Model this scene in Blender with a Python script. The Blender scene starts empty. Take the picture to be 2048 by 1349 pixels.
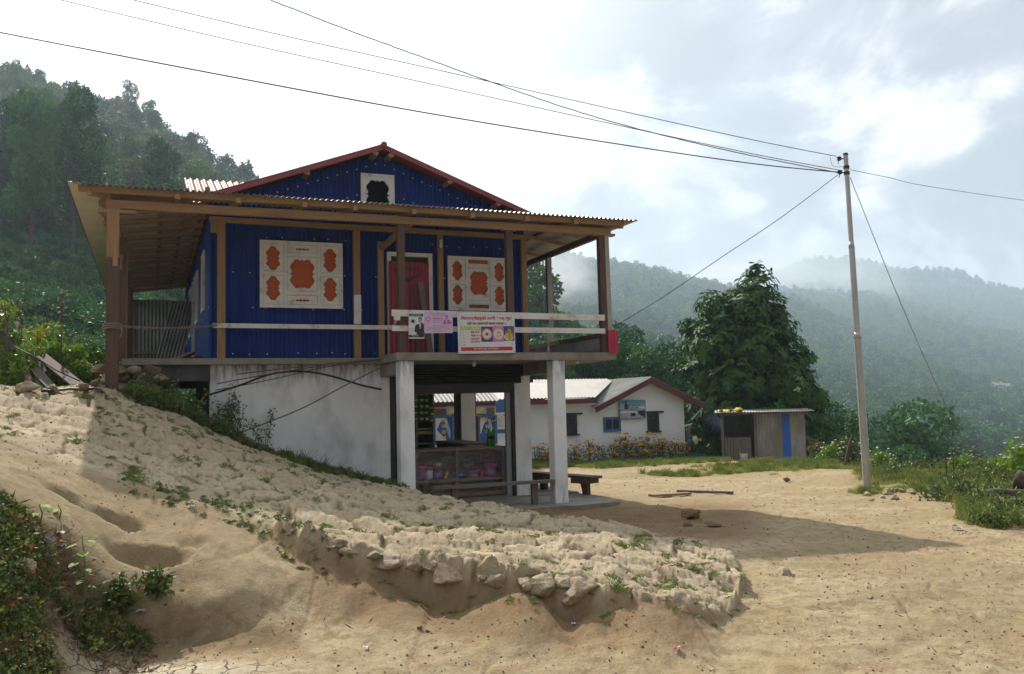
import bpy, math, random
import numpy as np
from mathutils import Vector, Matrix
R = math.radians
sc = bpy.context.scene
col = sc.collection
rnd = random.Random(7)
HAZE = 0.00043

# ------------------------------------------------------------------ camera
F = 1749.26; PIT = 0.07699983; ROL = -0.0246453; YAW = 0.39366632; HC = 1.71
_f = np.array([0, math.cos(PIT), math.sin(PIT)]); _u0 = np.array([0, -math.sin(PIT), math.cos(PIT)]); _r0 = np.array([1.0, 0, 0])
CR = math.cos(ROL) * _r0 + math.sin(ROL) * _u0
CU = -math.sin(ROL) * _r0 + math.cos(ROL) * _u0
CP = np.array([0, 0, HC])
cd = bpy.data.cameras.new('camera'); cam = bpy.data.objects.new('camera', cd); col.objects.link(cam)
cd.sensor_width = 36.0; cd.lens = 36.0 * F / 2048.0; cd.clip_start = 0.1; cd.clip_end = 12000
M = Matrix.Identity(4)
for i in range(3):
    M[i][0] = CR[i]; M[i][1] = CU[i]; M[i][2] = -_f[i]; M[i][3] = CP[i]
cam.matrix_world = M
sc.camera = cam

# ------------------------------------------------------------------ world, sun, exposure
SUN_EL = R(40.0); SUN_AZ = R(119.0)            # azimuth counter-clockwise from +X
SUND = Vector((math.cos(SUN_EL) * math.cos(SUN_AZ), math.cos(SUN_EL) * math.sin(SUN_AZ), math.sin(SUN_EL)))
w = bpy.data.worlds.new('World'); sc.world = w; w.use_nodes = True
nt = w.node_tree; N = nt.nodes; L = nt.links; N.clear()
out = N.new('ShaderNodeOutputWorld'); bg = N.new('ShaderNodeBackground'); bg.inputs[1].default_value = 0.1
L.new(bg.outputs[0], out.inputs[0])
sky = N.new('ShaderNodeTexSky'); sky.sky_type = 'NISHITA'; sky.sun_disc = False
sky.sun_elevation = SUN_EL; sky.sun_rotation = math.pi / 2 - SUN_AZ; sky.altitude = 1500; sky.dust_density = 2.0
tc = N.new('ShaderNodeTexCoord')
mp = N.new('ShaderNodeMapping'); mp.inputs['Scale'].default_value = (1.0, 1.0, 1.7); mp.inputs['Location'].default_value = (0.35, 0.1, 0.2)
L.new(tc.outputs['Generated'], mp.inputs[0])
n1 = N.new('ShaderNodeTexNoise'); n1.inputs['Scale'].default_value = 2.1; n1.inputs['Detail'].default_value = 9; n1.inputs['Roughness'].default_value = 0.55; n1.inputs['Distortion'].default_value = 0.35
L.new(mp.outputs[0], n1.inputs[0])
n2 = N.new('ShaderNodeTexNoise'); n2.inputs['Scale'].default_value = 4.2; n2.inputs['Detail'].default_value = 10; n2.inputs['Roughness'].default_value = 0.55; n2.inputs['Distortion'].default_value = 0.5
L.new(mp.outputs[0], n2.inputs[0])
dot = N.new('ShaderNodeVectorMath'); dot.operation = 'DOT_PRODUCT'; dot.inputs[1].default_value = SUND
L.new(tc.outputs['Generated'], dot.inputs[0])
def mth(op, a, b=None, clamp=False):
    m = N.new('ShaderNodeMath'); m.operation = op; m.use_clamp = clamp
    for i, v in enumerate((a, b)):
        if v is None: continue
        if isinstance(v, (int, float)): m.inputs[i].default_value = v
        else: L.new(v, m.inputs[i])
    return m.outputs[0]
glow = N.new('ShaderNodeMapRange'); glow.inputs[1].default_value = 0.76; glow.inputs[2].default_value = 1.0
glow.interpolation_type = 'SMOOTHSTEP'; glow.inputs[3].default_value = 0; glow.inputs[4].default_value = 1
L.new(dot.outputs['Value'], glow.inputs[0])
ramp = N.new('ShaderNodeValToRGB')      # cloud body: grey undersides to bright tops
ramp.color_ramp.elements[0].position = 0.44; ramp.color_ramp.elements[0].color = (4.2, 4.45, 4.8, 1)
ramp.color_ramp.elements[1].position = 0.58; ramp.color_ramp.elements[1].color = (9.4, 9.4, 9.3, 1)
e = ramp.color_ramp.elements.new(0.5); e.color = (5.2, 5.5, 5.9, 1)
L.new(n2.outputs['Fac'], ramp.inputs[0])
mask = N.new('ShaderNodeMapRange'); mask.inputs[1].default_value = 0.28; mask.inputs[2].default_value = 0.42
L.new(n1.outputs['Fac'], mask.inputs[0])
mx = N.new('ShaderNodeMix'); mx.data_type = 'RGBA'
L.new(mask.outputs[0], mx.inputs[0]); L.new(ramp.outputs[0], mx.inputs[7])
skyb = N.new('ShaderNodeMix'); skyb.data_type = 'RGBA'; skyb.blend_type = 'MIX'; skyb.inputs[0].default_value = 0.93
L.new(sky.outputs[0], skyb.inputs[6]); skyb.inputs[7].default_value = (4.7, 5.05, 5.6, 1)
L.new(skyb.outputs[2], mx.inputs[6])
gl2 = N.new('ShaderNodeMix'); gl2.data_type = 'RGBA'
L.new(glow.outputs[0], gl2.inputs[0]); L.new(mx.outputs[2], gl2.inputs[6]); gl2.inputs[7].default_value = (13, 13, 12.6, 1)
dim = N.new('ShaderNodeMapRange'); dim.inputs[1].default_value = -0.35; dim.inputs[2].default_value = 0.40; dim.inputs[3].default_value = 0.50; dim.inputs[4].default_value = 1.0
L.new(dot.outputs['Value'], dim.inputs[0])
vs_ = N.new('ShaderNodeVectorMath'); vs_.operation = 'SCALE'; L.new(gl2.outputs[2], vs_.inputs[0]); L.new(dim.outputs[0], vs_.inputs['Scale'])
L.new(vs_.outputs[0], bg.inputs[0])

sl = bpy.data.lights.new('sun', 'SUN'); sl.energy = 5.0; sl.angle = R(0.6); sl.color = (1.0, 0.93, 0.82)
so = bpy.data.objects.new('sun', sl); col.objects.link(so)
so.rotation_euler = (-SUND).to_track_quat('-Z', 'Y').to_euler(); so.location = (-20, 30, 40)
sc.view_settings.view_transform = 'Standard'; sc.view_settings.look = 'None'
sc.view_settings.exposure = 0.3; sc.view_settings.gamma = 1.0; sc.view_settings.use_curve_mapping = False
sc.cycles.use_denoising = True
sc.cycles.max_bounces = 6; sc.cycles.diffuse_bounces = 3; sc.cycles.glossy_bounces = 2; sc.cycles.transparent_max_bounces = 8
sc.cycles.volume_bounces = 1; sc.cycles.caustics_reflective = False; sc.cycles.caustics_refractive = False

# ------------------------------------------------------------------ frames and rays
OX, OY = 0.76638585, 15.11314779               # origin of the blue house: foot of its right front pillar
cY, sY = math.cos(YAW), math.sin(YAW)
def HW(X, Y, Z=0.0): return Vector((OX + X * cY - Y * sY, OY + X * sY + Y * cY, Z))
def toH(x, y): return ((x - OX) * cY + (y - OY) * sY, -(x - OX) * sY + (y - OY) * cY)
def ray(px, py): return _f + (px - 1024) / F * CR - (py - 674.5) / F * CU
def hx(px, py, Y):                             # where that sight line meets the house plane Y -> (X, Z)
    d = ray(px, py); n = np.array([-sY, cY, 0]); c = n @ np.array([OX, OY, 0]) + Y
    t = (c - CP @ n) / (d @ n); p = CP + t * d
    return toH(p[0], p[1])[0], p[2]
def at(px, py, D):                             # point on the sight line at forward distance D
    d = ray(px, py); p = CP + d * (D / d[1]); return Vector(p)
def hor(px): return 809.3 - (px - 1024) * 0.02465

# ------------------------------------------------------------------ mesh building
class MB:
    def __init__(s): s.v = []; s.f = []; s.m = []
    def add(s, vs, fs, mi=0):
        o = len(s.v); s.v.extend([tuple(p) for p in vs])
        for f in fs: s.f.append(tuple(i + o for i in f)); s.m.append(mi)
    def box(s, x0, x1, y0, y1, z0, z1, mi=0):
        s.add([(x0,y0,z0),(x1,y0,z0),(x1,y1,z0),(x0,y1,z0),(x0,y0,z1),(x1,y0,z1),(x1,y1,z1),(x0,y1,z1)],
              [(0,3,2,1),(4,5,6,7),(0,1,5,4),(1,2,6,5),(2,3,7,6),(3,0,4,7)], mi)
    def bar(s, p, q, w, h, up=(0,0,1), mi=0, taper=1.0):
        p = Vector(p); q = Vector(q); d = (q - p).normalized(); upv = Vector(up)
        if abs(d.dot(upv)) > 0.98: upv = Vector((0,1,0)) if abs(d.y) < .9 else Vector((1,0,0))
        a = d.cross(upv).normalized(); b = a.cross(d).normalized()
        vs = []
        for c, k in ((p, 1), (q, taper)):
            for i, j in ((-1,-1),(1,-1),(1,1),(-1,1)): vs.append(c + a * (i * w / 2 * k) + b * (j * h / 2 * k))
        s.add(vs, [(0,1,2,3),(7,6,5,4),(0,4,5,1),(1,5,6,2),(2,6,7,3),(3,7,4,0)], mi)
    def tube(s, pts, r, n=8, mi=0, cap=True):
        pts = [Vector(p) for p in pts]; k = len(pts); rs = r if isinstance(r, (list, tuple)) else [r] * k
        vs = []; prev = None
        for i, p in enumerate(pts):
            d = (pts[min(i+1, k-1)] - pts[max(i-1, 0)]).normalized()
            if prev is None: a = d.orthogonal().normalized()
            else:
                a = (prev - d * prev.dot(d)); a = a.normalized() if a.length > 1e-6 else d.orthogonal().normalized()
            prev = a; b = d.cross(a)
            for j in range(n):
                t = 2 * math.pi * j / n; vs.append(p + (a * math.cos(t) + b * math.sin(t)) * rs[i])
        fs = []
        for i in range(k - 1):
            for j in range(n):
                j2 = (j + 1) % n; fs.append((i*n+j, i*n+j2, (i+1)*n+j2, (i+1)*n+j))
        if cap: fs.append(tuple(range(n))[::-1]); fs.append(tuple((k-1)*n + j for j in range(n)))
        s.add(vs, fs, mi)
    def lathe(s, prof, c=(0,0,0), n=16, mi=0):
        c = Vector(c); vs = []; k = len(prof)
        for r, z in prof:
            for j in range(n):
                t = 2 * math.pi * j / n; vs.append(c + Vector((r * math.cos(t), r * math.sin(t), z)))
        fs = [(i*n+j, i*n+(j+1)%n, (i+1)*n+(j+1)%n, (i+1)*n+j) for i in range(k-1) for j in range(n)]
        fs.append(tuple(range(n))[::-1]); fs.append(tuple((k-1)*n + j for j in range(n)))
        s.add(vs, fs, mi)
    def corr(s, o, u, v, W, f0, f1, pitch=0.076, amp=0.012, th=0.004, seg=8, mi=0, sag=None):
        o = Vector(o); u = Vector(u).normalized(); v = Vector(v).normalized(); nn = u.cross(v).normalized()
        if not callable(f0): a0 = f0; f0 = lambda t: a0
        if not callable(f1): a1 = f1; f1 = lambda t: a1
        n = max(2, int(W / pitch * seg)); vs = []
        for i in range(n + 1):
            t = W * i / n; h = amp * math.sin(2 * math.pi * t / pitch)
            q = o + u * t + nn * h; b = v * f0(t); e_ = v * max(f1(t), f0(t) + 1e-4)
            vs += [q + b, q + e_, q + b - nn * th, q + e_ - nn * th]
        fs = []
        for i in range(n):
            a = 4 * i; b = a + 4
            fs += [(a, b, b+1, a+1), (a+2, a+3, b+3, b+2), (a, a+2, b+2, b), (a+1, b+1, b+3, a+3)]
        fs += [(0,1,3,2), (4*n, 4*n+2, 4*n+3, 4*n+1)]
        s.add(vs, fs, mi)
    def build(s, name, mats, parent=None, smooth=False, loc=None):
        me = bpy.data.meshes.new(name); me.from_pydata(s.v, [], s.f); 
        for m in (mats if isinstance(mats, (list, tuple)) else [mats]): me.materials.append(m)
        if len(me.materials) > 1: me.polygons.foreach_set('material_index', s.m)
        if smooth: me.polygons.foreach_set('use_smooth', [True] * len(me.polygons))
        me.update()
        o = bpy.data.objects.new(name, me); col.objects.link(o)
        if parent: o.parent = parent
        if loc is not None: o.location = loc
        return o
def np_mesh(name, V, Q, mats, smooth=False):
    V = np.asarray(V, np.float32); Q = np.asarray(Q, np.int32); k = Q.shape[1]
    me = bpy.data.meshes.new(name); me.vertices.add(len(V)); me.vertices.foreach_set('co', V.ravel())
    me.loops.add(Q.size); me.loops.foreach_set('vertex_index', Q.ravel())
    me.polygons.add(len(Q)); me.polygons.foreach_set('loop_start', np.arange(len(Q), dtype=np.int32) * k)
    try: me.polygons.foreach_set('loop_total', np.full(len(Q), k, np.int32))
    except Exception: pass
    if smooth: me.polygons.foreach_set('use_smooth', np.ones(len(Q), bool))
    me.update(calc_edges=True)
    for m in (mats if isinstance(mats, (list, tuple)) else [mats]): me.materials.append(m)
    return me
def link(name, me, parent=None, loc=None, rotz=0.0):
    o = bpy.data.objects.new(name, me); col.objects.link(o)
    if parent: o.parent = parent
    if loc is not None: o.location = loc
    if rotz: o.rotation_euler = (0, 0, rotz)
    return o
def tag(o, label=None, cat=None, group=None, kind=None):
    if label: o['label'] = label
    if cat: o['category'] = cat
    if group: o['group'] = group
    if kind: o['kind'] = kind
    return o
def thing(name, label, cat, loc=(0,0,0), rotz=0.0, group=None):
    o = bpy.data.objects.new(name, None); col.objects.link(o); o.location = loc; o.rotation_euler = (0, 0, rotz)
    o.empty_display_size = 0.2
    return tag(o, label, cat, group)
def copy_tree(root, loc, rotz=0.0, label=None, scale=None):
    r = root.copy(); col.objects.link(r); r.location = loc; r.rotation_euler = (0, 0, rotz)
    if scale: r.scale = scale
    if label: r['label'] = label
    for ch in list(root.children):
        c = ch.copy(); col.objects.link(c); c.parent = r
        for g in list(ch.children):
            d = g.copy(); col.objects.link(d); d.parent = c
    return r

# ------------------------------------------------------------------ materials
def P(name, c1, c2=None, scale=3.0, rough=0.8, bump=0.0, metal=0.0, stretch=(1,1,1), detail=6, lo=0.35, hi=0.65,
      bscale=None, c3=None, s3=0.7, lo3=0.5, hi3=0.7, spec=0.5, dist=0.0, trans=0.0, rand=0.0):
    m = bpy.data.materials.new(name); m.use_nodes = True
    nt = m.node_tree; N = nt.nodes; L = nt.links; b = N['Principled BSDF']
    b.inputs['Roughness'].default_value = rough; b.inputs['Metallic'].default_value = metal
    b.inputs['Specular IOR Level'].default_value = spec
    c1 = tuple(c1) + (1,)
    tcn = N.new('ShaderNodeTexCoord'); mpn = N.new('ShaderNodeMapping'); mpn.inputs['Scale'].default_value = stretch
    L.new(tcn.outputs['Object'], mpn.inputs[0])
    cur = None
    if c2:
        nz = N.new('ShaderNodeTexNoise'); nz.inputs['Scale'].default_value = scale; nz.inputs['Detail'].default_value = detail
        nz.inputs['Distortion'].default_value = dist; nz.inputs['Roughness'].default_value = 0.6
        L.new(mpn.outputs[0], nz.inputs[0])
        mr = N.new('ShaderNodeMapRange'); mr.inputs[1].default_value = lo; mr.inputs[2].default_value = hi
        L.new(nz.outputs['Fac'], mr.inputs[0])
        mx = N.new('ShaderNodeMix'); mx.data_type = 'RGBA'; mx.inputs[6].default_value = c1; mx.inputs[7].default_value = tuple(c2) + (1,)
        L.new(mr.outputs[0], mx.inputs[0]); cur = mx.outputs[2]
        if c3:
            n3 = N.new('ShaderNodeTexNoise'); n3.inputs['Scale'].default_value = s3; n3.inputs['Detail'].default_value = 5
            L.new(mpn.outputs[0], n3.inputs[0])
            m3 = N.new('ShaderNodeMapRange'); m3.inputs[1].default_value = lo3; m3.inputs[2].default_value = hi3
            L.new(n3.outputs['Fac'], m3.inputs[0])
            x3 = N.new('ShaderNodeMix'); x3.data_type = 'RGBA'; x3.inputs[7].default_value = tuple(c3) + (1,)
            L.new(m3.outputs[0], x3.inputs[0]); L.new(cur, x3.inputs[6]); cur = x3.outputs[2]
        if rand:
            oi = N.new('ShaderNodeObjectInfo'); hs = N.new('ShaderNodeHueSaturation')
            a = N.new('ShaderNodeMapRange'); a.inputs[3].default_value = 1 - rand; a.inputs[4].default_value = 1 + rand
            L.new(oi.outputs['Random'], a.inputs[0]); L.new(a.outputs[0], hs.inputs['Value'])
            a2 = N.new('ShaderNodeMapRange'); a2.inputs[3].default_value = 0.5 + rand * 0.08; a2.inputs[4].default_value = 0.5 - rand * 0.08
            L.new(oi.outputs['Random'], a2.inputs[0]); L.new(a2.outputs[0], hs.inputs['Hue'])
            L.new(cur, hs.inputs['Color']); cur = hs.outputs[0]
        L.new(cur, b.inputs['Base Color'])
        if bump:
            nb = N.new('ShaderNodeTexNoise'); nb.inputs['Scale'].default_value = bscale or scale * 2; nb.inputs['Detail'].default_value = 8
            L.new(mpn.outputs[0], nb.inputs[0])
            bp = N.new('ShaderNodeBump'); bp.inputs['Strength'].default_value = 1.0; bp.inputs['Distance'].default_value = bump
            L.new(nb.outputs['Fac'], bp.inputs['Height']); L.new(bp.outputs[0], b.inputs['Normal'])
    else: b.inputs['Base Color'].default_value = c1
    if trans:
        tb = N.new('ShaderNodeBsdfTranslucent'); ad = N.new('ShaderNodeMixShader'); ad.inputs[0].default_value = trans
        if cur is not None: L.new(cur, tb.inputs[0])
        else: tb.inputs[0].default_value = c1
        o = N['Material Output']; L.new(b.outputs[0], ad.inputs[1]); L.new(tb.outputs[0], ad.inputs[2]); L.new(ad.outputs[0], o.inputs[0])
    return m
m_blue = P('blue_sheet', (0.006, 0.027, 0.16), (0.012, 0.042, 0.24), 3.0, 0.55, 0.0005, spec=.12, c3=(0.02, 0.025, 0.10), s3=2.2, lo3=.52, hi3=.8, stretch=(1,1,.12))
m_screw = P('screw_head', (0.62, 0.62, 0.60), rough=0.3, metal=0.8)
m_redroof = P('red_roof_sheet', (0.22, 0.035, 0.04), (0.30, 0.07, 0.07), 2, 0.42, 0.0004)
m_reddoor = P('red_door_sheet', (0.30, 0.012, 0.03), (0.24, 0.012, 0.025), 3, 0.4, 0.0004)
m_pinkred = P('bright_red_sheet', (0.50, 0.015, 0.07), (0.42, 0.015, 0.06), 3, 0.4, 0.0004)
m_zinc = P('galvanised_sheet', (0.34, 0.33, 0.30), (0.22, 0.21, 0.19), 2.5, 0.5, 0.0005, metal=0.25, c3=(0.16,0.13,0.10), s3=1.3, lo3=.55, hi3=.8)
m_cream = P('cream_sheet_underside', (0.66, 0.61, 0.50), (0.56, 0.51, 0.41), 2, 0.6)
m_rustzinc = P('rusty_galvanised_sheet', (0.38, 0.39, 0.40), (0.24, 0.21, 0.18), 2.0, 0.55, 0.0005, metal=0.3, c3=(0.28,0.27,0.08), s3=1.5, lo3=.55, hi3=.75, stretch=(1,1,.4))
m_whitezinc = P('weathered_white_sheet', (0.30, 0.30, 0.295), (0.24, 0.225, 0.205), 1.6, 0.6, 0.0004, metal=0.0, c3=(0.22,0.16,0.11), s3=1.0, lo3=.56, hi3=.72)
def wood(name, a, b, axis, rough=.75, bump=.0015):
    st = [9, 9, 9]; st[axis] = 0.7
    return P(name, a, b, 3.0, rough, bump, stretch=tuple(st), detail=7, lo=.3, hi=.7, dist=0.6, bscale=4, c3=tuple(v*.55 for v in b), s3=1.4, lo3=.62, hi3=.74)
W_new = [wood('new_timber_' + 'xyz'[k], (0.37, 0.225, 0.115), (0.25, 0.145, 0.07), k) for k in range(3)]
W_old = [wood('dark_brown_timber_' + 'xyz'[k], (0.070, 0.036, 0.026), (0.125, 0.072, 0.052), k) for k in range(3)]
W_grey = [wood('weathered_grey_timber_' + 'xyz'[k], (0.20, 0.165, 0.13), (0.12, 0.095, 0.072), k) for k in range(3)]
m_whitewood = P('white_painted_timber', (0.74, 0.72, 0.69), (0.60, 0.58, 0.55), 5, 0.7, 0.001, c3=(0.36,0.31,0.25), s3=5, lo3=.6, hi3=.75)
m_orange = P('orange_board', (0.50, 0.10, 0.020), (0.42, 0.08, 0.016), 5, 0.7, 0.001, stretch=(1,1,3))
m_wash = P('whitewashed_plaster', (0.87, 0.88, 0.90), (0.77, 0.78, 0.81), 1.8, 0.9, 0.003, c3=(0.50,0.495,0.50), s3=2.6, lo3=.52, hi3=.80, bscale=12, stretch=(1,1,.6))
def stain(m):
    N = m.node_tree.nodes; L = m.node_tree.links; b = N['Principled BSDF']; src = b.inputs['Base Color'].links[0].from_socket
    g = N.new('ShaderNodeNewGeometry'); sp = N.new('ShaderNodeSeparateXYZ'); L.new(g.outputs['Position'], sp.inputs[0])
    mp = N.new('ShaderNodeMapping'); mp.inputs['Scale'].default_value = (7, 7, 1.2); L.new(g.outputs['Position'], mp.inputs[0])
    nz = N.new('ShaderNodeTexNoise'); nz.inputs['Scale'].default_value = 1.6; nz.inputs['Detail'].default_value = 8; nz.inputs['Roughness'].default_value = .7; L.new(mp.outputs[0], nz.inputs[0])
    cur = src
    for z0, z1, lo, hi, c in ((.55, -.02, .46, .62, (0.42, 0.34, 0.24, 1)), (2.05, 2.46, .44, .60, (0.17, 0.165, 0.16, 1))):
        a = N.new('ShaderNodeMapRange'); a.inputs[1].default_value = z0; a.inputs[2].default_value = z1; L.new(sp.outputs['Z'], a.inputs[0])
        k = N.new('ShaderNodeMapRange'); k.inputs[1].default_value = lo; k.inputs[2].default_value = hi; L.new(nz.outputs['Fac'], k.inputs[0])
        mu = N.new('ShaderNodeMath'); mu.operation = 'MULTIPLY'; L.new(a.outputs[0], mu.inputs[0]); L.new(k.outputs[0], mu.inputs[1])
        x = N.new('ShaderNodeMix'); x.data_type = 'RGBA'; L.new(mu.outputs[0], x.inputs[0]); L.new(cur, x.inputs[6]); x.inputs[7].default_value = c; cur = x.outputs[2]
    L.new(cur, b.inputs['Base Color'])
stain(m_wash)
m_conc = P('bare_concrete', (0.30, 0.27, 0.22), (0.20, 0.185, 0.16), 4, 0.92, 0.004, c3=(0.11,0.105,0.09), s3=2.2, lo3=.55, hi3=.75, bscale=18)
m_darkconc = P('dark_concrete', (0.10, 0.10, 0.095), (0.05, 0.05, 0.05), 3, 0.9, 0.004, bscale=14)  # darker concrete for the shop walls and the parts under the deck
m_black = P('black_paint', (0.014, 0.013, 0.012), (0.03, 0.026, 0.022), 6, 0.55, 0.001)
m_shutter = P('sooty_steel_shutter', (0.022, 0.019, 0.016), (0.06, 0.05, 0.04), 4, 0.4, 0.0005, metal=.5, stretch=(1,1,6))
m_dark = P('dark_interior', (0.03, 0.028, 0.026), rough=0.9)
m_rubber = P('black_rubber', (0.018, 0.018, 0.02), rough=0.5)
m_rebar = P('rusty_steel', (0.13, 0.07, 0.04), (0.20, 0.15, 0.09), 9, 0.8, 0.001)
m_rope = P('grey_rope', (0.26, 0.22, 0.18), (0.14, 0.12, 0.10), 40, 0.9, 0.002)
m_pole = P('galvanised_pole', (0.46, 0.46, 0.44), (0.36, 0.35, 0.33), 4, 0.45, 0.0005, metal=.45, c3=(0.26,0.20,0.15), s3=3, lo3=.62, hi3=.75, stretch=(1,1,.5))
m_wall2 = P('clean_whitewash', (0.86, 0.89, 0.93), (0.80, 0.82, 0.85), 1.2, 0.9, 0.003, c3=(0.42,0.36,0.28), s3=1.2, lo3=.66, hi3=.84, bscale=8)
m_maroon = P('maroon_board', (0.13, 0.022, 0.026), (0.09, 0.018, 0.02), 3, 0.6, 0.001)
m_bluepaint = P('blue_painted_wood', (0.035, 0.12, 0.34), (0.05, 0.15, 0.36), 4, 0.55, 0.001)
m_leaf = P('glossy_dark_leaf', (0.024, 0.074, 0.011), (0.052, 0.125, 0.018), 1.4, 0.58, spec=0.12, trans=0.14, c3=(0.10,0.17,0.03), s3=.9, lo3=.62, hi3=.74)
m_forest = P('forest_leaf', (0.030, 0.105, 0.026), (0.078, 0.185, 0.040), 0.35, 0.6, spec=.2, trans=0.18, rand=0.45, c3=(0.11,0.15,0.04), s3=.13, lo3=.55, hi3=.7)
m_forest2 = P('pale_forest_leaf', (0.08, 0.13, 0.055), (0.14, 0.18, 0.075), 0.5, 0.6, spec=.15, trans=0.15, rand=0.3)
m_bush = P('bright_bush_leaf', (0.13, 0.26, 0.02), (0.24, 0.36, 0.035), 1.6, 0.42, trans=0.30, c3=(0.30,0.32,0.05), s3=2.0, lo3=.6, hi3=.75)
m_weed = P('weed_leaf', (0.06, 0.105, 0.02), (0.12, 0.155, 0.035), 3, 0.55, trans=0.2, c3=(0.17,0.09,0.035), s3=2.0, lo3=.6, hi3=.7)
m_herb = P('fresh_broad_leaf', (0.16, 0.32, 0.035), (0.22, 0.38, 0.05), 8, 0.65, spec=.2, trans=0.3)
m_grass = P('dry_green_grass', (0.24, 0.27, 0.05), (0.36, 0.33, 0.09), 1.2, 0.7, trans=0.3, c3=(0.42,0.31,0.13), s3=1.1, lo3=.54, hi3=.68)
m_moss = P('short_green_tuft', (0.13, 0.19, 0.035), (0.20, 0.24, 0.06), 2.2, 0.8, trans=0.2)
m_trunk = P('bark', (0.11, 0.085, 0.065), (0.06, 0.048, 0.036), 3, 0.9, 0.01, stretch=(2,2,.5))
m_stalk = P('dry_stalk', (0.22, 0.15, 0.09), (0.12, 0.085, 0.055), 5, 0.9)
m_rock = P('pale_rock', (0.46, 0.385, 0.265), (0.36, 0.29, 0.195), 5, 0.9, 0.012, rand=.22, c3=(0.27,0.205,0.135), s3=3.5, lo3=.52, hi3=.68, bscale=14)
m_brownrock = P('brown_boulder', (0.26, 0.16, 0.08), (0.17, 0.105, 0.06), 6, 0.9, 0.01, bscale=16)
m_darkrock = P('dark_stone', (0.20, 0.155, 0.115), (0.13, 0.10, 0.075), 7, 0.9, 0.008)
m_flower = P('orange_petal', (0.85, 0.40, 0.015), (0.88, 0.50, 0.02), 20, 0.6, trans=.2)
m_redpetal = P('red_orange_petal', (0.75, 0.22, 0.012), rough=0.6)
m_lilac = P('pale_lilac_petal', (0.62, 0.48, 0.66), rough=0.6, trans=.2)
m_whitep = P('white_paper', (0.72, 0.72, 0.73), (0.64, 0.64, 0.66), 3, 0.5)
m_whitefl = P('white_floret', (0.75, 0.75, 0.72), rough=0.7)
def flat(name, c, rough=.55): return P(name, c, rough=rough)
m_ink = flat('black_ink', (0.02, 0.02, 0.02)); m_redink = flat('red_ink', (0.52, 0.02, 0.04)); m_green = flat('lime_ink', (0.42, 0.58, 0.06))
m_pinkpaper = flat('lilac_paper', (0.62, 0.47, 0.66)); m_magenta = flat('magenta_ink', (0.50, 0.10, 0.30)); m_hotpink = flat('pink_print', (0.66, 0.20, 0.42))
m_navy = flat('navy_print', (0.03, 0.06, 0.22)); m_skin = flat('skin_print', (0.45, 0.28, 0.2)); m_grey = flat('grey_print', (0.35, 0.36, 0.38))
m_brass = flat('food_orange', (0.60, 0.22, 0.05)); m_cream2 = flat('food_cream', (0.72, 0.62, 0.42)); m_yellow = flat('yellow_print', (0.75, 0.55, 0.06))
m_lightblue = flat('pale_blue_print', (0.30, 0.48, 0.62)); m_teal = flat('blue_green_print', (0.06, 0.22, 0.32))
m_film = None
def filmmat():
    m = bpy.data.materials.new('clear_plastic_film'); m.use_nodes = True; N = m.node_tree.nodes; L = m.node_tree.links
    b = N['Principled BSDF']; b.inputs['Base Color'].default_value = (.85, .85, .85, 1); b.inputs['Roughness'].default_value = .22
    t = N.new('ShaderNodeBsdfTransparent'); mx = N.new('ShaderNodeMixShader'); tcn = N.new('ShaderNodeTexCoord')
    mpn = N.new('ShaderNodeMapping'); mpn.inputs['Scale'].default_value = (2, 2, 5); mpn.inputs['Rotation'].default_value = (0, R(50), 0)
    nz = N.new('ShaderNodeTexNoise'); nz.inputs['Scale'].default_value = 3; nz.inputs['Detail'].default_value = 6; nz.inputs['Distortion'].default_value = 1.5
    L.new(tcn.outputs['Object'], mpn.inputs[0]); L.new(mpn.outputs[0], nz.inputs[0])
    mr = N.new('ShaderNodeMapRange'); mr.inputs[1].default_value = .4; mr.inputs[2].default_value = .75; mr.inputs[3].default_value = .97; mr.inputs[4].default_value = .74
    L.new(nz.outputs['Fac'], mr.inputs[0]); L.new(mr.outputs[0], mx.inputs[0]); L.new(b.outputs[0], mx.inputs[1]); L.new(t.outputs[0], mx.inputs[2])
    bp = N.new('ShaderNodeBump'); bp.inputs['Distance'].default_value = .02; L.new(nz.outputs['Fac'], bp.inputs['Height']); L.new(bp.outputs[0], b.inputs['Normal'])
    L.new(mx.outputs[0], N['Material Output'].inputs[0]); return m
m_film = filmmat()
def glassmat(name, c, alpha=.55):
    m = bpy.data.materials.new(name); m.use_nodes = True; N = m.node_tree.nodes; L = m.node_tree.links
    b = N['Principled BSDF']; b.inputs['Base Color'].default_value = tuple(c) + (1,); b.inputs['Roughness'].default_value = .08
    t = N.new('ShaderNodeBsdfTransparent'); t.inputs[0].default_value = tuple(min(1, v * 2.2 + .1) for v in c) + (1,)
    mx = N.new('ShaderNodeMixShader'); mx.inputs[0].default_value = 1 - alpha
    L.new(b.outputs[0], mx.inputs[1]); L.new(t.outputs[0], mx.inputs[2]); L.new(mx.outputs[0], N['Material Output'].inputs[0]); return m
m_greenpet = glassmat('green_bottle_plastic', (0.03, 0.30, 0.08), .6)

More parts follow.
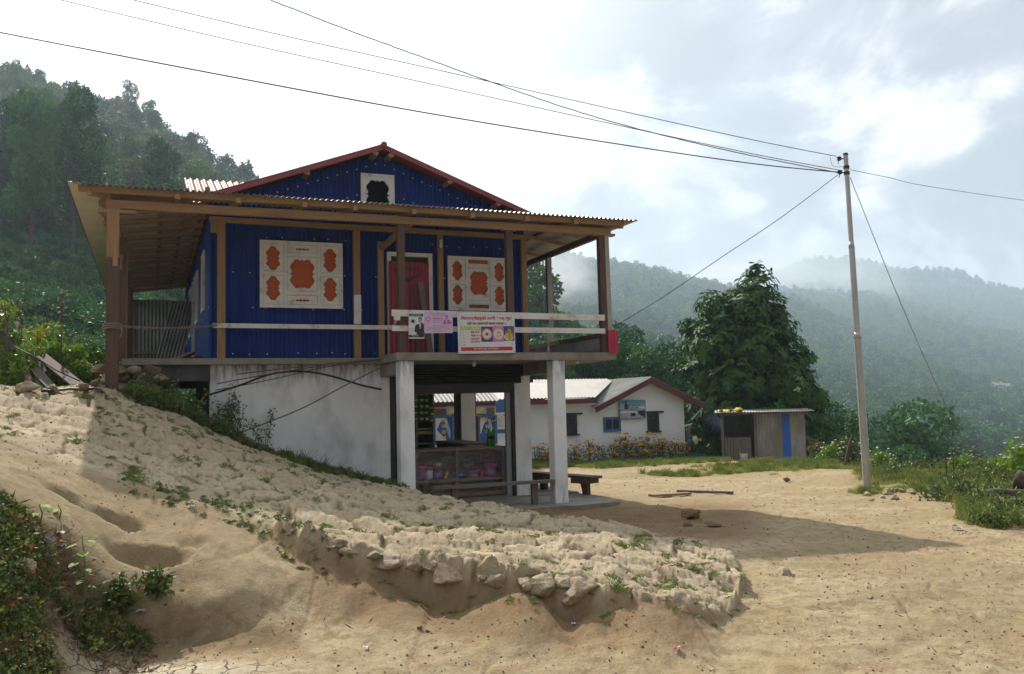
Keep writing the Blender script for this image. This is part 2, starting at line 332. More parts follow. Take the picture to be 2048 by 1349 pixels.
# ------------------------------------------------------------------ numpy noise
def _h(ix, iy, s):
    n = (ix.astype(np.int64) * 374761393 + iy.astype(np.int64) * 668265263 + s * 1442695041) & 0xFFFFFFFF
    n = ((n ^ (n >> 13)) * 1274126177) & 0xFFFFFFFF
    n = (n ^ (n >> 16)) & 0xFFFFFF
    return n.astype(np.float64) / float(0xFFFFFF)
def vn(x, y, s=0):
    ix = np.floor(x); iy = np.floor(y); fx = x - ix; fy = y - iy
    fx = fx * fx * (3 - 2 * fx); fy = fy * fy * (3 - 2 * fy)
    return (_h(ix, iy, s) * (1-fx) + _h(ix+1, iy, s) * fx) * (1-fy) + (_h(ix, iy+1, s) * (1-fx) + _h(ix+1, iy+1, s) * fx) * fy - 0.5
def fbm(x, y, s=0, o=4, g=.5):
    t = 0; a = 1.0
    for k in range(o): t = t + a * vn(x * 2**k + 17.3 * k, y * 2**k - 9.1 * k, s + k); a *= g
    return t
def voro(x, y, s=0):
    ix = np.floor(x); iy = np.floor(y); d1 = np.full(x.shape, 9.0); d2 = d1.copy(); idv = np.zeros(x.shape); cx = idv.copy(); cy = idv.copy()
    for dx in (-1, 0, 1):
        for dy in (-1, 0, 1):
            jx = ix + dx; jy = iy + dy; qx = jx + .5 + (_h(jx, jy, s) - .5) * .9; qy = jy + .5 + (_h(jx, jy, s + 5) - .5) * .9
            d = np.hypot(x - qx, y - qy); nid = _h(jx, jy, s + 9); near = d < d1
            d2 = np.where(near, d1, np.minimum(d2, d)); idv = np.where(near, nid, idv)
            cx = np.where(near, x - qx, cx); cy = np.where(near, y - qy, cy); d1 = np.where(near, d, d1)
    return d1, d2, idv, cx, cy
def sst(a, b, x): t = np.clip((x - a) / (b - a), 0, 1); return t * t * (3 - 2 * t)

# ------------------------------------------------------------------ ground shape
def rbf(pts, c):
    A = np.array([( (p - 1024) / F * d, d, z) for p, d, z in pts]); n = len(A)
    K = np.sqrt((A[:,None,0]-A[None,:,0])**2 + (A[:,None,1]-A[None,:,1])**2 + c*c)
    Mx = np.zeros((n+1, n+1)); Mx[:n,:n] = K + np.eye(n) * -0.004; Mx[:n,n] = 1; Mx[n,:n] = 1
    sol = np.linalg.solve(Mx, np.append(A[:,2], 0))
    def f(x, y):
        x = np.asarray(x, float); y = np.asarray(y, float); t = np.full(x.shape, sol[n])
        for i in range(n): t = t + sol[i] * np.sqrt((x-A[i,0])**2 + (y-A[i,1])**2 + c*c)
        return t
    return f
PATHP = [(-400,9,2.0),(-400,14,2.6),(0,8,1.5),(0,12,2.04),(0,16,2.2),(0,20,2.2),(250,8.3,1.08),(250,9.5,1.32),(250,11,1.57),(250,12.5,2.0),
 (500,8.2,.78),(500,9.2,.93),(500,11.5,1.03),(500,13.5,1.12),(650,7.3,.63),(650,10,.76),(650,13.8,.75),(800,7.1,.51),(800,8.4,.56),(800,10.5,.58),(800,13.8,.45),
 (950,6.8,.43),(950,9,.48),(950,11.5,.40),(1100,6.5,.40),(1100,7.8,.40),(1100,9.3,.42),(1100,10.6,.36),(1250,6.45,.3),(1250,8,.32),(1250,10,.25),
 (1400,6.5,.16),(1400,7.6,.16),(1400,9.4,.13),(1470,8,.08),(1470,6.8,.08)]
DIRTP = [(-300,4,.5),(-300,5.5,1.3),(-400,8,1.9),(-400,14,2.6),(-400,30,5),(-400,42,8),(0,4.4,.15),(0,4.9,.32),(0,5.3,.62),(0,5.7,.93),(0,6.1,1.12),(0,6.7,1.28),(0,8,1.5),
 (0,12,2.04),(0,16,2.2),(0,20,2.0),(0,30,2.5),(0,42,5.9),(120,4.5,.1),(120,5.3,.13),(120,5.6,.32),(120,6,.60),(120,6.5,.9),(120,7.2,1.1),
 (250,4,.1),(250,5.4,.1),(250,6.0,.12),(250,6.9,.66),(250,7.6,.88),(250,8.3,1.08),(250,12.5,2.0),(250,16,2.0),(250,22,1.8),(250,30,2.5),(250,42,5),
 (350,13.5,1.55),(350,16,1.35),(400,5.4,.1),(400,6.1,.13),(400,7.0,.60),(400,7.6,.78),(400,8.2,.93),(500,13.5,1.12),(500,18,.9),(500,30,1.5),(500,42,3.8),
 (550,4,.1),(550,5.4,.1),(550,6.2,.15),(550,6.8,.38),(550,7.2,.5),(550,7.6,.62),(650,13.8,.75),(700,5.3,.1),(700,6.4,.15),(700,7,.26),(700,9,.3),(700,12,.5),(800,13.8,.45),
 (800,20,-.2),(800,30,0),(800,42,1.0),(900,5.2,.1),(900,6.3,.15),(900,9,.15),(900,12.5,.25),(1100,4,.1),(1100,5.2,.1),(1100,6.3,.14),(1100,9,.15),(1100,10.8,.26),(1100,11.6,.12),
 (1100,13,0),(1100,14.8,-.04),(1100,17,-.06),(1100,22,-.2),(1100,28,-.42),(1100,35,-.62),(1100,42,-.8),(1400,5.2,.08),(1400,6.3,.09),(1400,8,.1),(1400,9.6,.1),(1400,11.9,.01),
 (1400,15.4,-.06),(1400,24,-.35),(1400,33.7,-.6),(1400,42,-.8),(1700,4,.1),(1700,5.1,.09),(1700,7.1,.05),(1700,9.8,-.02),(1700,15,-.07),(1700,17.9,-.2),(1700,23,-.24),(1700,28,-.4),
 (1700,32,-1.5),(1700,42,-5),(1850,18,-.1),(1850,21,-.1),(1850,25,-.7),(1850,32,-2.5),(1850,42,-6),(2047,5.1,.06),(2047,9.6,-.03),(2047,14,0),(2047,17,.1),(2047,19,0),(2047,23,-1.5),
 (2047,30,-4),(2047,42,-8),(2500,4,0),(2500,10,0),(2500,14,.1),(2500,18,-.5),(2500,30,-5),(2500,42,-10),(1000,14.6,.02),(1000,16,-.04),(900,14.3,.18),(900,16.5,0)]
f_path = rbf(PATHP, .5); f_dirt = rbf(DIRTP, .25)
def edges(px):
    dn = np.interp(px, [-600,0,120,250,400,500,560,640,720,800,950,1100,1300,1400,1445,1475], [9,8.0,8.1,8.3,8.1,7.9,7.55,7.2,7.05,6.95,6.7,6.45,6.38,6.35,6.75,8.2])
    df = np.interp(px, [-600,0,250,500,650,800,950,1100,1300,1400,1445,1475], [20,20,12.4,13.4,13.7,13.5,11.5,10.6,10.1,9.6,9.2,8.2])
    return dn, df
def ground(x, y, full=False, fine=True):
    x = np.asarray(x, float); y = np.asarray(y, float)
    px = 1024 + F * x / np.maximum(y, .5)
    zd = f_dirt(x, y); zp = f_path(x, y)
    dn, df = edges(px)
    wob = .16 * vn(x * 2.3, y * 2.3, 3) + .10 * vn(x * 5.5, y * 5.5, 4)
    steep = np.interp(px, [0, 450, 620, 1480], [.5, .45, .14, .12])
    sn = sst(-.5, .5, (y - dn + wob) / steep); sf = sst(-.5, .5, (df - y + wob) / .35)
    mk = sn * sf * sst(1490, 1462, px + 18 * wob)
    # rolling dirt
    z_d = zd
    if fine:
        z_d = z_d + .05 * fbm(x * .9, y * .9, 11, 4) * sst(3, 7, y) + .022 * fbm(x * 4.5, y * 4.5, 21, 4, .6) + .005 * fbm(x*22, y*22, 51, 3, .6) + .05 * np.maximum(0, vn(x*11, y*11, 57) - .30) * sst(12, 7, y) + .016 * np.minimum(0, np.abs(vn(x*2.1+.3*vn(x*3,y*3,58), y*.8, 59)) - .06) / .06 * sst(12, 7, y)
        # bank erosion: gullies under the lip, slumped cones
        bk = sst(-1.1, -.1, y - dn) * sst(.2, -.05, y - dn) * sst(540, 700, px) * sst(1450, 1300, px)
        z_d = z_d + bk * (.10 + .22 * vn(x * 2.2, y * .6, 33) + .10 * vn(x * 6, y * 2, 34))
        # mound left: foot drop, bowls
        ft = np.interp(px, [60,130,220,300,400,480,560,600], [5.9,6.15,6.15,6.2,6.25,6.45,6.6,6.9]) + .10 * vn(x*3, y*3, 41)
        mm = sst(60, 150, px) * sst(660, 420, px)
        z_d = z_d + mm * (.11 + .05 * vn(x*5, y*5, 46)) * sst(-.10, .10, y - ft) * sst(1.1, .1, y - ft)
        for (cx, cy, rx, ry, dp, an) in ((-3.30,7.30,.24,.15,.13,.15),(-2.83,6.78,.30,.21,.20,.25),(-2.62,7.12,.13,.10,.05,0),(-3.62,7.15,.2,.13,.07,0)):
            ux = (x-cx)*math.cos(an)+(y-cy)*math.sin(an); uy = -(x-cx)*math.sin(an)+(y-cy)*math.cos(an)
            r = np.sqrt((ux/rx)**2 + (uy/ry)**2) + .22 * vn(x*4, y*4, 44); z_d = z_d - dp * sst(1.15, .45, r)
        # pits and scuffs in the foreground
        z_d = z_d + .02 * np.minimum(0, vn(x*6.5, y*6.5, 61) + .18) * sst(13, 8, y)
        gx = x + .09 * fbm(x*3.4, y*3.4, 71, 4, .6); gy = y + .09 * fbm(x*3.4+9, y*3.4, 72, 4, .6)
        # flagstones: worn, mostly flat tops with soft joints
        d1, d2, idv, cx, cy = voro(gx * 1.9 + gy * .5, gy * 2.6, 5)
        e1 = np.minimum(1, (d2 - d1) * 3.0)
        q = vn(np.floor(idv * 997), np.floor(idv * 331), 8)
        st = .042 * (idv - .45) + .030 * sst(0, .35, e1) + .08 * cx * q + .11 * cy * (idv - .35)
        d3, d4, id2, c2x, c2y = voro(gx * 5.3, gy * 6.6, 15)
        st = st + .020 * (id2 - .5) + .010 * sst(0, .25, (d4 - d3)) + .06 * c2y * (id2 - .4) / 5.3
        tq = (fbm(gx * 1.5 + gy * .4, gy * 2.6, 83, 5, .62) + .6) * 9.0; tf = np.floor(tq); led = (tf + sst(.60, 1.0, tq - tf)) / 9.0 - .6
        tq = (fbm(gx * 4.0 - gy, gy * 6.5, 87, 4, .6) + .6) * 7.0; tf = np.floor(tq); le2 = (tf + sst(.5, 1.0, tq - tf)) / 7.0 - .6
        e1 = np.minimum(e1, .20 + 2.6 * (d4 - d3) * (.6 + id2)); st = st - .007 * (1 - sst(0, .22, e1))
        lip = sst(.55, .1, y - dn) * sst(480, 640, px)
        st = st * (1 + .5 * lip) + .075 * led + .030 * le2 + .012 * fbm(x * 9, y * 10, 81, 4, .65) + .007 * fbm(x * 26, y * 26, 91, 3, .6)
        z_p = zp + st
        smooth = sst(9.3, 8.4, y) * sst(620, 350, px)       # sandy trodden strip above the mound
        z_p = z_p * (1 - .75 * smooth) + (zp + .012 * fbm(x*5, y*5, 95, 3)) * (.75 * smooth)
    else: z_p = zp; e1 = idv = np.ones(x.shape)
    z = z_d * (1 - mk) + z_p * mk
    z = z + (hillz(px, np.maximum(y, 30.)) - z) * sst(35, 41, y)
    HX = (x - OX) * cY + (y - OY) * sY; HY = -(x - OX) * sY + (y - OY) * cY
    ins = ((HX > -2.62) & (HX < .35) & (HY > 1.28) & (HY < 5.0)) | ((HX > -1.75) & (HX < 1.0) & (HY > -.15) & (HY < 1.3))
    z = np.where(ins, np.minimum(z, -.06), z)
    if full: return z, mk, e1, idv
    return z
def gz(x, y, fine=True): return float(ground(np.array([x]), np.array([y]), fine=fine)[0])
_T = np.concatenate([np.arange(3.2, 14, .04), np.arange(14, 45, .15)])
def gp(px, py):                                    # where that sight line meets the ground
    d = ray(px, py); P_ = CP[None,:] + _T[:,None] * d[None,:] / d[1]
    g = ground(P_[:,0], P_[:,1]); k = np.argmax(P_[:,2] < g)
    if not (P_[k,2] < g[k]): k = len(_T) - 1
    return Vector((P_[k,0], P_[k,1], g[k]))

# ------------------------------------------------------------------ hills
YK = [36, 60, 90, 130, 200, 300, 450, 700, 1000, 1300, 1700, 2200, 3000]
HT = {
 -700: [.16,.24,.32,.38,.45,.42,.28,.22,.2,.15,.12,.1,.05],
 0:    [.09,.15,.215,.29,.375,.34,.24,.2,.18,.15,.12,.1,.05],
 250:  [.06,.115,.175,.245,.325,.29,.2,.18,.16,.15,.12,.1,.05],
 500:  [.04,.07,.11,.165,.235,.20,.15,.14,.14,.14,.12,.1,.05],
 800:  [.0,.03,.06,.10,.14,.12,.10,.11,.13,.13,.12,.1,.05],
 1060: [-.065,-.03,.02,.055,.075,.06,.06,.09,.135,.13,.12,.1,.05],
 1130: [-.066,-.04,.0,.025,.04,.05,.06,.11,.165,.14,.12,.1,.05],
 1300: [-.066,-.05,-.02,.0,.02,.035,.05,.10,.145,.13,.12,.11,.05],
 1450: [-.07,-.07,-.05,-.02,.0,.015,.03,.07,.115,.10,.11,.125,.05],
 1600: [-.09,-.10,-.10,-.08,-.06,-.03,.0,.05,.095,.10,.11,.143,.06],
 1750: [-.17,-.17,-.15,-.13,-.095,-.055,-.015,.03,.062,.088,.10,.149,.07],
 1880: [-.19,-.19,-.17,-.14,-.105,-.07,-.03,.015,.045,.072,.085,.136,.07],
 2048: [-.22,-.22,-.19,-.16,-.12,-.085,-.05,-.008,.022,.05,.07,.114,.07],
 2800: [-.24,-.22,-.19,-.16,-.12,-.085,-.05,-.01,.01,.03,.06,.11,.07]}
hk = sorted(HT); HTa = np.array([HT[k] for k in hk])
def hillz(px, y):
    px = np.asarray(px, float); y = np.asarray(y, float); ly = np.log(y); LK = np.log(YK)
    j = np.clip(np.searchsorted(LK, ly) - 1, 0, len(YK) - 2); a = np.clip((ly - LK[j]) / (LK[j+1] - LK[j]), 0, 1)
    i = np.clip(np.searchsorted(hk, px) - 1, 0, len(hk) - 2); hka = np.array(hk, float); b = np.clip((px - hka[i]) / (hka[i+1] - hka[i]), 0, 1)
    t = (HTa[i,j]*(1-a)+HTa[i,j+1]*a)*(1-b) + (HTa[i+1,j]*(1-a)+HTa[i+1,j+1]*a)*b
    x = (px - 1024) / F * y
    amp = np.interp(y, [36, 60, 200, 1000, 2500], [0, 1, 5, 24, 70])
    fr = 1 / np.interp(y, [36, 200, 1000, 2500], [16, 45, 150, 420])
    return HC + y * t + amp * .5 * fbm(x * fr.mean() if False else x / 140.0, y / 140.0, 301, 5) * np.interp(y, [36,200,1000], [.3,1,1]) 

# ground material
def groundmat():
    m = bpy.data.materials.new('sandy_ground'); m.use_nodes = True; N = m.node_tree.nodes; L = m.node_tree.links; b = N['Principled BSDF']
    b.inputs['Roughness'].default_value = .95; b.inputs['Specular IOR Level'].default_value = .2
    g = N.new('ShaderNodeNewGeometry')
    def nz(s, d=6, r=.6): 
        n = N.new('ShaderNodeTexNoise'); n.inputs['Scale'].default_value = s; n.inputs['Detail'].default_value = d; n.inputs['Roughness'].default_value = r
        L.new(g.outputs['Position'], n.inputs[0]); return n.outputs['Fac']
    def mr(x, a, b_, c=0, d=1):
        n = N.new('ShaderNodeMapRange'); n.inputs[1].default_value = a; n.inputs[2].default_value = b_; n.inputs[3].default_value = c; n.inputs[4].default_value = d
        L.new(x, n.inputs[0]); return n.outputs[0]
    def mix(f, a, b_):
        n = N.new('ShaderNodeMix'); n.data_type = 'RGBA'
        if isinstance(f, float): n.inputs[0].default_value = f
        else: L.new(f, n.inputs[0])
        for i, v in ((6, a), (7, b_)):
            if isinstance(v, tuple): n.inputs[i].default_value = v + (1,)
            else: L.new(v, n.inputs[i])
        return n.outputs[2]
    def att(nm):
        n = N.new('ShaderNodeAttribute'); n.attribute_name = nm; return n.outputs['Fac']
    def mul(a, b_):
        n = N.new('ShaderNodeMath'); n.operation = 'MULTIPLY'; L.new(a, n.inputs[0])
        if isinstance(b_, float): n.inputs[1].default_value = b_
        else: L.new(b_, n.inputs[1])
        return n.outputs[0]
    dirt = mix(mr(nz(.9), .38, .62), (0.37, 0.283, 0.16), (0.45, 0.37, 0.235))
    dirt = mix(mr(nz(7, 8, .7), .45, .62), dirt, (0.29, 0.205, 0.108))
    dirt = mix(mr(nz(75, 4, .8), .55, .68), dirt, (0.20, 0.135, 0.08))
    dirt = mix(mr(nz(60, 2, .6), .62, .72), dirt, (0.56, 0.48, 0.36))
    dirt = mix(mul(att('dark_soil'), mr(nz(1.5), .2, .6, .6, 1)), dirt, (0.20, 0.118, 0.056))  # darker brown soil near the porch, below the path lip and at the mound foot
    dirt = mix(mul(mr(nz(.36, 4), .46, .60), .55), dirt, (0.265, 0.195, 0.105))
    crk = N.new('ShaderNodeTexVoronoi'); crk.feature = 'DISTANCE_TO_EDGE'; crk.inputs['Scale'].default_value = 5.2
    wv = N.new('ShaderNodeVectorMath'); wv.operation = 'ADD'; nc = N.new('ShaderNodeTexNoise'); nc.inputs['Scale'].default_value = 3.5; nc.inputs['Detail'].default_value = 5
    sc_ = N.new('ShaderNodeVectorMath'); sc_.operation = 'SCALE'; sc_.inputs[3].default_value = .22
    L.new(g.outputs['Position'], nc.inputs[0]); L.new(nc.outputs['Color'], sc_.inputs[0]); L.new(g.outputs['Position'], wv.inputs[0]); L.new(sc_.outputs[0], wv.inputs[1]); L.new(wv.outputs[0], crk.inputs[0])
    crack = mul(mr(crk.outputs['Distance'], .0, .035, 1, 0), att('crack'))
    pale = mix(att('crack'), dirt, mix(mr(nz(9), .4, .6), (0.62, 0.54, 0.40), (0.52, 0.43, 0.29)))
    dirt = mix(crack, pale, (0.15, 0.095, 0.05))
    stone = mix(mr(nz(3.5), .35, .65), (0.56, 0.475, 0.33), (0.46, 0.375, 0.245))
    stone = mix(mr(att('tone'), 0, 1, 0, .62), stone, (0.33, 0.255, 0.165))
    stone = mix(mr(nz(13, 9, .75), .50, .62), stone, (0.34, 0.27, 0.175))
    stone = mix(mr(nz(45, 4, .7), .60, .72), stone, (0.63, 0.55, 0.40))
    stone = mix(mul(att('gap'), mr(nz(11), .3, .6, .35, 1)), stone, (0.19, 0.13, 0.07))
    stone = mix(mul(mul(att('gap'), mr(nz(2.3, 3), .50, .58)), 0.75), stone, (0.12, 0.13, 0.035))
    c = mix(att('path'), dirt, stone)
    gr = mix(mr(nz(5), .35, .65), (0.20, 0.18, 0.06), (0.27, 0.21, 0.085))
    c = mix(mul(att('grass'), mr(nz(2.6, 8, .7), .30, .56, .1, .95)), c, gr)
    c = mix(mul(att('litter'), mr(nz(6, 8, .7), .35, .55, .2, 1)), c, (0.13, 0.085, 0.05))
    L.new(c, b.inputs['Base Color'])
    bp = N.new('ShaderNodeBump'); bp.inputs['Strength'].default_value = .9; bp.inputs['Distance'].default_value = .022
    ad = N.new('ShaderNodeMath'); ad.operation = 'ADD'; L.new(nz(24, 10, .75), ad.inputs[0]); L.new(mul(crack, -1.4), ad.inputs[1]); L.new(ad.outputs[0], bp.inputs['Height'])
    L.new(bp.outputs[0], b.inputs['Normal']); return m
m_ground = groundmat()
pxs = np.arange(-560, 2700, 2.3)
ys = [3.0]
while ys[-1] < 44: ys.append(ys[-1] * 1.0068 if ys[-1] < 16 else ys[-1] * 1.012)
ys = np.array(ys)
GX, GY = np.meshgrid(pxs, ys); XX = (GX - 1024) / F * GY
ZZ, MK, EE, IDV = ground(XX, GY, full=True)
nr, nc_ = GX.shape
V = np.stack([XX, GY, ZZ], -1).reshape(-1, 3)
ii = (np.arange(nr - 1)[:,None] * nc_ + np.arange(nc_ - 1)[None,:]).ravel()
Q = np.stack([ii, ii + 1, ii + nc_ + 1, ii + nc_], -1)
mkf = MK.ravel(); ispath = mkf[ii] > .5
def sdist(px, py_rows): pass
def blob(cx, cy, rx, ry, p=GX, q=GY): return np.exp(-(((p-cx)/rx)**2 + ((q-cy)/ry)**2))
HYg = -(XX-OX)*sY + (GY-OY)*cY; HXg = (XX-OX)*cY + (GY-OY)*sY
gra = np.zeros(GX.shape)
gra += 1.1 * sst(27.5, 30, GY) * sst(900, 1050, GX) * sst(1500, 1400, GX)
gra += blob(1480, 25.5, 130, 2.4) + blob(1600, 25.5, 90, 2.6) + .7 * blob(1320, 24.6, 90, 1.2)
gra += 1.2 * sst(17.0, 19.5, GY) * sst(1660, 1740, GX) + 1.0 * blob(1780, 16.8, 110, .9)
gra += 1.3 * sst(1840, 1950, GX) * sst(11.2, 12.4, GY) * sst(20, 18, GY) + 1.3 * (GX > 1720) * sst(20, 22, GY)
gra += 1.2 * (GX < 430) * sst(-.3, .3, GY - edges(GX)[1]) + 1.2 * (GX < 800) * sst(-.1, .35, GY - edges(GX)[1]) + sst(36, 40, GY)
lit = 1.2 * sst(200, 40, GX) * sst(6.6, 6.2, GY) + .8 * sst(1950, 2050, GX) * sst(10.3, 11.2, GY) * sst(15, 13, GY) + .6 * sst(60,140,GX) * sst(620,560,GX) * sst(.25,0,np.abs(GY-6.15))
crk = blob(320, 5.62, 190, .17) * 1.6
dark_soil = .9 * sst(880, 1020, GX) * sst(10.0, 11.0, GY) * sst(15.6, 14.6, GY) * sst(1560, 1430, GX) + .75 * sst(540, 640, GX) * sst(1450, 1350, GX) * sst(-1.0, -.3, GY - edges(GX)[0]) * sst(.1, 0, GY - edges(GX)[0]) \
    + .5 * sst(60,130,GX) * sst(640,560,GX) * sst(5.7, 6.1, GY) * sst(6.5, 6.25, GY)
gap = 1 - sst(.05, .35, EE)
ATT = dict(grass=gra, litter=lit, crack=np.clip(crk, 0, 1), dark_soil=dark_soil, gap=gap, path=MK, tone=IDV)
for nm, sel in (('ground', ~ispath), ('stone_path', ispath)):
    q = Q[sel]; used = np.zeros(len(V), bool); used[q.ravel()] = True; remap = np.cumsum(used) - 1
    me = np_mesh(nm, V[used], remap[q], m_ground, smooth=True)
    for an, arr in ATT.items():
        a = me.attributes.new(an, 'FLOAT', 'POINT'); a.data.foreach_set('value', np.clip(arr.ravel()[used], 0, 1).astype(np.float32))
    tag(link(nm, me), kind='structure')
mb = MB()   # the ground goes on behind the camera
mb.add([(-60, -40, .1), (60, -40, .1), (60, 3.05, .0), (5.0, 3.02, .09), (1, 3.02, .1), (-1, 3.02, .1), (-2.7, 3.02, .2), (-60, 3.05, 1.5)], [(0,1,2,3,4,5,6,7)])
tag(mb.build('ground', m_ground), kind='structure')

hp_ = np.arange(-700, 2800, 8.0); hy = np.exp(np.linspace(math.log(ys[-1] - .25), math.log(2900), 210))
A_, B_ = np.meshgrid(hp_, hy); Z_ = hillz(A_, B_) - .04; X_ = (A_ - 1024) / F * B_
Vh = np.stack([X_, B_, Z_], -1).reshape(-1, 3); nr, nc_ = A_.shape
ii = (np.arange(nr - 1)[:,None] * nc_ + np.arange(nc_ - 1)[None,:]).ravel()
m_hill = P('hillside_undergrowth', (0.055, 0.11, 0.03), (0.12, 0.17, 0.05), .02, .95, 0, c3=(0.22,0.16,0.09), s3=.007, lo3=.5, hi3=.56, detail=12)
tag(link('hills', np_mesh('hills', Vh, np.stack([ii, ii+1, ii+nc_+1, ii+nc_], -1), m_hill, True)), kind='structure')

# ------------------------------------------------------------------ leaves
def leaves(n, pos, size, rng, width=.45, up=.3, dirs=None, sz=.35):
    """n folded leaves at pos (n,3); returns V, Q"""
    a = rng.normal(size=(n, 3)) if dirs is None else dirs + rng.normal(size=(n, 3)) * .35
    a[:,2] += up if dirs is None else 0
    a /= np.linalg.norm(a, axis=1)[:,None] + 1e-9
    b = np.cross(a, rng.normal(size=(n, 3)) + np.array([0, 0, .1])); b /= np.linalg.norm(b, axis=1)[:,None] + 1e-9
    c = np.cross(a, b); s = size * (1 + sz * rng.uniform(-1, 1, size=(n, 1)))
    m = pos + a * s * .5
    V = np.stack([pos, m + b * s * width * .5 + c * s * .06, pos + a * s, m - b * s * width * .5 + c * s * .06], 1)
    return V.reshape(-1, 3), np.arange(4 * n).reshape(n, 4)
def crownpts(n, blobs, rng, shell=.62):
    B = np.array(blobs, float); w = B[:,3]**2; k = rng.choice(len(B), n, p=w / w.sum())
    d = rng.normal(size=(n, 3)); d /= np.linalg.norm(d, axis=1)[:,None]
    r = B[k,3] * (shell + (1.06 - shell) * rng.random(n)**.6)
    return B[k,:3] + d * r[:,None] * np.array([1, 1, .85]), d
def crown_mesh(name, n, blobs, size, seed, mat, up=.1):
    rng = np.random.default_rng(seed); p, d = crownpts(n, blobs, rng)
    V, Q = leaves(n, p, size, rng, .6, up)
    return np_mesh(name, V, Q, mat)
def rblobs(seed, n, R_, H, base=.0, taper=.5):
    r = random.Random(seed); o = []
    for i in range(n):
        t = (i + .5) / n; rr = R_ * (1 - taper * t) * r.uniform(.35, .8); an = i * 2.4 + r.random()
        o.append((math.cos(an) * rr, math.sin(an) * rr, base + H * t, R_ * r.uniform(.35, .55) * (1 - .35 * taper * t)))
    return o
def trunk_mesh(name, h, r, blobs, mat, seed=1):
    mb = MB(); rr = random.Random(seed); k = 6
    mb.tube([(rr.uniform(-.12,.12) * i / k, rr.uniform(-.12,.12) * i / k, h * i / k) for i in range(k + 1)], [r * (1 - .75 * i / k) for i in range(k + 1)], 7)
    for b in blobs[:9]:
        z0 = max(h * .25, b[2] - b[3] * 1.2); z0 = min(z0, h * .9)
        mb.tube([(0, 0, z0), (b[0]*.55, b[1]*.55, z0 + (b[2]-z0)*.6), (b[0], b[1], b[2])], [r*.4, r*.25, r*.1], 5)
    me = bpy.data.meshes.new(name); me.from_pydata(mb.v, [], mb.f); me.materials.append(mat); return me
# instanced stuff through geometry nodes
def scatter(name, pts, scales, srcs, seed=1, tilt=.1):
    me = bpy.data.meshes.new(name); me.from_pydata([tuple(p) for p in pts], [], [])
    a = me.attributes.new('sc', 'FLOAT', 'POINT'); a.data.foreach_set('value', np.asarray(scales, np.float32))
    o = bpy.data.objects.new(name, me); col.objects.link(o)
    g = bpy.data.node_groups.new(name + '_nodes', 'GeometryNodeTree'); g.interface.new_socket('Geometry', in_out='INPUT', socket_type='NodeSocketGeometry'); g.interface.new_socket('Geometry', in_out='OUTPUT', socket_type='NodeSocketGeometry')
    N = g.nodes; L = g.links; gi = N.new('NodeGroupInput'); go = N.new('NodeGroupOutput')
    iop = N.new('GeometryNodeInstanceOnPoints'); L.new(gi.outputs[0], iop.inputs['Points'])
    jn = N.new('GeometryNodeJoinGeometry')
    for s in srcs[::-1]:
        oi = N.new('GeometryNodeObjectInfo'); oi.inputs['As Instance'].default_value = True
        so_ = bpy.data.objects.new(s.name + '_shape', s); oi.inputs['Object'].default_value = so_
        L.new(oi.outputs['Geometry'], jn.inputs[0])
    L.new(jn.outputs[0], iop.inputs['Instance']); iop.inputs['Pick Instance'].default_value = True
    ri = N.new('FunctionNodeRandomValue'); ri.data_type = 'INT'; ri.inputs[4].default_value = 0; ri.inputs[5].default_value = len(srcs) - 1; ri.inputs['Seed'].default_value = seed
    L.new(ri.outputs[2], iop.inputs['Instance Index'])
    rv = N.new('FunctionNodeRandomValue'); rv.data_type = 'FLOAT_VECTOR'; rv.inputs[0].default_value = (-tilt, -tilt, 0); rv.inputs[1].default_value = (tilt, tilt, 6.28); rv.inputs['Seed'].default_value = seed + 3
    L.new(rv.outputs[0], iop.inputs['Rotation'])
    na = N.new('GeometryNodeInputNamedAttribute'); na.data_type = 'FLOAT'; na.inputs[0].default_value = 'sc'
    L.new(na.outputs[0], iop.inputs['Scale']); L.new(iop.outputs[0], go.inputs[0])
    md = o.modifiers.new('scatter', 'NODES'); md.node_group = g
    return o

#SECTION2
# ------------------------------------------------------------------ forest
def place_hill(n, px0, px1, y0, y1, seed, jitter=True):
    r = np.random.default_rng(seed); px = r.uniform(px0, px1, n); y = np.exp(r.uniform(math.log(y0), math.log(y1), n))
    z = hillz(px, y); return np.stack([(px - 1024) / F * y, y, z], -1), px, y
nearB = [rblobs(3, 9, 1.0, 1.5, .1), rblobs(5, 8, .9, 2.0, .1, .7), rblobs(8, 10, 1.1, 1.2, .0), rblobs(13, 14, .85, 2.2, .2, .5)]
nearM = [crown_mesh('tree_crown', 6500, b, .085, 40 + i, m_forest if i != 2 else m_forest2) for i, b in enumerate(nearB)]
midM = [crown_mesh('tree_crown', 1500, b, .17, 50 + i, m_forest if i != 1 else m_forest2) for i, b in enumerate(nearB)]
farM = [crown_mesh('tree_crown', 420, b, .30, 60 + i, m_forest) for i, b in enumerate(nearB)]
shrubM = [crown_mesh('shrub', 1500, rblobs(20 + i, 6, 1.0, .7, .0), .13, 70 + i, m_forest) for i in range(3)]
rg = np.random.default_rng(5)
p1, px_, y_ = place_hill(3600, -160, 1150, 95, 300, 11)
o = scatter('forest', p1, rg.uniform(2.4, 4.6, len(p1)), midM[:3] + nearM[:1], 2)
tag(o, 'hazy green forest covering the hillside behind and left of the blue house', 'forest', kind='stuff')
p1, px_, y_ = place_hill(3400, -120, 1100, 41, 190, 12); keep = rg.random(len(p1)) < .9; p1 = p1[keep]
o = scatter('undergrowth', p1, rg.uniform(.7, 1.7, len(p1)), shrubM, 4, .3)
tag(o, 'dense dark green undergrowth on the slope beneath the left hillside trees', 'undergrowth', kind='stuff')
p1, px_, y_ = place_hill(15000, 1040, 2150, 230, 1400, 13)
keep = (vn(p1[:,0]/70, p1[:,1]/50, 7) > -.17) | (y_ > 850); p1 = p1[keep]; y_ = y_[keep]
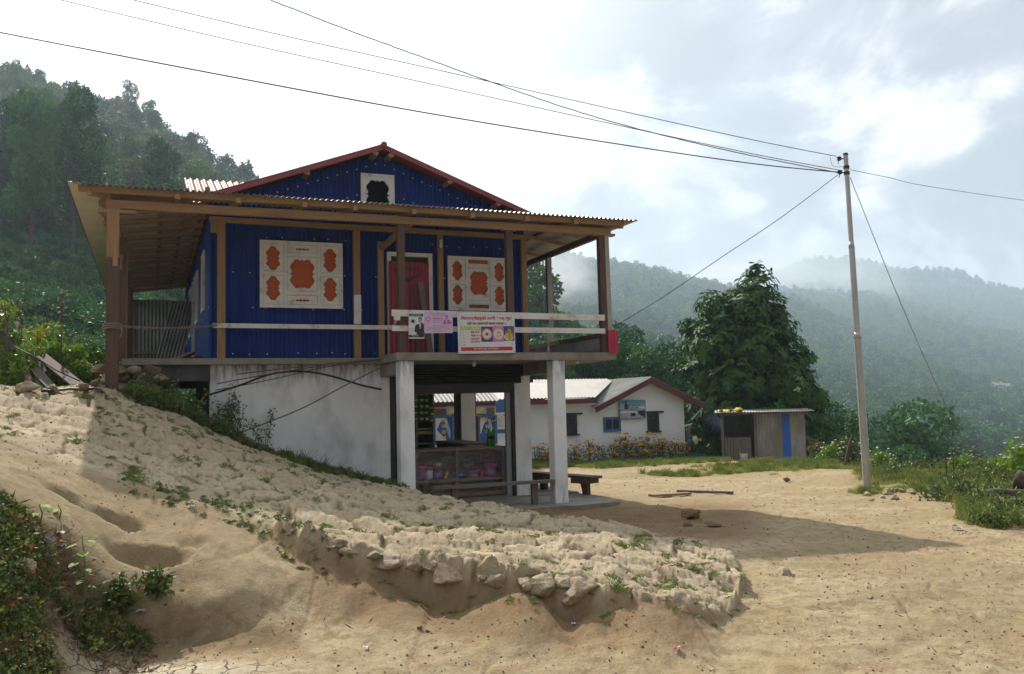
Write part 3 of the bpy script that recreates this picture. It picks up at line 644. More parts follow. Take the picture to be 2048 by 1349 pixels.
o = scatter('forest', p1, rg.uniform(3.2, 6.2, len(p1)) * np.interp(y_, [230, 1400], [.8, 1.35]), farM, 6)
tag(o, 'blue green forest on the valley side across from the village', 'forest', kind='stuff')
p1, px_, y_ = place_hill(5000, 1040, 2200, 1400, 2350, 14)
o = scatter('forest', p1, rg.uniform(7, 12, len(p1)), farM[:2], 8)
tag(o, 'faint forest along the farthest misty ridge', 'forest', kind='stuff')
p1, px_, y_ = place_hill(1500, 1000, 2150, 47, 240, 15)
sc_w = rg.uniform(1.9, 3.6, len(p1)) * np.interp(y_, [60, 240], [.8, 1.2]); nr_ = y_ < 115
o = scatter('woodland', p1[nr_], sc_w[nr_] * .9, nearM, 10); tag(o, 'leafy green woodland just below and beyond the edge of the yard', 'woodland', kind='stuff')
o = scatter('forest', p1[~nr_], sc_w[~nr_], midM, 9)
tag(o, 'mixed green woodland on the near slope below and beyond the village yard', 'forest', kind='stuff')

# single trees on the left hillside that stand out from the forest (forward distance, height, kind)
protos = []
for i, b in enumerate(nearB):
    r_ = thing('forest_tree', 'tree', 'tree', (0, 0, -500), 0, 'trees standing on the forested slope left of the house')
    o = link('crown', nearM[i], r_); o.location = (0, 0, 1.1)
    t = trunk_mesh('trunk', 2.7, .055, [(x, y, z + 1.1, q) for x, y, z, q in b], m_trunk, i); link('trunk', t, r_)
    protos.append(r_)
LBL = ['broad dark green tree on the hazy forested slope left of the house', 'tall pale leaved tree on the hazy forested slope left of the house',
       'wide olive green tree on the hazy forested slope left of the house', 'slender tall dark tree on the hazy forested slope left of the house']
first = [True] * 4
rr = random.Random(91)
spots = [(140, 78, 3, 4.1), (55, 74, 3, 3.7), (175, 82, 0, 3.6), (20, 90, 1, 4.4), (320, 88, 1, 3.9), (265, 96, 2, 4.2), (380, 110, 0, 4.2), (85, 100, 0, 4.6), (430, 120, 2, 4.0)]
for i in range(46):
    spots.append((rr.uniform(-40, 620), math.exp(rr.uniform(math.log(85), math.log(205))), rr.choice([0, 0, 2, 3, 1]), rr.uniform(2.2, 3.5)))
for (px, y, k, s) in spots:
    z = float(hillz(np.array([px]), np.array([y]))[0]); loc = ((px - 1024) / F * y, y, z - .5)
    if first[k]: t = protos[k]; t.location = loc; t.rotation_euler = (0, 0, rr.random() * 6); t['label'] = LBL[k]; first[k] = False
    else: t = copy_tree(protos[k], loc, rr.random() * 6, LBL[k])
    t.scale = (s, s, s * rr.uniform(1.0, 1.25)) if k != 3 else (s * .8, s * .8, s * 1.15)
    t['group'] = LBL[k].replace(' tree on', ' trees on')

# ------------------------------------------------------------------ HOUSE
house = thing('blue_house', 'blue corrugated upper floor house on a whitewashed ground floor with wide veranda roof', 'house', HW(0, 0, 0), YAW)
ZS = 2.57                                            # deck level
def hpart(mb, name, mats, smooth=False, label=None, parent=None):
    o = mb.build(name, mats, parent or house, smooth)
    if label: o['label'] = label
    return o
YW = 1.35; XL = -5.6; XR = 0.02; XRIDGE = -2.75; ZRW = 6.22; SG = .372
# blue front wall with gable, openings left for the gable window
gx0, gz0 = hx(720.5, 349, YW); gx1, gz1 = hx(788, 420, YW); gzt = hx(754, 350, YW)[1]; gzb = gzt - .62
top = lambda X: ZRW - abs(X - XRIDGE) * SG
mb = MB()
def wallseg(x0, x1, z0, z1f):
    mb.corr((x0, YW, 0), (1,0,0), (0,0,1), x1 - x0, z0, (lambda t: z1f(x0 + t)) if callable(z1f) else z1f)
wallseg(XL, gx0 + .03, ZS + .01, top); wallseg(gx1 - .03, XR, ZS + .01, top)
wallseg(gx0 + .03, gx1 - .03, ZS + .01, gzb + .05); wallseg(gx0 + .03, gx1 - .03, gzt - .04, top)
def screw(x, y, z, ax='y'): mb.box(x - .008, x + .008, y - .018, y - .006, z - .008, z + .008, 1)
for zz in (2.66, 3.42, 4.02, 4.62):
    for k in range(22):
        x = XL + .12 + k * .262 + rnd.uniform(-.03, .03)
        if rnd.random() < .8 and x < XR - .05: screw(x, YW - .004, zz + rnd.uniform(-.015, .015))
for k in range(30):
    x = XL + .4 + k * .17
    if x < XR - .2:
        for dz in (.16, .62):
            z = top(x) - dz
            if z > 5.25 and not (gx0 - .02 < x < gx1 + .02 and z < gzt): screw(x, YW - .004, z)
hpart(mb, 'wall', [m_blue, m_screw], label='blue corrugated front wall with gable')
mb = MB(); mb.corr((XL, YW, 0), (0,1,0), (0,0,1), 10.6, ZS + .01, 4.98)
for k in range(10): mb.box(XL - .02, XL - .008, YW + .1 + k, YW + .116 + k, 3.42, 3.436, 1)
hpart(mb, 'wall', [m_blue, m_screw], label='blue corrugated side wall')
mb = MB(); mb.corr((XR, YW + 10.6, 0), (0,-1,0), (0,0,1), 10.6, ZS + .01, 5.0); hpart(mb, 'wall', m_blue, label='blue corrugated side wall')
mb = MB(); mb.corr((XR, YW + 10.6, 0), (-1,0,0), (0,0,1), XR - XL, ZS + .01, lambda t: top(XR - t)); hpart(mb, 'wall', m_blue, label='blue corrugated rear wall')
# deck slab
DS = MB()
DS.box(-6.9, -2.86, 1.15, 11.9, ZS - .10, ZS); DS.box(-2.8605, 1.14, -.06, 11.9, ZS - .11, ZS + .015)
o = hpart(DS, 'floor_slab', m_conc)
# rough grout under the left edge
# ---- veranda roof (skirt) ----
EX0, EX1, EY0, EY1, EZ = -7.57, 1.52, -.33, 12.3, 4.93; SL = .135
def clipf(d): return (lambda t: min(d, max(.0, t)))
mb = MB()
k = math.hypot(1, SL); uy = Vector((0, 1, SL)).normalized(); LEN = (YW - EY0) * k - .02
wdt = EX1 - EX0
mb.corr((EX0, EY0, EZ), (1,0,0), uy, wdt, 0, lambda t: min(LEN, min(t, wdt - t) * k), .085, .015, .006)
hpart(mb, 'veranda_roof', m_zinc, label='dark weathered corrugated sheet along the front eave')
mb = MB(); ux = Vector((1, 0, SL)).normalized(); LX = (XL - EX0) * k - .02; dl = EY1 - EY0
mb.corr((EX0, EY1, EZ), (0,-1,0), ux, dl, 0, lambda t: min(LX, max(0, (dl - t)) * k), .076, .008, .004)
hpart(mb, 'veranda_roof', [m_cream], label='cream undersided corrugated sheets over the left veranda')
mb = MB(); mb.corr((EX0 - .02, EY1, EZ + .016), (0,-1,0), ux, dl + .02, 0, lambda t: min(.16, max(0, (dl - t)) * k), .076, .008, .004)
hpart(mb, 'roof_edge', m_redroof, label='red sheet edge of the left veranda roof')
mb = MB(); uxr = Vector((-1, 0, SL)).normalized(); LR = (EX1 - XR) * k - .02; dr = 4.75
mb.corr((EX1, EY0, EZ), (0,1,0), uxr, dr, 0, lambda t: min(LR, max(0, t) * k), .076, .010, .004)
hpart(mb, 'veranda_roof', m_zinc, label='corrugated sheets over the right veranda')
# front beam, eave batten, wall plate, rafters, purlins
def beam(p, q, w, h, mats, name='beam', label=None, up=(0,0,1), taper=1):
    mb = MB(); mb.bar(p, q, w, h, up, 0, taper); return hpart(mb, name, mats, label=label)
beam((-7.1, 0, 4.725), (-2.8, 0, 4.75), .09, .125, W_new[0]); beam((-2.8, .0, 4.745), (1.12, 0, 4.755), .09, .115, W_new[0])
beam((-5.62, 1.27, 4.86), (XR + .02, 1.27, 4.84), .07, .09, W_new[0], 'wall_plate')
beam((EX0 + .12, EY0 + .14, EZ - .035), (EX1 - .22, EY0 + .14, EZ - .045), .06, .095, W_new[0], 'eave_batten')
zf = lambda Y: EZ + (Y - EY0) * SL
beam((EX0 + .8, .55, zf(.55) - .03), (EX1 - .8, .55, zf(.55) - .03), .07, .05, W_new[0], 'purlin')
for xx in (-6.15, -5.30, -4.33, -3.55, -2.60, -1.6, -.62, .30):
    beam((xx, EY0 + .02, zf(EY0) - .095), (xx + .03, YW - .03, zf(YW) - .095), .075, .075, W_new[1], 'rafter')
beam((EX0 + .25, EY0 + .12, EZ - .09), (XL - .1, 1.65, EZ + .16), .09, .09, W_new[0], 'hip_rafter'); beam((EX1 - .25, EY0 + .12, EZ - .09), (XR + .05, 1.25, EZ + .10), .09, .09, W_new[0], 'hip_rafter')
zl = lambda X: EZ + (X - EX0) * SL
for i in range(15):
    Y = .62 + i * .74 + rnd.uniform(-.04, .04)
    beam((EX0 + .34, Y, zl(EX0 + .34) - .115), (XL - .03, Y + rnd.uniform(-.05, .05), zl(XL) - .12), .07, .075, W_new[0], 'rafter')
for X, ww in ((EX0 + .40, .08), (-6.35, .07), (-6.0, .07), (XL - .10, .07)):
    beam((X, .3, zl(X) - .05), (X, 11.8, zl(X) - .05), ww, .05, W_new[1], 'purlin')
beam((-7.0, 0, 4.66), (-7.0, 11.4, 4.64), .10, .12, W_new[1])
zr = lambda X: EZ + (EX1 - X) * SL
for Y in (1.9, 3.2, 4.25):
    beam((EX1 - .15, Y, zr(EX1 - .15) - .10), (XR + .02, Y, zr(XR) - .10), .06, .06, W_new[0], 'rafter')
beam((XR + .05, 1.5, zr(XR) - .06), (EX1 - .4, .5, zr(EX1 - .4) - .06), .06, .06, W_new[0], 'rafter')
beam((1.06, -.02, 4.76), (1.06, 4.3, 4.74), .08, .11, W_old[1], label='dark brown side beam')
for X in (.55,): beam((X, .8, zr(X) - .04), (X, 4.3, zr(X) - .04), .06, .045, W_new[1], 'purlin')
# posts
def post(x, y, z0, z1, w, d, mats, label=None, dx=0): 
    mb = MB(); mb.bar((x, y, z0), (x + dx, y, z1), w, d, (0,1,0)); return hpart(mb, 'post', mats, label=label)
post(-7.0, .0, 2.05, 3.95, .17, .17, W_old[2], 'dark red brown lower half of the left corner post')
post(-7.005, .0, 3.9505, 4.67, .165, .15, W_new[2], 'pale new upper half of the left corner post')
mb = MB(); mb.bar((-6.97, -.09, 3.82), (-6.98, -.09, 4.2), .07, .02, (0,1,0)); hpart(mb, 'splice', W_new[2])
mb = MB(); mb.bar((-7.2, 0, 4.62), (-6.7, 0, 4.62), .16, .05); hpart(mb, 'bracket', W_new[0])
mb = MB(); mb.bar((-7.08, .02, 4.64), (-7.08, .02, 5.0), .07, .07); hpart(mb, 'strut', W_new[2])
for Y, m_, w_ in ((1.9, W_old[2], .13), (3.3, W_new[2], .10), (5.6, W_old[2], .12), (8.2, W_old[2], .12), (11.2, W_new[2], .1)):
    post(-6.93, Y, ZS - (.0), 4.6, w_, w_, m_, 'brown post along the left veranda' if m_ is W_old[2] else 'pale post along the left veranda')
mb = MB(); mb.bar((-6.96, 1.2, 4.0), (-6.95, 2.6, 4.62), .08, .06); hpart(mb, 'brace', W_new[1])
for pxx, pw, zt, lab in ((442.5, .125, 4.82, 'pale front wall post near the left corner'), (714, .115, 4.80, 'pale front wall post with a white painted band'), (762, .10, 4.62, 'pale front wall post left of the door'),
                         (882, .10, 4.80, 'pale front wall post right of the door'), (1049.5, .10, 4.80, 'pale front wall post at the right corner')):
    X = hx(pxx, 600, 1.24)[0]; post(X, 1.25, ZS + .002, zt, pw, .08, W_new[2], lab)
mb = MB(); X7 = hx(714, 600, 1.24)[0]; mb.box(X7 - .062, X7 + .062, 1.195, 1.206, hx(714, 648, 1.2)[1], hx(714, 590, 1.2)[1]); hpart(mb, 'painted_band', m_whitewood)
X = hx(428, 440, 1.2)[0]; mb = MB(); mb.bar((X, 1.24, 4.82), (X, 1.24, hx(428, 465, 1.2)[1]), .1, .06, (0,1,0)); hpart(mb, 'block', W_new[2])
X = hx(762, 480, 1.24)[0]; beam((X, 1.24, 4.50), (X + .22, .1, 4.74), .08, .08, W_new[0], 'brace')
post(-2.745, .02, ZS + .016, 4.70, .115, .11, W_old[2], 'dark brown porch post with posters beside it'); post(-.845, .02, ZS + .016, 4.71, .115, .11, W_old[2], 'dark brown porch post behind the white banner')
post(.945, .02, ZS + .016, 4.70, .12, .11, W_old[2], 'dark brown right corner post'); W_pale = wood('pale_grey_timber', (0.42, 0.40, 0.37), (0.28, 0.26, 0.235), 2)
post(1.055, .02, ZS + .016, 4.70, .085, .11, W_pale, 'grey face of the right corner post', dx=-.02)
for q_ in ((.78, 1.2), (-.98, -.70), (-2.9, -2.6)): mb = MB(); mb.bar((q_[0], .0, 4.70), (q_[1], 0, 4.70), .12, .04); hpart(mb, 'bracket', W_new[0])
post(1.02, 2.42, ZS + .016, 4.69, .10, .10, W_pale, 'grey post at the back of the right veranda')
mb = MB(); mb.corr((1.155, -.09, 0), (0,1,0), (0,0,1), .34, ZS + .0, 2.98, .076, .010); mb.corr((.97, -.095, 0), (1,0,0), (0,0,1), .19, ZS + .0, 2.98, .064, .010); hpart(mb, 'corner_flashing', m_pinkred, label='bright red sheet wrapped round the right corner')
# rails
def rail(p, q, h=.085, w=.025, mats=m_whitewood, lab=None): return beam(p, q, w, h, mats, 'rail', lab)
za = hx(425.3, 651.4, 1.17)[1]; zb = hx(775, 655.5, 1.17)[1]; xa = hx(425.3, 651, 1.17)[0]; xb = hx(788, 655, 1.17)[0]
rail((xa, 1.17, za), (xb, 1.17, zb), .075, lab='long white rail in front of the blue wall'); rail((xb - .01, 1.15, zb), (-2.83, -.02, zb + .03), .075, lab='short white rail turning out to the porch')
z1 = hx(1100, 634, -.06)[1]; z2 = hx(1100, 661.5, -.06)[1]
rail((-2.93, -.055, z1 + .02), (.93, -.055, z1), .105, lab='upper white porch rail'); rail((-2.93, -.057, z2 + .01), (.93, -.057, z2), .09, lab='lower white porch rail')
mb = MB(); mb.box(-2.9, -2.80, -.10, -.07, zb + .0, zb + .075); hpart(mb, 'rail_end', m_whitewood)
# right parapet of low sheet fence
mb = MB(); mb.corr((1.0, .1, 0), (0,1,0), (0,0,1), 4.2, ZS + .05, 2.88, .076, .009); hpart(mb, 'parapet', m_zinc, label='low corrugated parapet on the right veranda')
beam((1.0, .08, 2.91), (1.0, 4.3, 2.91), .06, .08, W_old[1], 'parapet_rail'); beam((.96, .08, ZS + .06), (.96, 1.6, ZS + .05), .04, .07, W_new[1], 'parapet_rail')
# rear screen of the left veranda
mb = MB(); mb.corr((-6.95, 11.2, 0), (1,0,0), (0,0,1), 1.36, ZS + .01, 4.7, .09, .012); hpart(mb, 'screen', m_zinc, label='grey corrugated screen closing the back of the left veranda')
beam((-6.95, 11.1, 3.3), (XL, 11.1, 3.3), .05, .08, W_new[0], 'screen_rail')
# ---- main roof ----
for sgn, lab in ((-1, 'left slope of the red main roof'), (1, 'right slope of the red main roof')):
    mb = MB(); ln = 3.02 if sgn > 0 else 3.0
    vv = Vector((sgn * 1.0, 0, -SG)).normalized(); o_ = Vector((XRIDGE, YW - .36, ZRW + .075))
    if sgn > 0: mb.corr(o_, (0,1,0), vv, 11.3, 0, ln * 1.067, .076, .010, .005)
    else: mb.corr(o_ + Vector((0, 11.3, 0)), (0,-1,0), vv, 11.3, 0, ln * 1.067, .076, .010, .005)
    hpart(mb, 'roof', m_redroof, label=lab)
    mb = MB(); mb.bar(o_ + Vector((sgn*.02, .02, -.045)) , o_ + vv * ln * 1.06 + Vector((0, .02, -.045)), .022, .085); hpart(mb, 'bargeboard', m_redroof)
for (X, zo) in ((XRIDGE - .14, -.05), (XRIDGE + .14, -.06), (XRIDGE - 1.32, -.05), (XRIDGE + 1.22, -.05), (XRIDGE + 2.15, -.05)):
    z = ZRW - abs(X - XRIDGE) * SG; mb = MB(); mb.bar((X, YW - .33, z + zo + .02), (X, YW + 1, z + zo + .02), .09, .07, (SG if X < XRIDGE else -SG, 0, 1)); hpart(mb, 'purlin', W_new[1])
mb = MB(); mb.tube([(XRIDGE, YW - .38, ZRW + .07), (XRIDGE, YW + 11, ZRW + .07)], .055, 8); hpart(mb, 'ridge_cap', m_redroof)
# cross wing roof at the back left
wx, wz = hx(371, 358, 5.2); WS = .40
mb = MB(); vv = Vector((0, -1, -WS)).normalized(); mb.corr((wx, 5.2, wz), (1,0,0), vv, 3.6, 0, 3.2, .13, .018, .005); 
vv2 = Vector((0, 1, -WS)).normalized(); mb.corr((wx + 3.6, 5.2, wz), (-1,0,0), vv2, 3.6, 0, 2.6, .13, .018, .005)
hpart(mb, 'wing_roof', P('sunlit_red_roof_sheet', (0.20, 0.045, 0.045), (0.24, 0.08, 0.075), 2, .6, spec=.15), label='small red cross roof behind the left eave')
mb = MB(); mb.bar((wx - .01, 5.2, wz - .03), (wx - .01, 5.2 - 3.0, wz - .03 - 3.0 * WS), .02, .10); hpart(mb, 'bargeboard', m_redroof)

# ---- windows ----
def curvepanel(outer, holes, th):
    cu = bpy.data.curves.new('outline', 'CURVE'); cu.dimensions = '2D'; cu.fill_mode = 'BOTH'; cu.extrude = th / 2
    for loop in [outer] + holes:
        s = cu.splines.new('POLY'); s.points.add(len(loop) - 1); s.use_cyclic_u = True
        for p, (x, z) in zip(s.points, loop): p.co = (x, z, 0, 1)
    ob = bpy.data.objects.new('outline', cu); col.objects.link(ob)
    me = bpy.data.meshes.new_from_object(ob.evaluated_get(bpy.context.evaluated_depsgraph_get()))
    vs = [(v.co.x, -v.co.z, v.co.y) for v in me.vertices]; fs = [tuple(p.vertices) for p in me.polygons]
    bpy.data.objects.remove(ob); bpy.data.curves.remove(cu); bpy.data.meshes.remove(me); return vs, fs
SIDE = [(0,1),(.30,.97),(.48,.86),(.60,.70),(.88,.60),(1,.47),(.93,.33),(.78,.22),(.76,.09),(1.02,0),(.76,-.09),(.78,-.22),(.93,-.33),(1,-.47),(.88,-.60),(.60,-.70),(.48,-.86),(.30,-.97),(0,-1)]
CENT = [(0,1.04),(.07,.93),(.22,.93),(.40,1),(.58,.98),(.72,.82),(.93,.62),(1,.45),(.92,.27),(.84,.18),(.84,.08),(1.06,0),(.84,-.08),(.84,-.18),(.92,-.27),(1,-.45),(.93,-.62),(.72,-.82),(.58,-.98),(.40,-1),(.22,-.93),(.07,-.93),(0,-1.04)]
SLOT = [(-1,0),(-.86,.5),(-.62,.35),(-.38,.35),(-.30,1),(-.18,.35),(.16,.35),(.30,1),(.38,.35),(.62,.35),(.86,.5),(1,0)]
def shape(H, cx, cz, a, b, slot=False):
    if slot: pts = H + [(-x, -z) for x, z in H[1:-1]]; 
    else: pts = H + [(-x, z) for x, z in H[::-1][1:-1]]
    return [(cx + x * a, cz + z * b) for x, z in pts]
def carved_window(x0, x1, z0, z1, Y, rect_slots, parent, label):
    W_, H_ = x1 - x0, z1 - z0; fr = thing('x', None, None)
    bpy.data.objects.remove(fr)
    holes = []
    U = lambda u: x0 + u * W_; Vv = lambda v: z0 + v * H_
    for u in (.155, .845):
        for v in (.29, .735): holes.append(shape(SIDE, U(u), Vv(v), .085 * W_, .18 * H_))
    holes.append(shape(CENT, U(.505), Vv(.515), .15 * W_, .215 * H_ * 1.02))
    if rect_slots:
        for v in (.93 - .02, .075): holes.append([(U(.335), Vv(v - .035)), (U(.665), Vv(v - .035)), (U(.665), Vv(v + .04)), (U(.335), Vv(v + .04))])
    else:
        for v in (.885, .115): holes.append(shape(SLOT, U(.505), Vv(v), .082 * W_, .032 * H_, True))
    vs, fs = curvepanel([(x0, z0), (x1, z0), (x1, z1), (x0, z1)], holes, .03)
    mb = MB(); mb.add([(x, y + Y, z) for x, y, z in vs], fs)
    # raised stiles and rails, a hair proud of the panel
    def strip(u0, u1, v0, v1, pr=.020): mb.box(U(u0), U(u1), Y - .015 - pr, Y - .0149, Vv(v0), Vv(v1))
    strip(0, 1, .955, 1); strip(0, 1, 0, .045); strip(0, .035, .0455, .9545); strip(.965, 1, .0455, .9545)
    strip(.288, .318, .0455, .9545); strip(.69, .72, .0455, .9545)
    strip(.0355, .2875, .488, .535); strip(.7205, .9645, .488, .535)
    if rect_slots: strip(.3185, .6895, .135, .185); strip(.3185, .6895, .80, .845)
    else: strip(.3185, .6895, .195, .245); strip(.3185, .6895, .775, .825)
    g_ = .004
    def line(u0, u1, v0, v1): mb.box(U(u0), U(u1), Y - .0162, Y - .0148, Vv(v0), Vv(v1), 1)
    for (u0, u1, v0, v1) in [(.04,.283,.05,.483),(.04,.283,.54,.95),(.7255,.96,.05,.483),(.7255,.96,.54,.95)] + ([(.3235,.6845,.19,.795)] if rect_slots else [(.3235,.6845,.25,.77),(.3235,.6845,.05,.19),(.3235,.6845,.83,.95)]):
        line(u0, u1, v0, v0 + .006); line(u0, u1, v1 - .006, v1); line(u0, u0 + .004, v0 + .006, v1 - .006); line(u1 - .004, u1, v0 + .006, v1 - .006)
    pan = hpart(mb, 'window', [m_whitewood, m_grey], label=label)
    m2 = MB(); m2.box(x0 + .02, x1 - .02, Y + .035, Y + .05, z0 + .02, z1 - .02); hpart(m2, 'backing', m_orange, parent=pan)
    if not rect_slots:
        m3 = MB()
        for v in (.885, .115):
            for u in (.375, .62): m3.tube([(U(u), Y - .03, Vv(v)), (U(u), Y - .012, Vv(v))], .013, 10)
        hpart(m3, 'rosette', m_whitewood, parent=pan)
    return pan
YP = YW - .075
a = hx(519.3, 478.4, YP); b = hx(685.5, 619.4, YP); tr = hx(683.5, 490, YP); bl = hx(520, 614.5, YP)
carved_window(a[0], b[0], (b[1] + bl[1]) / 2, (a[1] + tr[1]) / 2, YP, False, house, 'large white carved window with orange backing left of the door')
a = hx(894.2, 512, YP); b = hx(1018, 623.7, YP); tr = hx(1015.6, 518, YP)
carved_window(a[0], b[0], b[1], (a[1] + tr[1]) / 2, YP, True, house, 'white carved window with orange backing right of the door')
# gable window
xm = (gx0 + gx1) / 2; vs, fs = curvepanel([(gx0, gzb), (gx1, gzb), (gx1, gzt), (gx0, gzt)], [shape(CENT, xm + .0, gzt - .37, .21, .26)], .03)
mb = MB(); mb.add([(x, y + YW - .03, z) for x, y, z in vs], fs)
for bx_ in ((gx0, gx1, gzt - .035, gzt), (gx0, gx0 + .035, gzb, gzt - .0355), (gx1 - .035, gx1, gzb, gzt - .0355)): mb.box(bx_[0], bx_[1], YW - .057, YW - .045, bx_[2], bx_[3])
gw = hpart(mb, 'window', m_whitewood, label='small white gable window with a dark scalloped opening')
mb = MB(); mb.box(gx0 - .1, gx1 + .1, YW + .5, YW + .52, gzb - .1, gzt + .1); hpart(mb, 'opening_shade_sheet', m_dark, parent=gw)  # added near-black sheet, its colour stands for the shade inside the opening
# side wall window frames
for Yc, wd in ((2.85, .75), (5.15, .75), (8.3, .8), (10.6, .6)):
    mb = MB(); z0, z1 = (3.5, 4.56) if Yc < 7 else (3.47, 4.62)
    for b_ in ((Yc - wd/2, Yc - wd/2 + .07, z0, z1), (Yc + wd/2 - .07, Yc + wd/2, z0, z1), (Yc - wd/2 + .07, Yc + wd/2 - .07, z1 - .07, z1), (Yc - wd/2 + .07, Yc + wd/2 - .07, z0, z0 + .07), (Yc - .03, Yc + .03, z0 + .07, z1 - .07)):
        mb.box(XL - .05, XL - .012, *b_)
    hpart(mb, 'window_frame', m_whitewood)
for Yc in (6.3, 7.0): 
    mb = MB(); mb.box(XL - .05, XL - .012, Yc - .04, Yc + .04, ZS, 4.62); hpart(mb, 'door_jamb', m_whitewood)
# ---- door ----
dx0, dz1 = hx(773.5, 504, YP); dx1, _ = hx(864, 509, YP)
mb = MB(); fw = .07
mb.box(dx0, dx1, YP - .02, YP + .06, dz1 - fw, dz1); mb.box(dx0, dx0 + fw, YP - .02, YP + .06, ZS + .017, dz1 - fw - .001); mb.box(dx1 - fw, dx1, YP - .02, YP + .06, ZS + .017, dz1 - fw - .001)
dr = mb.build('door', m_whitewood, house)
mb = MB(); mb.box(dx0 + fw, dx1 - fw, YP + .03, YP + .045, ZS + .017, dz1 - fw - .001); hpart(mb, 'dark_gap', m_dark, parent=dr)
mb = MB(); mb.corr((dx0 + .015, YP - .045, 0), (1,0,0), (0,0,1), dx1 - dx0 - fw - .10, ZS + .02, dz1 - .17, .084, .010); mb.corr((dx1 - fw - .10, YP - .02, 0), (1,0,0), (0,0,1), .095, ZS + .02, dz1 - .19, .076, .008)
lf = hpart(mb, 'leaf', m_reddoor, parent=dr)
mb = MB(); cx = (dx0 + dx1) / 2 - .05; zz = hx(820, 548, YP)[1]
mb.add([(cx - .27, YP - .060, zz + .02), (cx, YP - .060, zz - .16), (cx + .27, YP - .060, zz + .02), (cx + .15, YP - .060, zz - .03), (cx, YP - .060, zz - .085), (cx - .15, YP - .060, zz - .03)], [(0,1,4,5), (1,2,3,4)])
for i in range(9):
    t = -1 + i / 4; mb.box(cx + t * .24 - .018, cx + t * .24 + .018, YP - .061, YP - .058, zz + .05 - .02 * t * t, zz + .095 - .02 * t * t)
mb.box(cx - .27, cx + .27, YP - .0605, YP - .0585, zz + .095, zz + .105)
hpart(mb, 'sheet_stamp', m_ink, parent=dr)
mb = MB(); hpx, hpz = hx(857, 542, YP); mb.tube([(hpx, YP - .05, hpz - .03), (hpx, YP - .05, hpz + .03)], .012, 8); mb.box(hpx - .012, hpx + .012, YP - .05, YP - .02, hpz - .02, hpz + .02); hpart(mb, 'hasp', m_screw, parent=dr)

# ---- ground floor ----
XWR = -2.62
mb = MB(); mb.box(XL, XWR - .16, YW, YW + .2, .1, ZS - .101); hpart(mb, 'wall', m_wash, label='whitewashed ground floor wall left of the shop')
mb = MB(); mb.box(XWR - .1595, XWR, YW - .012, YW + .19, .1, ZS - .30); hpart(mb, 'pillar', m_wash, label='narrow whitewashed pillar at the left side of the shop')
mb = MB(); mb.box(XWR + .001, XWR + .10, YW + .02, YW + .22, .0, ZS - .112); hpart(mb, 'jamb', m_black, label='black shutter jamb on the left')
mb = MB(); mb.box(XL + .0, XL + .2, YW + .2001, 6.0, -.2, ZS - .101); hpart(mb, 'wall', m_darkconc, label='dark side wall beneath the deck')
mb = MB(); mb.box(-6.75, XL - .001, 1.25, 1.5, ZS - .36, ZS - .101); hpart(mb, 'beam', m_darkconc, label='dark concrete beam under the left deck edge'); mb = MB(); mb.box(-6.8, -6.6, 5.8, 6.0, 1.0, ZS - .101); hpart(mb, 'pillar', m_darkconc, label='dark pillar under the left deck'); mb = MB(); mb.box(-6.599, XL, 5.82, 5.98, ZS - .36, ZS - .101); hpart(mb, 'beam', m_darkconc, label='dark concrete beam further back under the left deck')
# porch pillars
for X, lab in ((-2.685, 'white porch pillar at the foot of the stone path'), (.02, 'white porch pillar at the right corner of the porch')):
    mb = MB(); n_ = 9
    for i in range(1): mb.box(X - .12, X + .12, -.02, .22, -.08, ZS - .111)
    o = hpart(mb, 'pillar', m_wash, label=lab)
    bv = o.modifiers.new('bevel', 'BEVEL'); bv.width = .012; bv.segments = 2
for X in (-2.685, .02):
    mb = MB(); mb.box(X - .10, X + .10, .2205, YW - .013, ZS - .33, ZS - .1115); hpart(mb, 'beam', m_conc, label='concrete beam running back from a porch pillar')
# right wall pillar, reveals, shop room
xp0 = hx(1031, 850, YW)[0]; xp1 = hx(1062, 850, YW)[0]
mb = MB(); mb.box(xp0, xp1, YW, YW + .24, -.05, ZS - .30); hpart(mb, 'pillar', m_wash, label='whitewashed pillar right of the shop opening')
mb = MB(); mb.box(xp0 - .06, xp0 - .001, YW + .02, YW + .2, .0, ZS - .32); hpart(mb, 'jamb', m_black, label='black shutter jamb on the right')
xj0 = hx(1012, 850, YW + .1)[0]; mb = MB(); mb.box(xj0, xp0 - .061, YW + .08, YW + .16, .0, ZS - .45); hpart(mb, 'shutter_guide', m_grey)
SHZ = hx(930, 728, YW - .1)[1]; SHB = hx(930, 768, YW - .1)[1]; SHF = hx(930, 780, YW)[1]
mb = MB()
zc = ZS - .14
for i in range(7):
    z0 = SHB + (ZS - .13 - SHB) * i / 7; z1 = SHB + (ZS - .13 - SHB) * (i + 1) / 7
    mb.add([(XWR + .11, YW - .02, z0), (xp0 + .12, YW - .02, z0), (xp0 + .12, YW - .05, (z0+z1)/2), (XWR + .11, YW - .05, (z0+z1)/2), (xp0 + .12, YW - .022, z1), (XWR + .11, YW - .022, z1)], [(0,1,2,3), (3,2,4,5)])
mb.box(XWR + .11, xp0 + .12, YW - .02, YW + .2, SHB, ZS - .1125)
hpart(mb, 'roller_shutter', m_shutter, label='rolled up black steel shutter over the shop opening')
mb = MB(); mb.box(XWR + .101, xp0 - .0615, YW + .03, YW + .12, SHB - .17, SHB - .001); hpart(mb, 'lintel_board', m_black)
mb = MB(); mb.box(xp0 + .121, xp0 + .33, YW - .03, YW + .25, ZS - .33, ZS - .112); mb.box(xp1 + .02, xp1 + .2, YW + .3, YW + .6, ZS - .45, ZS - .2); hpart(mb, 'shutter_box_end', m_black)
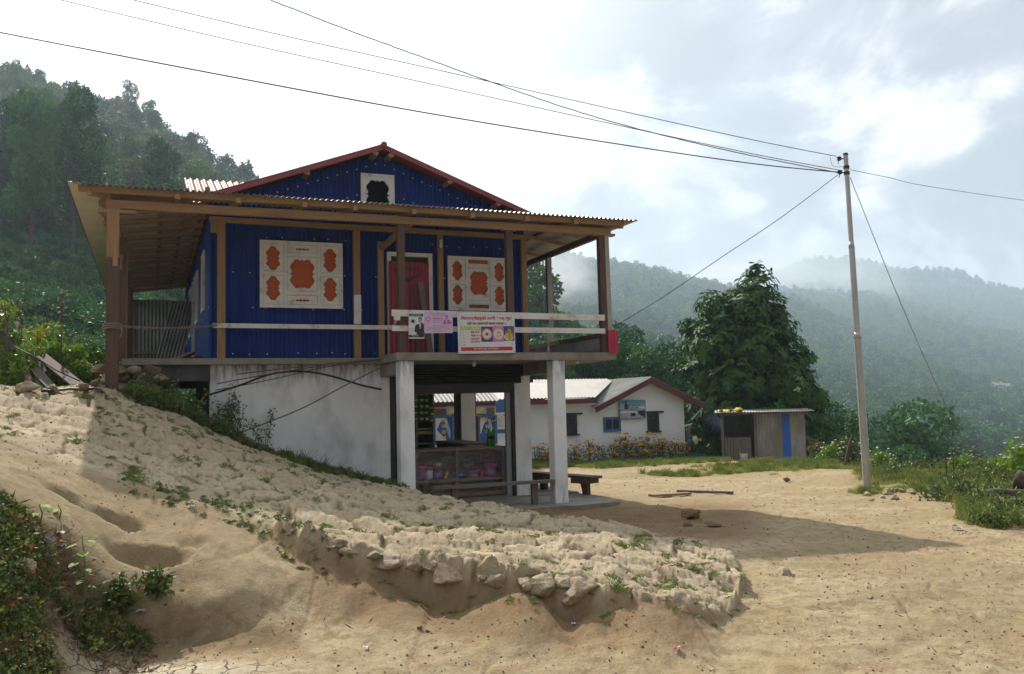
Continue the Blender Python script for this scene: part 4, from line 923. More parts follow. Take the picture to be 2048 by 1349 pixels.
# interior
YB = 4.7
mb = MB(); mb.box(XWR - .1, 1.0, 1.3, 4.95, -.02, .035); mb.box(-1.9, .95, -.35, 1.299, -.05, .005); hpart(mb, 'shop_floor', m_conc, label='pale concrete floor of the porch and shop')
pts = [(-1.2, -.5), (1.1, -.5), (1.55, .0), (1.75, .9), (1.6, 2.2), (-1.2, 2.2)]
def bx(px, Y): return hx(px, 850, Y)[0]
xw0 = bx(868, YB); xw1 = bx(920, YB); xw2 = bx(948, YB); xw3 = bx(1016, YB)
zsill = hx(930, 890, YB)[1]; ztop = hx(900, 772, YB)[1] + .06
mb = MB(); mb.box(XL + .2, xw0, YB, YB + .15, 0, ZS - .11); mb.box(xw3 + .05, xw3 + .5, YB, YB + .15, 0, ZS - .11)
mb.box(xw0 + .001, xw3 + .049, YB, YB + .15, 0.0, .75); mb.box(xw0 + .001, xw3 + .049, YB, YB + .15, ztop + .02, ZS - .11)
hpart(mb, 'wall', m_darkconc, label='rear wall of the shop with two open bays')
mb = MB(); mb.box(xw1, xw2, YB - .1, YB + .149, .751, ztop + .019); hpart(mb, 'pillar', m_wash, label='whitewashed pillar between the open bays of the shop')
mb = MB(); mb.box(xw1 - .10, xw1 - .001, YB - .02, YB + .1, .751, ztop + .019); mb.box(xw2 + .001, xw2 + .05, YB - .02, YB + .1, .751, ztop + .019); hpart(mb, 'frame', m_black, label='dark door frame inside the shop')
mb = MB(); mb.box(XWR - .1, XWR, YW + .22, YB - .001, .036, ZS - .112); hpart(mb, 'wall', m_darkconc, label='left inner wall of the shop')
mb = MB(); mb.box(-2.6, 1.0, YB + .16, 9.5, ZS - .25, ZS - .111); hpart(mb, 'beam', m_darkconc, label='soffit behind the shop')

# light bulbs
def bulb(px, py, Y, label):
    X, Z = hx(px, py, Y); t = thing('light_bulb', label, 'light bulb', HW(X, Y, Z), YAW)
    mb = MB(); mb.lathe([(.03, .05), (.03, .10), (.012, .10)], n=12); mb.build('holder', m_black if py > 700 else m_whitewood, t, True)
    mb = MB(); mb.lathe([(.008, -.05), (.026, -.035), (.032, -.01), (.026, .02), (.014, .05)], n=12); mb.build('glass', m_whitep, t, True)
bulb(948, 728, .45, 'bare white light bulb under the deck above the shop opening')
bulb(882, 491, 1.17, 'bare light bulb at the top of the pale post right of the red door')
bulb(1154, 722, .6, 'small bulb under the deck right of the right porch pillar')
# ------------------------------------------------------------------ writing and signs
def text_data(body):
    cu = bpy.data.curves.new('lettering', 'FONT'); cu.body = body; cu.resolution_u = 3; cu.offset = .022
    ob = bpy.data.objects.new('lettering', cu); col.objects.link(ob)
    me = bpy.data.meshes.new_from_object(ob.evaluated_get(bpy.context.evaluated_depsgraph_get()))
    v = np.array([(q.co.x, q.co.y) for q in me.vertices]); fs = [tuple(p.vertices) for p in me.polygons]
    bpy.data.objects.remove(ob); bpy.data.curves.remove(cu); bpy.data.meshes.remove(me)
    if len(v) == 0: return None
    lo = v.min(0); hi = v.max(0); return (v - lo) / (hi - lo), fs, (hi - lo)[0] / (hi - lo)[1]
class Sign:
    """flat board; u right, v down, both 0..1"""
    def __init__(s, name, label, cat, TL, TR, BL, th=.008, board=None, group=None):
        s.TL = Vector(TL); s.U = Vector(TR) - s.TL; s.V = Vector(BL) - s.TL; s.n = s.U.cross(s.V).normalized() * -1
        if s.n.dot(Vector((0, -1, 0)) ) < 0 and False: s.n = -s.n
        s.root = thing(name, label, cat, s.TL, 0, group); s.mats = []; s.mb = MB(); s.tb = MB(); s.tm = []; s.ly = 0
        s.b = MB(); c = [Vector((0,0,0)), s.U, s.U + s.V, s.V]
        s.b.add([p - s.n * th for p in c] + c, [(0,1,2,3)[::-1], (4,5,6,7), (0,1,5,4), (1,2,6,5), (2,3,7,6), (3,0,4,7)])
        s.b.build('board', board or m_whitep, s.root)
    def p(s, u, v, l): return s.U * u + s.V * v + s.n * (.0015 + .0012 * l)
    def mi(s, m, L_):
        if m not in L_: L_.append(m)
        return L_.index(m)
    def poly(s, m, pts, l=0): s.mb.add([s.p(u, v, l) for u, v in pts], [tuple(range(len(pts)))], s.mi(m, s.mats))
    def rect(s, m, u0, v0, u1, v1, l=0): s.poly(m, [(u0,v0),(u1,v0),(u1,v1),(u0,v1)], l)
    def disc(s, m, u, v, r, l=1, n=20, a=1.0):
        k = s.U.length / s.V.length; s.poly(m, [(u + r*math.cos(t*2*math.pi/n), v + a*r*k*math.sin(t*2*math.pi/n)) for t in range(n)], l)
    def text(s, m, body, u0, v0, u1, v1, l=3):
        d = text_data(body)
        if not d: return
        q, fs, ar = d; s.tb.add([s.p(u0 + (u1-u0)*x, v1 - (v1-v0)*y, l) for x, y in q], fs, s.mi(m, s.tm))
    def done(s):
        if s.mats: s.mb.build('print', s.mats, s.root)
        if s.tm: s.tb.build('lettering', s.tm, s.root)
        return s.root
def hp3(px, py, Y): X, Z = hx(px, py, Y); return HW(X, Y, Z)
# the big white banner on the porch rails
B = Sign('shop_banner', 'white food banner with red Devanagari heading and three dish pictures on the porch rail', 'banner', hp3(914.5, 625.5, -.15), hp3(1028.5, 625.8, -.13), hp3(917, 708, -.12), .004)
B.rect(m_grey, .045, .055, .95, .062); B.rect(m_grey, .045, .062, .050, .94); B.rect(m_grey, .945, .062, .950, .94)
B.text(m_redink, 'िवद्यार्थीहरुको लागी १०% छुट', .06, .085, .94, .20)
B.text(m_ink, 'यहाँ यस प्रकारको खाजा पाईन्छ ।', .16, .225, .84, .315)
B.rect(m_green, .055, .335, .39, .43, 0); B.text(m_whitep, 'क्र.सं.', .07, .35, .16, .415); B.text(m_whitep, 'िववरण', .24, .35, .37, .415)
for i, (n_, t_) in enumerate((('१', 'बफ म म'), ('२', 'िचकेन म म'), ('३', 'चाउमिन'), ('४', 'थुक पुक्पा'))):
    v = .455 + i * .079; B.text(m_redink, n_, .09, v, .105, v + .05); B.text(m_redink, t_, .22, v, .22 + (.15 if i != 1 else .18), v + .052)
B.rect(m_redink, .09, .775, .115, .80)
B.rect(m_navy, .40, .345, .605, .72, 0); B.rect(m_hotpink, .605, .33, .80, .72, 0); B.rect(m_navy, .80, .335, .985, .70, 0)
B.disc(m_brass, .50, .53, .095, 1); B.disc(m_cream2, .50, .53, .080, 2)
for i in range(9): a = i * .698; B.disc(m_whitep, .50 + .055*math.cos(a), .53 + .055*math.sin(a)*1.4, .021, 3, 8, 1.3); B.disc(m_brass, .50 + .078*math.cos(a+.3), .53 + .078*math.sin(a+.3)*1.4, .010, 3, 6)
B.disc(m_redink, .50, .53, .026, 4)
B.disc(m_whitep, .705, .53, .088, 1); B.disc(m_cream2, .705, .53, .066, 2); 
rr = random.Random(4)
for i in range(10): B.disc(m_brass if i % 2 else m_whitep, .705 + rr.uniform(-.04,.04), .53 + rr.uniform(-.06,.06), .012, 3, 6)
B.disc(m_cream2, .89, .60, .09, 1, 16, .7)
for i in range(26):
    a = rr.uniform(-.07,.07); B.poly(m_yellow if i % 2 else m_brass, [(.89+a, .38+abs(a)*1.4), (.897+a, .38+abs(a)*1.4), (.90+a*1.3, .68-abs(a)), (.892+a*1.3, .68-abs(a))], 2)
B.rect(m_redink, .045, .845, .945, .935, 0); B.text(m_whitep, 'मेज खाजा कुरा पनि पाईन्छ ।', .26, .858, .72, .915)
for u in (.02, .98):
    for v in (.03, .97): B.disc(m_ink, u, v, .007, 1, 8)
B.done()
# election posters
S1 = Sign('campaign_poster', 'black and white poster with dark sun emblem and suited man beside the brown porch post', 'poster', hp3(817.5, 625.5, -.13), hp3(848.5, 626, -.13), hp3(817.5, 677.5, -.13), .003)
S1.rect(m_ink, .02, .04, .93, .15); S1.text(m_whitep, 'नेपाल राष्ट्रीय', .18, .055, .75, .09); S1.text(m_whitep, 'महाधिवेशन कार्यक्रम', .06, .10, .86, .135)
S1.disc(m_ink, .26, .33, .11, 2)
for i in range(18):
    a = i * math.pi / 9; k = S1.U.length / S1.V.length
    c_, s_ = math.cos(a), math.sin(a); S1.poly(m_ink, [(.26+.14*c_-.008*s_, .33+(.14*s_+.008*c_)*k), (.26+.22*c_, .33+.22*s_*k), (.26+.14*c_+.008*s_, .33+(.14*s_-.008*c_)*k)], 2)
S1.poly(m_ink, [(.36,.72),(.40,.52),(.52,.45),(.68,.43),(.84,.38),(.97,.44),(.99,.88),(.52,.88),(.50,.76),(.40,.75)], 1)
S1.disc(m_grey, .73, .29, .125, 2, 18, 1.25); S1.poly(m_ink, [(.60,.27),(.61,.20),(.70,.175),(.80,.18),(.87,.24),(.86,.29),(.82,.235),(.70,.225)], 3)
S1.poly(m_whitep, [(.66,.44),(.80,.42),(.76,.62),(.70,.62)], 2); S1.poly(m_ink, [(.715,.45),(.75,.45),(.745,.60),(.72,.60)], 3)
S1.rect(m_ink, .0, .86, .97, .955, 1); S1.text(m_whitep, 'िवजय गरौं', .17, .875, .62, .915); 
for i in range(5): S1.rect(m_grey, .05, .60 + i*.045, .30 + .04*(i%2), .612 + i*.045, 1)
S1.done()
S2 = Sign('campaign_poster', 'lilac poster with magenta sun emblem right of the black and white poster', 'poster', hp3(849.2, 624.5, -.135), hp3(905.5, 624.5, -.135), hp3(849.2, 667, -.135), .003, m_pinkpaper)
S2.text(m_magenta, 'लोक नेपाल र नागरिक महाअधिवेशन', .16, .05, .74, .10); S2.text(m_magenta, 'पनि महान नागरिक', .24, .125, .70, .175)
S2.disc(m_magenta, .13, .34, .075, 1, 24); S2.disc(m_pinkpaper, .13, .34, .052, 2, 20)
for i in range(16):
    a = i * math.pi / 8; k = S2.U.length / S2.V.length; S2.disc(m_magenta, .13 + .095*math.cos(a), .34 + .095*k*math.sin(a), .008, 1, 4)
S2.text(m_magenta, 'बिकासपुर राई', .27, .25, .63, .36); 
for i in range(2): S2.text(m_magenta, 'हिमाली पर्यटन बजार', .28, .39 + i*.075, .62, .43 + i*.075)
S2.text(m_magenta, 'सुर्य चिन्ह', .06, .49, .20, .54)
S2.poly(m_magenta, [(.65,.57),(.66,.43),(.73,.36),(.85,.36),(.92,.43),(.94,.57)], 1); S2.disc(m_hotpink, .775, .25, .055, 2, 16, 1.2); S2.poly(m_magenta, [(.72,.22),(.74,.15),(.81,.14),(.84,.21),(.78,.19)], 3); S2.poly(m_pinkpaper, [(.75,.38),(.80,.38),(.79,.56),(.76,.56)], 2)
S2.text(m_magenta, 'लाटु प्रसाद : वडा समिति', .28, .62, .72, .665); S2.text(m_magenta, 'सुनौलो बिहान नयाँ बाटो जनताको साथ', .14, .70, .83, .75)
S2.text(m_magenta, 'सूर्य चिन्हमा मतदान गरौं जनता सबै', .08, .78, .90, .84); S2.rect(m_magenta, .32, .90, .68, .915); S2.done()

# leaning planks at the door
for (a, b, wd, lab) in (((840, 565), (862, 706), .10, 'wider grey weathered plank leaning across the red door'), ((826, 570), (838, 706), .07, 'thin brown plank leaning against the red door close to the dark porch post')):
    A = hx(a[0], a[1], 1.18); Bq = hx(b[0], b[1], .95); t = thing('plank', lab, 'plank', HW(Bq[0], .95, ZS + .02), YAW)
    mb = MB(); mb.bar((0, 0, 0), (A[0] - Bq[0], .2, A[1] - ZS - .02), wd, .025, (0, 1, 0)); mb.build('board', W_grey[2] if wd > .08 else W_old[2], t)
# odds and ends on the left veranda
X0, Z0 = hx(420, 640, 3.0)
t = thing('roof_sheet', 'loose grey corrugated sheet leaning inside the left veranda', 'metal sheet', HW(-6.45, 6.8, ZS + .01), YAW)
mb = MB(); mb.corr((0, 0, 0), (.85, .25, 0), (.30, .35, 1.25), .55, 0, 1.75, .076, .010); mb.build('sheet', m_zinc, t)
for i, (X, Y, l, an, lab) in enumerate(((-6.05, 3.1, .9, .2, 'brown timber offcut lying on the left veranda floor'), (-5.95, 3.5, .7, .9, 'short timber block propped by the blue side wall'))):
    t = thing('timber_offcut', lab, 'timber', HW(X, Y, ZS + .03), YAW + an); mb = MB(); mb.bar((-l/2, 0, .02), (l/2, .05, .10 + .12 * i), .12, .05); mb.build('timber', W_old[0] if i == 0 else W_new[0], t)
# rope from the left corner post to the rail
zr_ = hx(220, 652, -.1)[1]; t = thing('rope', 'grey twisted rope tied round the left corner post and stretched to the white rail', 'rope', HW(0, 0, 0), YAW)
mb = MB(); pts0 = [(-7.0 + 1.5 * s, .1 * (1-s) * 0 - .1 + 1.25 * s, zr_ + (za - zr_) * s - .04 * math.sin(math.pi * s)) for s in np.linspace(0, 1, 30)]
for k in range(2):
    mb.tube([(x, y + .011 * math.cos(i * 1.3 + k * math.pi), z + .014 * math.sin(i * 1.3 + k * math.pi)) for i, (x, y, z) in enumerate(pts0)], .010, 6)
for k in range(3):
    mb.tube([(-7.0 + .105 * math.cos(a) * 1.2, .105 * math.sin(a) * 1.2, zr_ - .03 + .03 * k + .006 * math.sin(3*a)) for a in np.linspace(0, 6.28, 20)], .012, 6)
mb.tube([(-6.88, -.12, zr_), (-6.87, -.14, zr_ - .10), (-6.9, -.13, zr_ - .17)], .009, 6); mb.build('cord', m_rope, t)
# pipes and rods hung under the deck edge
def rod(name, label, cat, pts, r, mat, grp=None):
    P_ = [hp3(x, y, Y) for x, y, Y in pts]; t = thing(name, label, cat, P_[0], 0, grp); mb = MB()
    # smooth through the points
    Q_ = []
    for i in range(len(P_) - 1):
        p0 = P_[max(i-1,0)]; p1 = P_[i]; p2 = P_[i+1]; p3 = P_[min(i+2, len(P_)-1)]
        for s in np.linspace(0, 1, 8, endpoint=False):
            Q_.append(.5 * ((2*p1) + (p2-p0)*s + (2*p0-5*p1+4*p2-p3)*s*s + (3*p1-p0-3*p2+p3)*s**3) - P_[0])
    Q_.append(P_[-1] - P_[0]); mb.tube(Q_, r, 8); mb.build('rod' if 'rod' in name else 'tube', mat, t, True); return t
rod('water_pipe', 'thick black plastic pipe bowed across the whitewashed wall', 'pipe', [(419,790,1.15),(480,771,1.12),(540,749,1.1),(600,743,1.08),(660,752,1.1),(720,770,1.15),(763,779.5,1.2)], .017, m_rubber)
rod('steel_rod', 'uppermost yellowish rod running under the deck edge to the porch beam', 'rod', [(473,749,1.1),(600,734,1.05),(700,724,1.0),(795,716,.9)], .009, m_rebar)
rod('steel_rod', 'middle rusty rod under the deck edge, ending left above the thick pipe', 'rod', [(434,768,1.1),(560,745,1.02),(690,726,1.0),(790,717,.85)], .009, m_rebar)
rod('steel_rod', 'lowest rusty rod crossing behind the bow of the black pipe', 'rod', [(431,781,1.17),(540,760,1.13),(660,733,1.08),(780,718,.95)], .008, m_rebar)
rod('steel_rod', 'long dark rod slanting down the whitewashed wall from the porch corner to the weeds', 'rod', [(797,718,.7),(700,766,.9),(600,819,1.05),(475,868,1.15)], .010, m_rebar)

# ------------------------------------------------------------------ shop furniture and goods
CY = 1.62                                            # plane of the display counter's front
W_cnt = wood('counter_timber', (0.26, 0.15, 0.085), (0.17, 0.095, 0.055), 0)
c0 = bx(829, CY); c1 = hx(1010, 900, CY)[0]; cz1 = hx(930, 896, CY)[1]; cz_m = hx(930, 958, CY)[1]
t = thing('display_counter', 'wooden display counter with a film covered front in the shop opening', 'counter', HW(0, 0, 0), YAW); ctr = t
def cbar(name, x0, x1, y0, y1, z0, z1, m=W_cnt): mb = MB(); mb.box(x0, x1, y0, y1, z0, z1); return mb.build(name, m, ctr)
cbar('top', c0, c1, CY, CY + .6, cz1 - .04, cz1); cbar('shelf', c0 + .05, c1 - .05, CY + .02, CY + .6, cz_m - .025, cz_m); cbar('bottom_rail', c0, c1, CY, CY + .05, .05, .13); cbar('shelf_edge', c0, c1, CY - .012, CY + .019, cz_m - .04, cz_m + .012)
for x in (c0, (c0 + c1) / 2 - .1, c1 - .05): cbar('upright', x, x + .05, CY + .001, CY + .05, .131, cz1 - .041, W_grey[2])
cbar('back_panel', c0, c1, CY + .601, CY + .62, .04, cz1 - .04); cbar('side_panel', c1 + .001, c1 + .02, CY, CY + .62, .04, cz1, W_old[2])
mb = MB(); n_ = 40
vs = []; fs = []
for i in range(n_ + 1):
    for j in range(5):
        x = c0 + .01 + (c1 - c0 - .02) * i / n_; z = .08 + (cz1 - .10) * j / 4; vs.append((x, CY - .02 - .008 * math.sin(i * 1.7 + j) * (1 if 0 < j < 4 else 0), z))
for i in range(n_):
    for j in range(4): fs.append((i*5+j, (i+1)*5+j, (i+1)*5+j+1, i*5+j+1))
mb.add(vs, fs); mb.build('plastic_film', m_film, ctr, True)
# second counter running back
t = thing('side_counter', 'brown wooden counter running back at the right behind the display counter', 'counter', HW(0, 0, 0), YAW)
s0 = hx(897, 880, 3.6)[0]; mb = MB(); sz = hx(930, 884, 3.2)[1]; mb.box(c1 - .55, c1 + .05, CY + .65, 4.3, sz - .04, sz); mb.box(s0 + .1, c1 - .551, 3.7, 4.3, sz - .04, sz); mb.build('top', W_grey[1], t)
mb = MB(); mb.box(c1 - .5, c1 - .48, CY + .7, 4.25, .04, sz - .041); mb.box(s0 + .15, c1 - .501, 3.75, 3.77, .04, sz - .041); mb.build('panel', W_old[1], t)
def jar(name, label, cat, px, py_b, w_px, h_px, Y, body, lid, lidh=.25, taper=1.0, grp=None, handle=False):
    X, Z = hx(px, py_b, Y); r = w_px / 2 / F * 16.2; h = h_px / F * 16.2; z0 = cz_m if abs(Y - (CY + .25)) < .3 else Z
    t = thing(name, label, cat, HW(X, Y, z0 + .001), YAW, grp); mb = MB(); mb.lathe([(r*.9*taper, 0), (r*taper, h*.1), (r, h*(1-lidh))], n=18); mb.build('body', body, t, True)
    if lid: mb = MB(); mb.lathe([(r*1.04, h*(1-lidh)), (r*1.06, h*.97), (r*.9, h)], n=18); mb.build('lid', lid, t, True)
    return t
m_purple = glassmat('purple_plastic', (0.30, 0.16, 0.42), .8); m_clear = glassmat('clear_jar', (0.5, 0.42, 0.38), .6); m_blueplastic = flat('blue_plastic', (0.03, 0.18, 0.55), .35)
m_pinkpl = flat('pink_plastic', (0.70, 0.03, 0.16), .35); m_gold = P('gold_lid', (0.5, 0.33, 0.12), rough=.35, metal=.6); m_redpl = flat('red_plastic', (0.60, 0.02, 0.05), .35)
jy = CY + .25
jar('storage_bucket', 'purple bucket with a pink lid at the left end of the display counter shelf', 'bucket', 841, 953, 22, 28, jy, m_purple, m_pinkpl, .2)
jar('jar', 'white jar with a red lid on the display counter shelf', 'jar', 858, 951, 15, 25, jy, m_whitep, m_redpl)
jar('jar', 'purple jar with a gold lid on the display counter shelf', 'jar', 876, 949, 18, 33, jy, m_purple, m_gold, .4)
t = jar('basin', 'blue plastic basin on the display counter shelf', 'basin', 916, 946, 26, 10, jy, m_blueplastic, None, 0, .8)
jar('packet_tray', 'low tray of wrapped sweets on the display counter shelf', 'tray', 945, 944, 22, 13, jy, m_clear, m_magenta, .4)
jar('cup', 'red plastic cup on the display counter shelf', 'cup', 964, 943, 12, 13, jy, m_redpl, None, 0, .8)
jar('storage_bucket', 'large purple bucket with a pink lid at the right end of the display counter shelf', 'bucket', 981, 943, 24, 25, jy, m_purple, m_pinkpl, .18)
t = thing('banana', 'yellow packet standing between the jars and the basin', 'packet', HW(hx(890, 948, jy)[0], jy, cz_m + .001), YAW); t.name = 'snack_packet'
mb = MB(); mb.bar((0, 0, 0), (.05, 0, .13), .05, .02, (0,1,0)); mb.bar((.03, .03, 0), (.07, .03, .18), .03, .02, (0,1,0), 1); mb.build('wrapper', [m_yellow, m_redpl], t)
# green bottles
for px, lab in ((977.5, 'left one of two green soda bottles standing on the counter'), (986.5, 'right one of two green soda bottles standing on the counter')):
    X = hx(px, 880, CY + .3)[0]; t = thing('soda_bottle', lab, 'bottle', HW(X, CY + .3, cz1 + .001), YAW, 'green bottles on the shop counter')
    mb = MB(); mb.lathe([(.036, 0), (.042, .02), (.042, .10), (.038, .13), (.042, .16), (.042, .22), (.03, .27), (.013, .30), (.013, .32)], n=16); mb.build('body', m_greenpet, t, True)
    mb = MB(); mb.lathe([(.0432, .13), (.0432, .19)], n=16); mb.build('label_band', m_ink, t, True); mb = MB(); mb.lathe([(.016, .318), (.016, .34)], n=12); mb.build('cap', m_green, t)
# shelf unit with goods
SHY = 3.9; s0 = bx(795, SHY); s1 = bx(869, SHY)
t = thing('shelf_unit', 'grey shelf unit against the left inner wall of the shop', 'shelf', HW(0, 0, 0), YAW)
zs = [hx(850, y, SHY)[1] for y in (905, 887, 867, 835)]
for x0, x1 in ((s0, s0 + .03), ((s0 + s1) / 2, (s0 + s1) / 2 + .03), (s1 - .03, s1)): mb = MB(); mb.box(x0, x1, SHY, SHY + .3, .036, 2.25); mb.build('upright', m_grey, t)
for z in zs: mb = MB(); mb.box(s0 + .031, (s0+s1)/2 - .001, SHY, SHY + .3, z - .02, z); mb.box((s0+s1)/2 + .031, s1 - .031, SHY, SHY + .3, z - .02, z); mb.build('shelf', m_grey, t)
mb = MB(); mb.box(s0, s1, SHY + .301, SHY + .32, .036, 2.25); mb.build('back', m_dark, t)
rr = random.Random(12)
for i in range(13):
    X = bx(831 + i * 3.1, SHY + .1); t = thing('noodle_packet', 'yellow packet in the row on the shop shelf', 'packet', HW(X, SHY + .08, zs[2] + .001), YAW, 'yellow packets in a row on the shop shelf')
    mb = MB(); mb.box(-.012, .012, 0, .12, 0, .10, 0); mb.box(-.0125, .0125, -.001, .11, .04, .075, 1); mb.build('wrapper', [m_yellow, m_weed], t)
for i in range(4):
    for k in range(6 - (i == 3)):
        px = 832 + i * 10.5; py = 776 + k * 12.5
        if i == 3: py += 40 
        if py > 850: continue
        X, Z = hx(px, py, 3.0); t = thing('snack_packet', 'green snack packet in the strips hanging at the left of the shop opening', 'packet', HW(X, 3.0, Z), YAW + rr.uniform(-.4, .4), 'green snack packets hanging in strips')
        mb = MB(); z = .05; mb.add([(-.045,0,-z),(.045,0,-z),(.05,-.022,0),(.045,0,z),(-.045,0,z),(-.05,-.022,0),(-.05,.02,0),(.05,.02,0)], [(0,1,2,5),(5,2,3,4),(1,0,6,7),(7,6,4,3),(1,7,2),(2,7,3),(0,5,6),(5,4,6)], 0)
        mb.box(-.03, .03, -.030, -.022, -.02, .02, 1); mb.build('wrapper', [flat('green_wrapper', (0.03, 0.16, 0.05), .3) if (i == 0 and k == 0) else bpy.data.materials['green_wrapper'], m_yellow], t)
# benches
def bench(name, label, P0, P1, zt, wd, legs, mat=W_grey, block=False):
    P0 = Vector(P0); P1 = Vector(P1); d = (P1 - P0); L_ = d.length; an = math.atan2(d.y, d.x); t = thing(name, label, 'bench', (P0.x, P0.y, 0), an)
    mb = MB(); mb.box(0, L_, -wd/2, wd/2, zt - .045, zt); mb.build('seat', mat[0], t)
    for x, zb, k in legs:
        mb = MB()
        if block: 
            mb.bar((x, 0, zt - .046), (x + .10 * k, 0, zb + .06), .20, .09, (0,1,0), 0, .7); mb.build('leg', mat[2], t)
            mb = MB(); mb.box(x - .2, x + .2, -wd/2 - .02, wd/2 + .02, zt - .14, zt - .047); mb.build('cleat', mat[0], t)
            mb = MB(); mb.box(x + .1*k - .28, x + .1*k + .28, -.07, .07, zb, zb + .08); mb.build('foot', mat[0], t)
        else: mb.box(x - .05, x + .05, -.045, .045, zb, zt - .046); mb.build('leg', mat[2], t)
    return t
z_ = .0; b0 = hx(868, 974, .05); b1 = hx(1107, 962, .05)
bench('bench', 'long plank bench reaching from the path to the right porch pillar', HW(b0[0], .08, 0), HW(-.115, .08, 0), (b1[1] + .02), .20, [(hx(1070, 980, .05)[0] - b0[0], -.05, 0), (.35, -.02, 0)])
p0 = at(1068, 943, 17.6); p1 = at(1193, 954, 16.2); zt = (p0.z + p1.z) / 2
bench('bench', 'dark heavy bench on block legs beyond the right porch pillar', (p0.x, p0.y, 0), (p1.x, p1.y, 0), zt, .30, [(.28, gz(p0.x, p0.y) - .02, .3), ((p1 - p0).length - .32, gz(p1.x, p1.y) - .01, .5)], W_old, True)
t = thing('concrete_apron', 'low pale concrete floor spreading from the porch to the heavy bench', 'floor', (0, 0, 0)); mb = MB()
ap = [(1040,985),(1000,1000),(1060,1008),(1150,1010),(1215,1004),(1238,1000),(1200,990),(1150,984),(1090,978)]
q = [hitp for hitp in (at(px, py, HC * F / (py - hor(px))) for px, py in ap)]
mb.add([(v.x, v.y, .012) for v in q] + [(v.x, v.y, -.15) for v in q], [tuple(range(9)), tuple(range(17, 8, -1))] + [(i, 9 + i, 9 + (i+1) % 9, (i+1) % 9) for i in range(9)]); mb.build('slab', m_conc, t)
# ------------------------------------------------------------------ white building
BG = -.62
pR = at(1371, 915, 35.1); XB1, YB1 = toH(pR.x, pR.y)             # right front corner in house directions
YF = YB1
def bX(px, py): return hx(px, py, YF)
wb = thing('white_building', 'long whitewashed building with pale sheet roof and maroon trimmed gable facing the yard', 'building', HW(0, 0, 0), YAW)
def wpart(mb, name, mats, label=None, parent=None):
    o = mb.build(name, mats, parent or wb)
    if label: o['label'] = label
    return o
xr = bX(1369, 850)[0]; xg0 = bX(1168, 810)[0]; ez = bX(1369, 797)[1]; ezl = bX(1168, 806)[1]; ez = (ez + ezl) / 2
xap, zap = bX(1291, 762); xl = bX(1062, 850)[0] - 7.5
xsym0 = xap - (xr - xap)
mb = MB(); mb.add([(xl, YF, BG-.5), (xr, YF, BG-.5), (xr, YF, ez), (xap, YF, zap + .05), (xsym0, YF, ez), (xl, YF, ez), (xl, YF + .25, BG-.5), (xr, YF + .25, BG-.5), (xr, YF + .25, ez), (xap, YF + .25, zap + .05), (xsym0, YF + .25, ez), (xl, YF + .25, ez)],
  [(0,1,2,3,4,5), (11,10,9,8,7,6), (0,6,7,1), (1,7,8,2), (2,8,9,3), (3,9,10,4), (4,10,11,5), (5,11,6,0)]); wpart(mb, 'wall', m_wall2)
mb = MB(); mb.box(xr - .25, xr, YF + .251, YF + 5.5, BG - .5, ez); wpart(mb, 'wall', m_wall2, 'right end wall')
mb = MB(); mb.box(xsym0, xr - .05, YF - .02, YF - .001, ez - .05, ez); wpart(mb, 'string_course', m_wall2)
# gable wing roof
sl_ = (zap - ez) / (xr - xap); ov = .75
for sg in (-1, 1):
    vv = Vector((sg, 0, -sl_)).normalized(); o_ = Vector((xap, YF - .45, zap + .14)); ln = math.hypot(xr - xap + ov, (xr - xap + ov) * sl_)
    mb = MB()
    if sg > 0: mb.corr(o_, (0,1,0), vv, 6.2, 0, ln, .15, .02, .006, 6)
    else: mb.corr(o_ + Vector((0, 6.2, 0)), (0,-1,0), vv, 6.2, 0, ln, .15, .02, .006, 6)
    wpart(mb, 'roof', m_whitezinc, 'pale sheet slope of the gable wing')
    mb = MB(); mb.bar(o_ + Vector((0, .03, -.14)), o_ + vv * ln + Vector((0, .03, -.14)), .03, .20); wpart(mb, 'bargeboard', m_maroon)
# long wing roof sloping to the yard
rz, ry = None, YF + 2.6
xlr = hx(1075, 762, ry)[0]; zr0 = hx(1150, 763, ry)[1]; el = bX(1110, 800)[1]
mb = MB(); vv = Vector((0, -(ry - YF + .45), -(zr0 - el + .02))); ln = vv.length; mb.corr((xl, ry, zr0 + .08), (1,0,0), vv.normalized(), xap - xl - .3, 0, lambda t: ln if t < (xsym0 - ov - xl) else max(.1, ln * (1 - (t - (xsym0 - ov - xl)) / (xap - xsym0 + ov) * .98)), .15, .02, .006, 6)
wpart(mb, 'roof', m_whitezinc, 'pale weathered sheet roof of the long wing')
mb = MB(); mb.bar((xl, YF - .42, el - .08), (xsym0 - ov + .1, YF - .42, el - .08), .03, .17); wpart(mb, 'fascia', m_maroon)
def lattice(px0, py0, px1, py1, lab):
    x0, z1 = bX(px0, py0); x1, z0 = bX(px1, py1); f = MB()
    f.box(x0 - .09, x1 + .28, YF - .09, YF - .001, z1, z1 + .06); f.box(x0 - .12, x1 + .14, YF - .09, YF - .001, z0 - .06, z0); f.box(x0 - .05, x0 + .05, YF - .07, YF - .001, z0 + .001, z1 - .001); f.box(x1 - .05, x1 + .05, YF - .07, YF - .001, z0 + .001, z1 - .001)
    o = wpart(f, 'window', m_black, lab); g = MB()
    for i in range(1, 6): x = x0 + .05 + (x1 - x0 - .1) * i / 6; g.box(x - .012, x + .012, YF - .05, YF - .03, z0 + .002, z1 - .002)
    for i in range(1, 9): z = z0 + (z1 - z0) * i / 9; g.box(x0 + .051, x1 - .051, YF - .052, YF - .028, z - .012, z + .012)
    g.build('lattice', m_black, o); h = MB(); h.box(x0 + .051, x1 - .051, YF - .012, YF - .002, z0 + .002, z1 - .002); h.build('opening', m_grey, o)
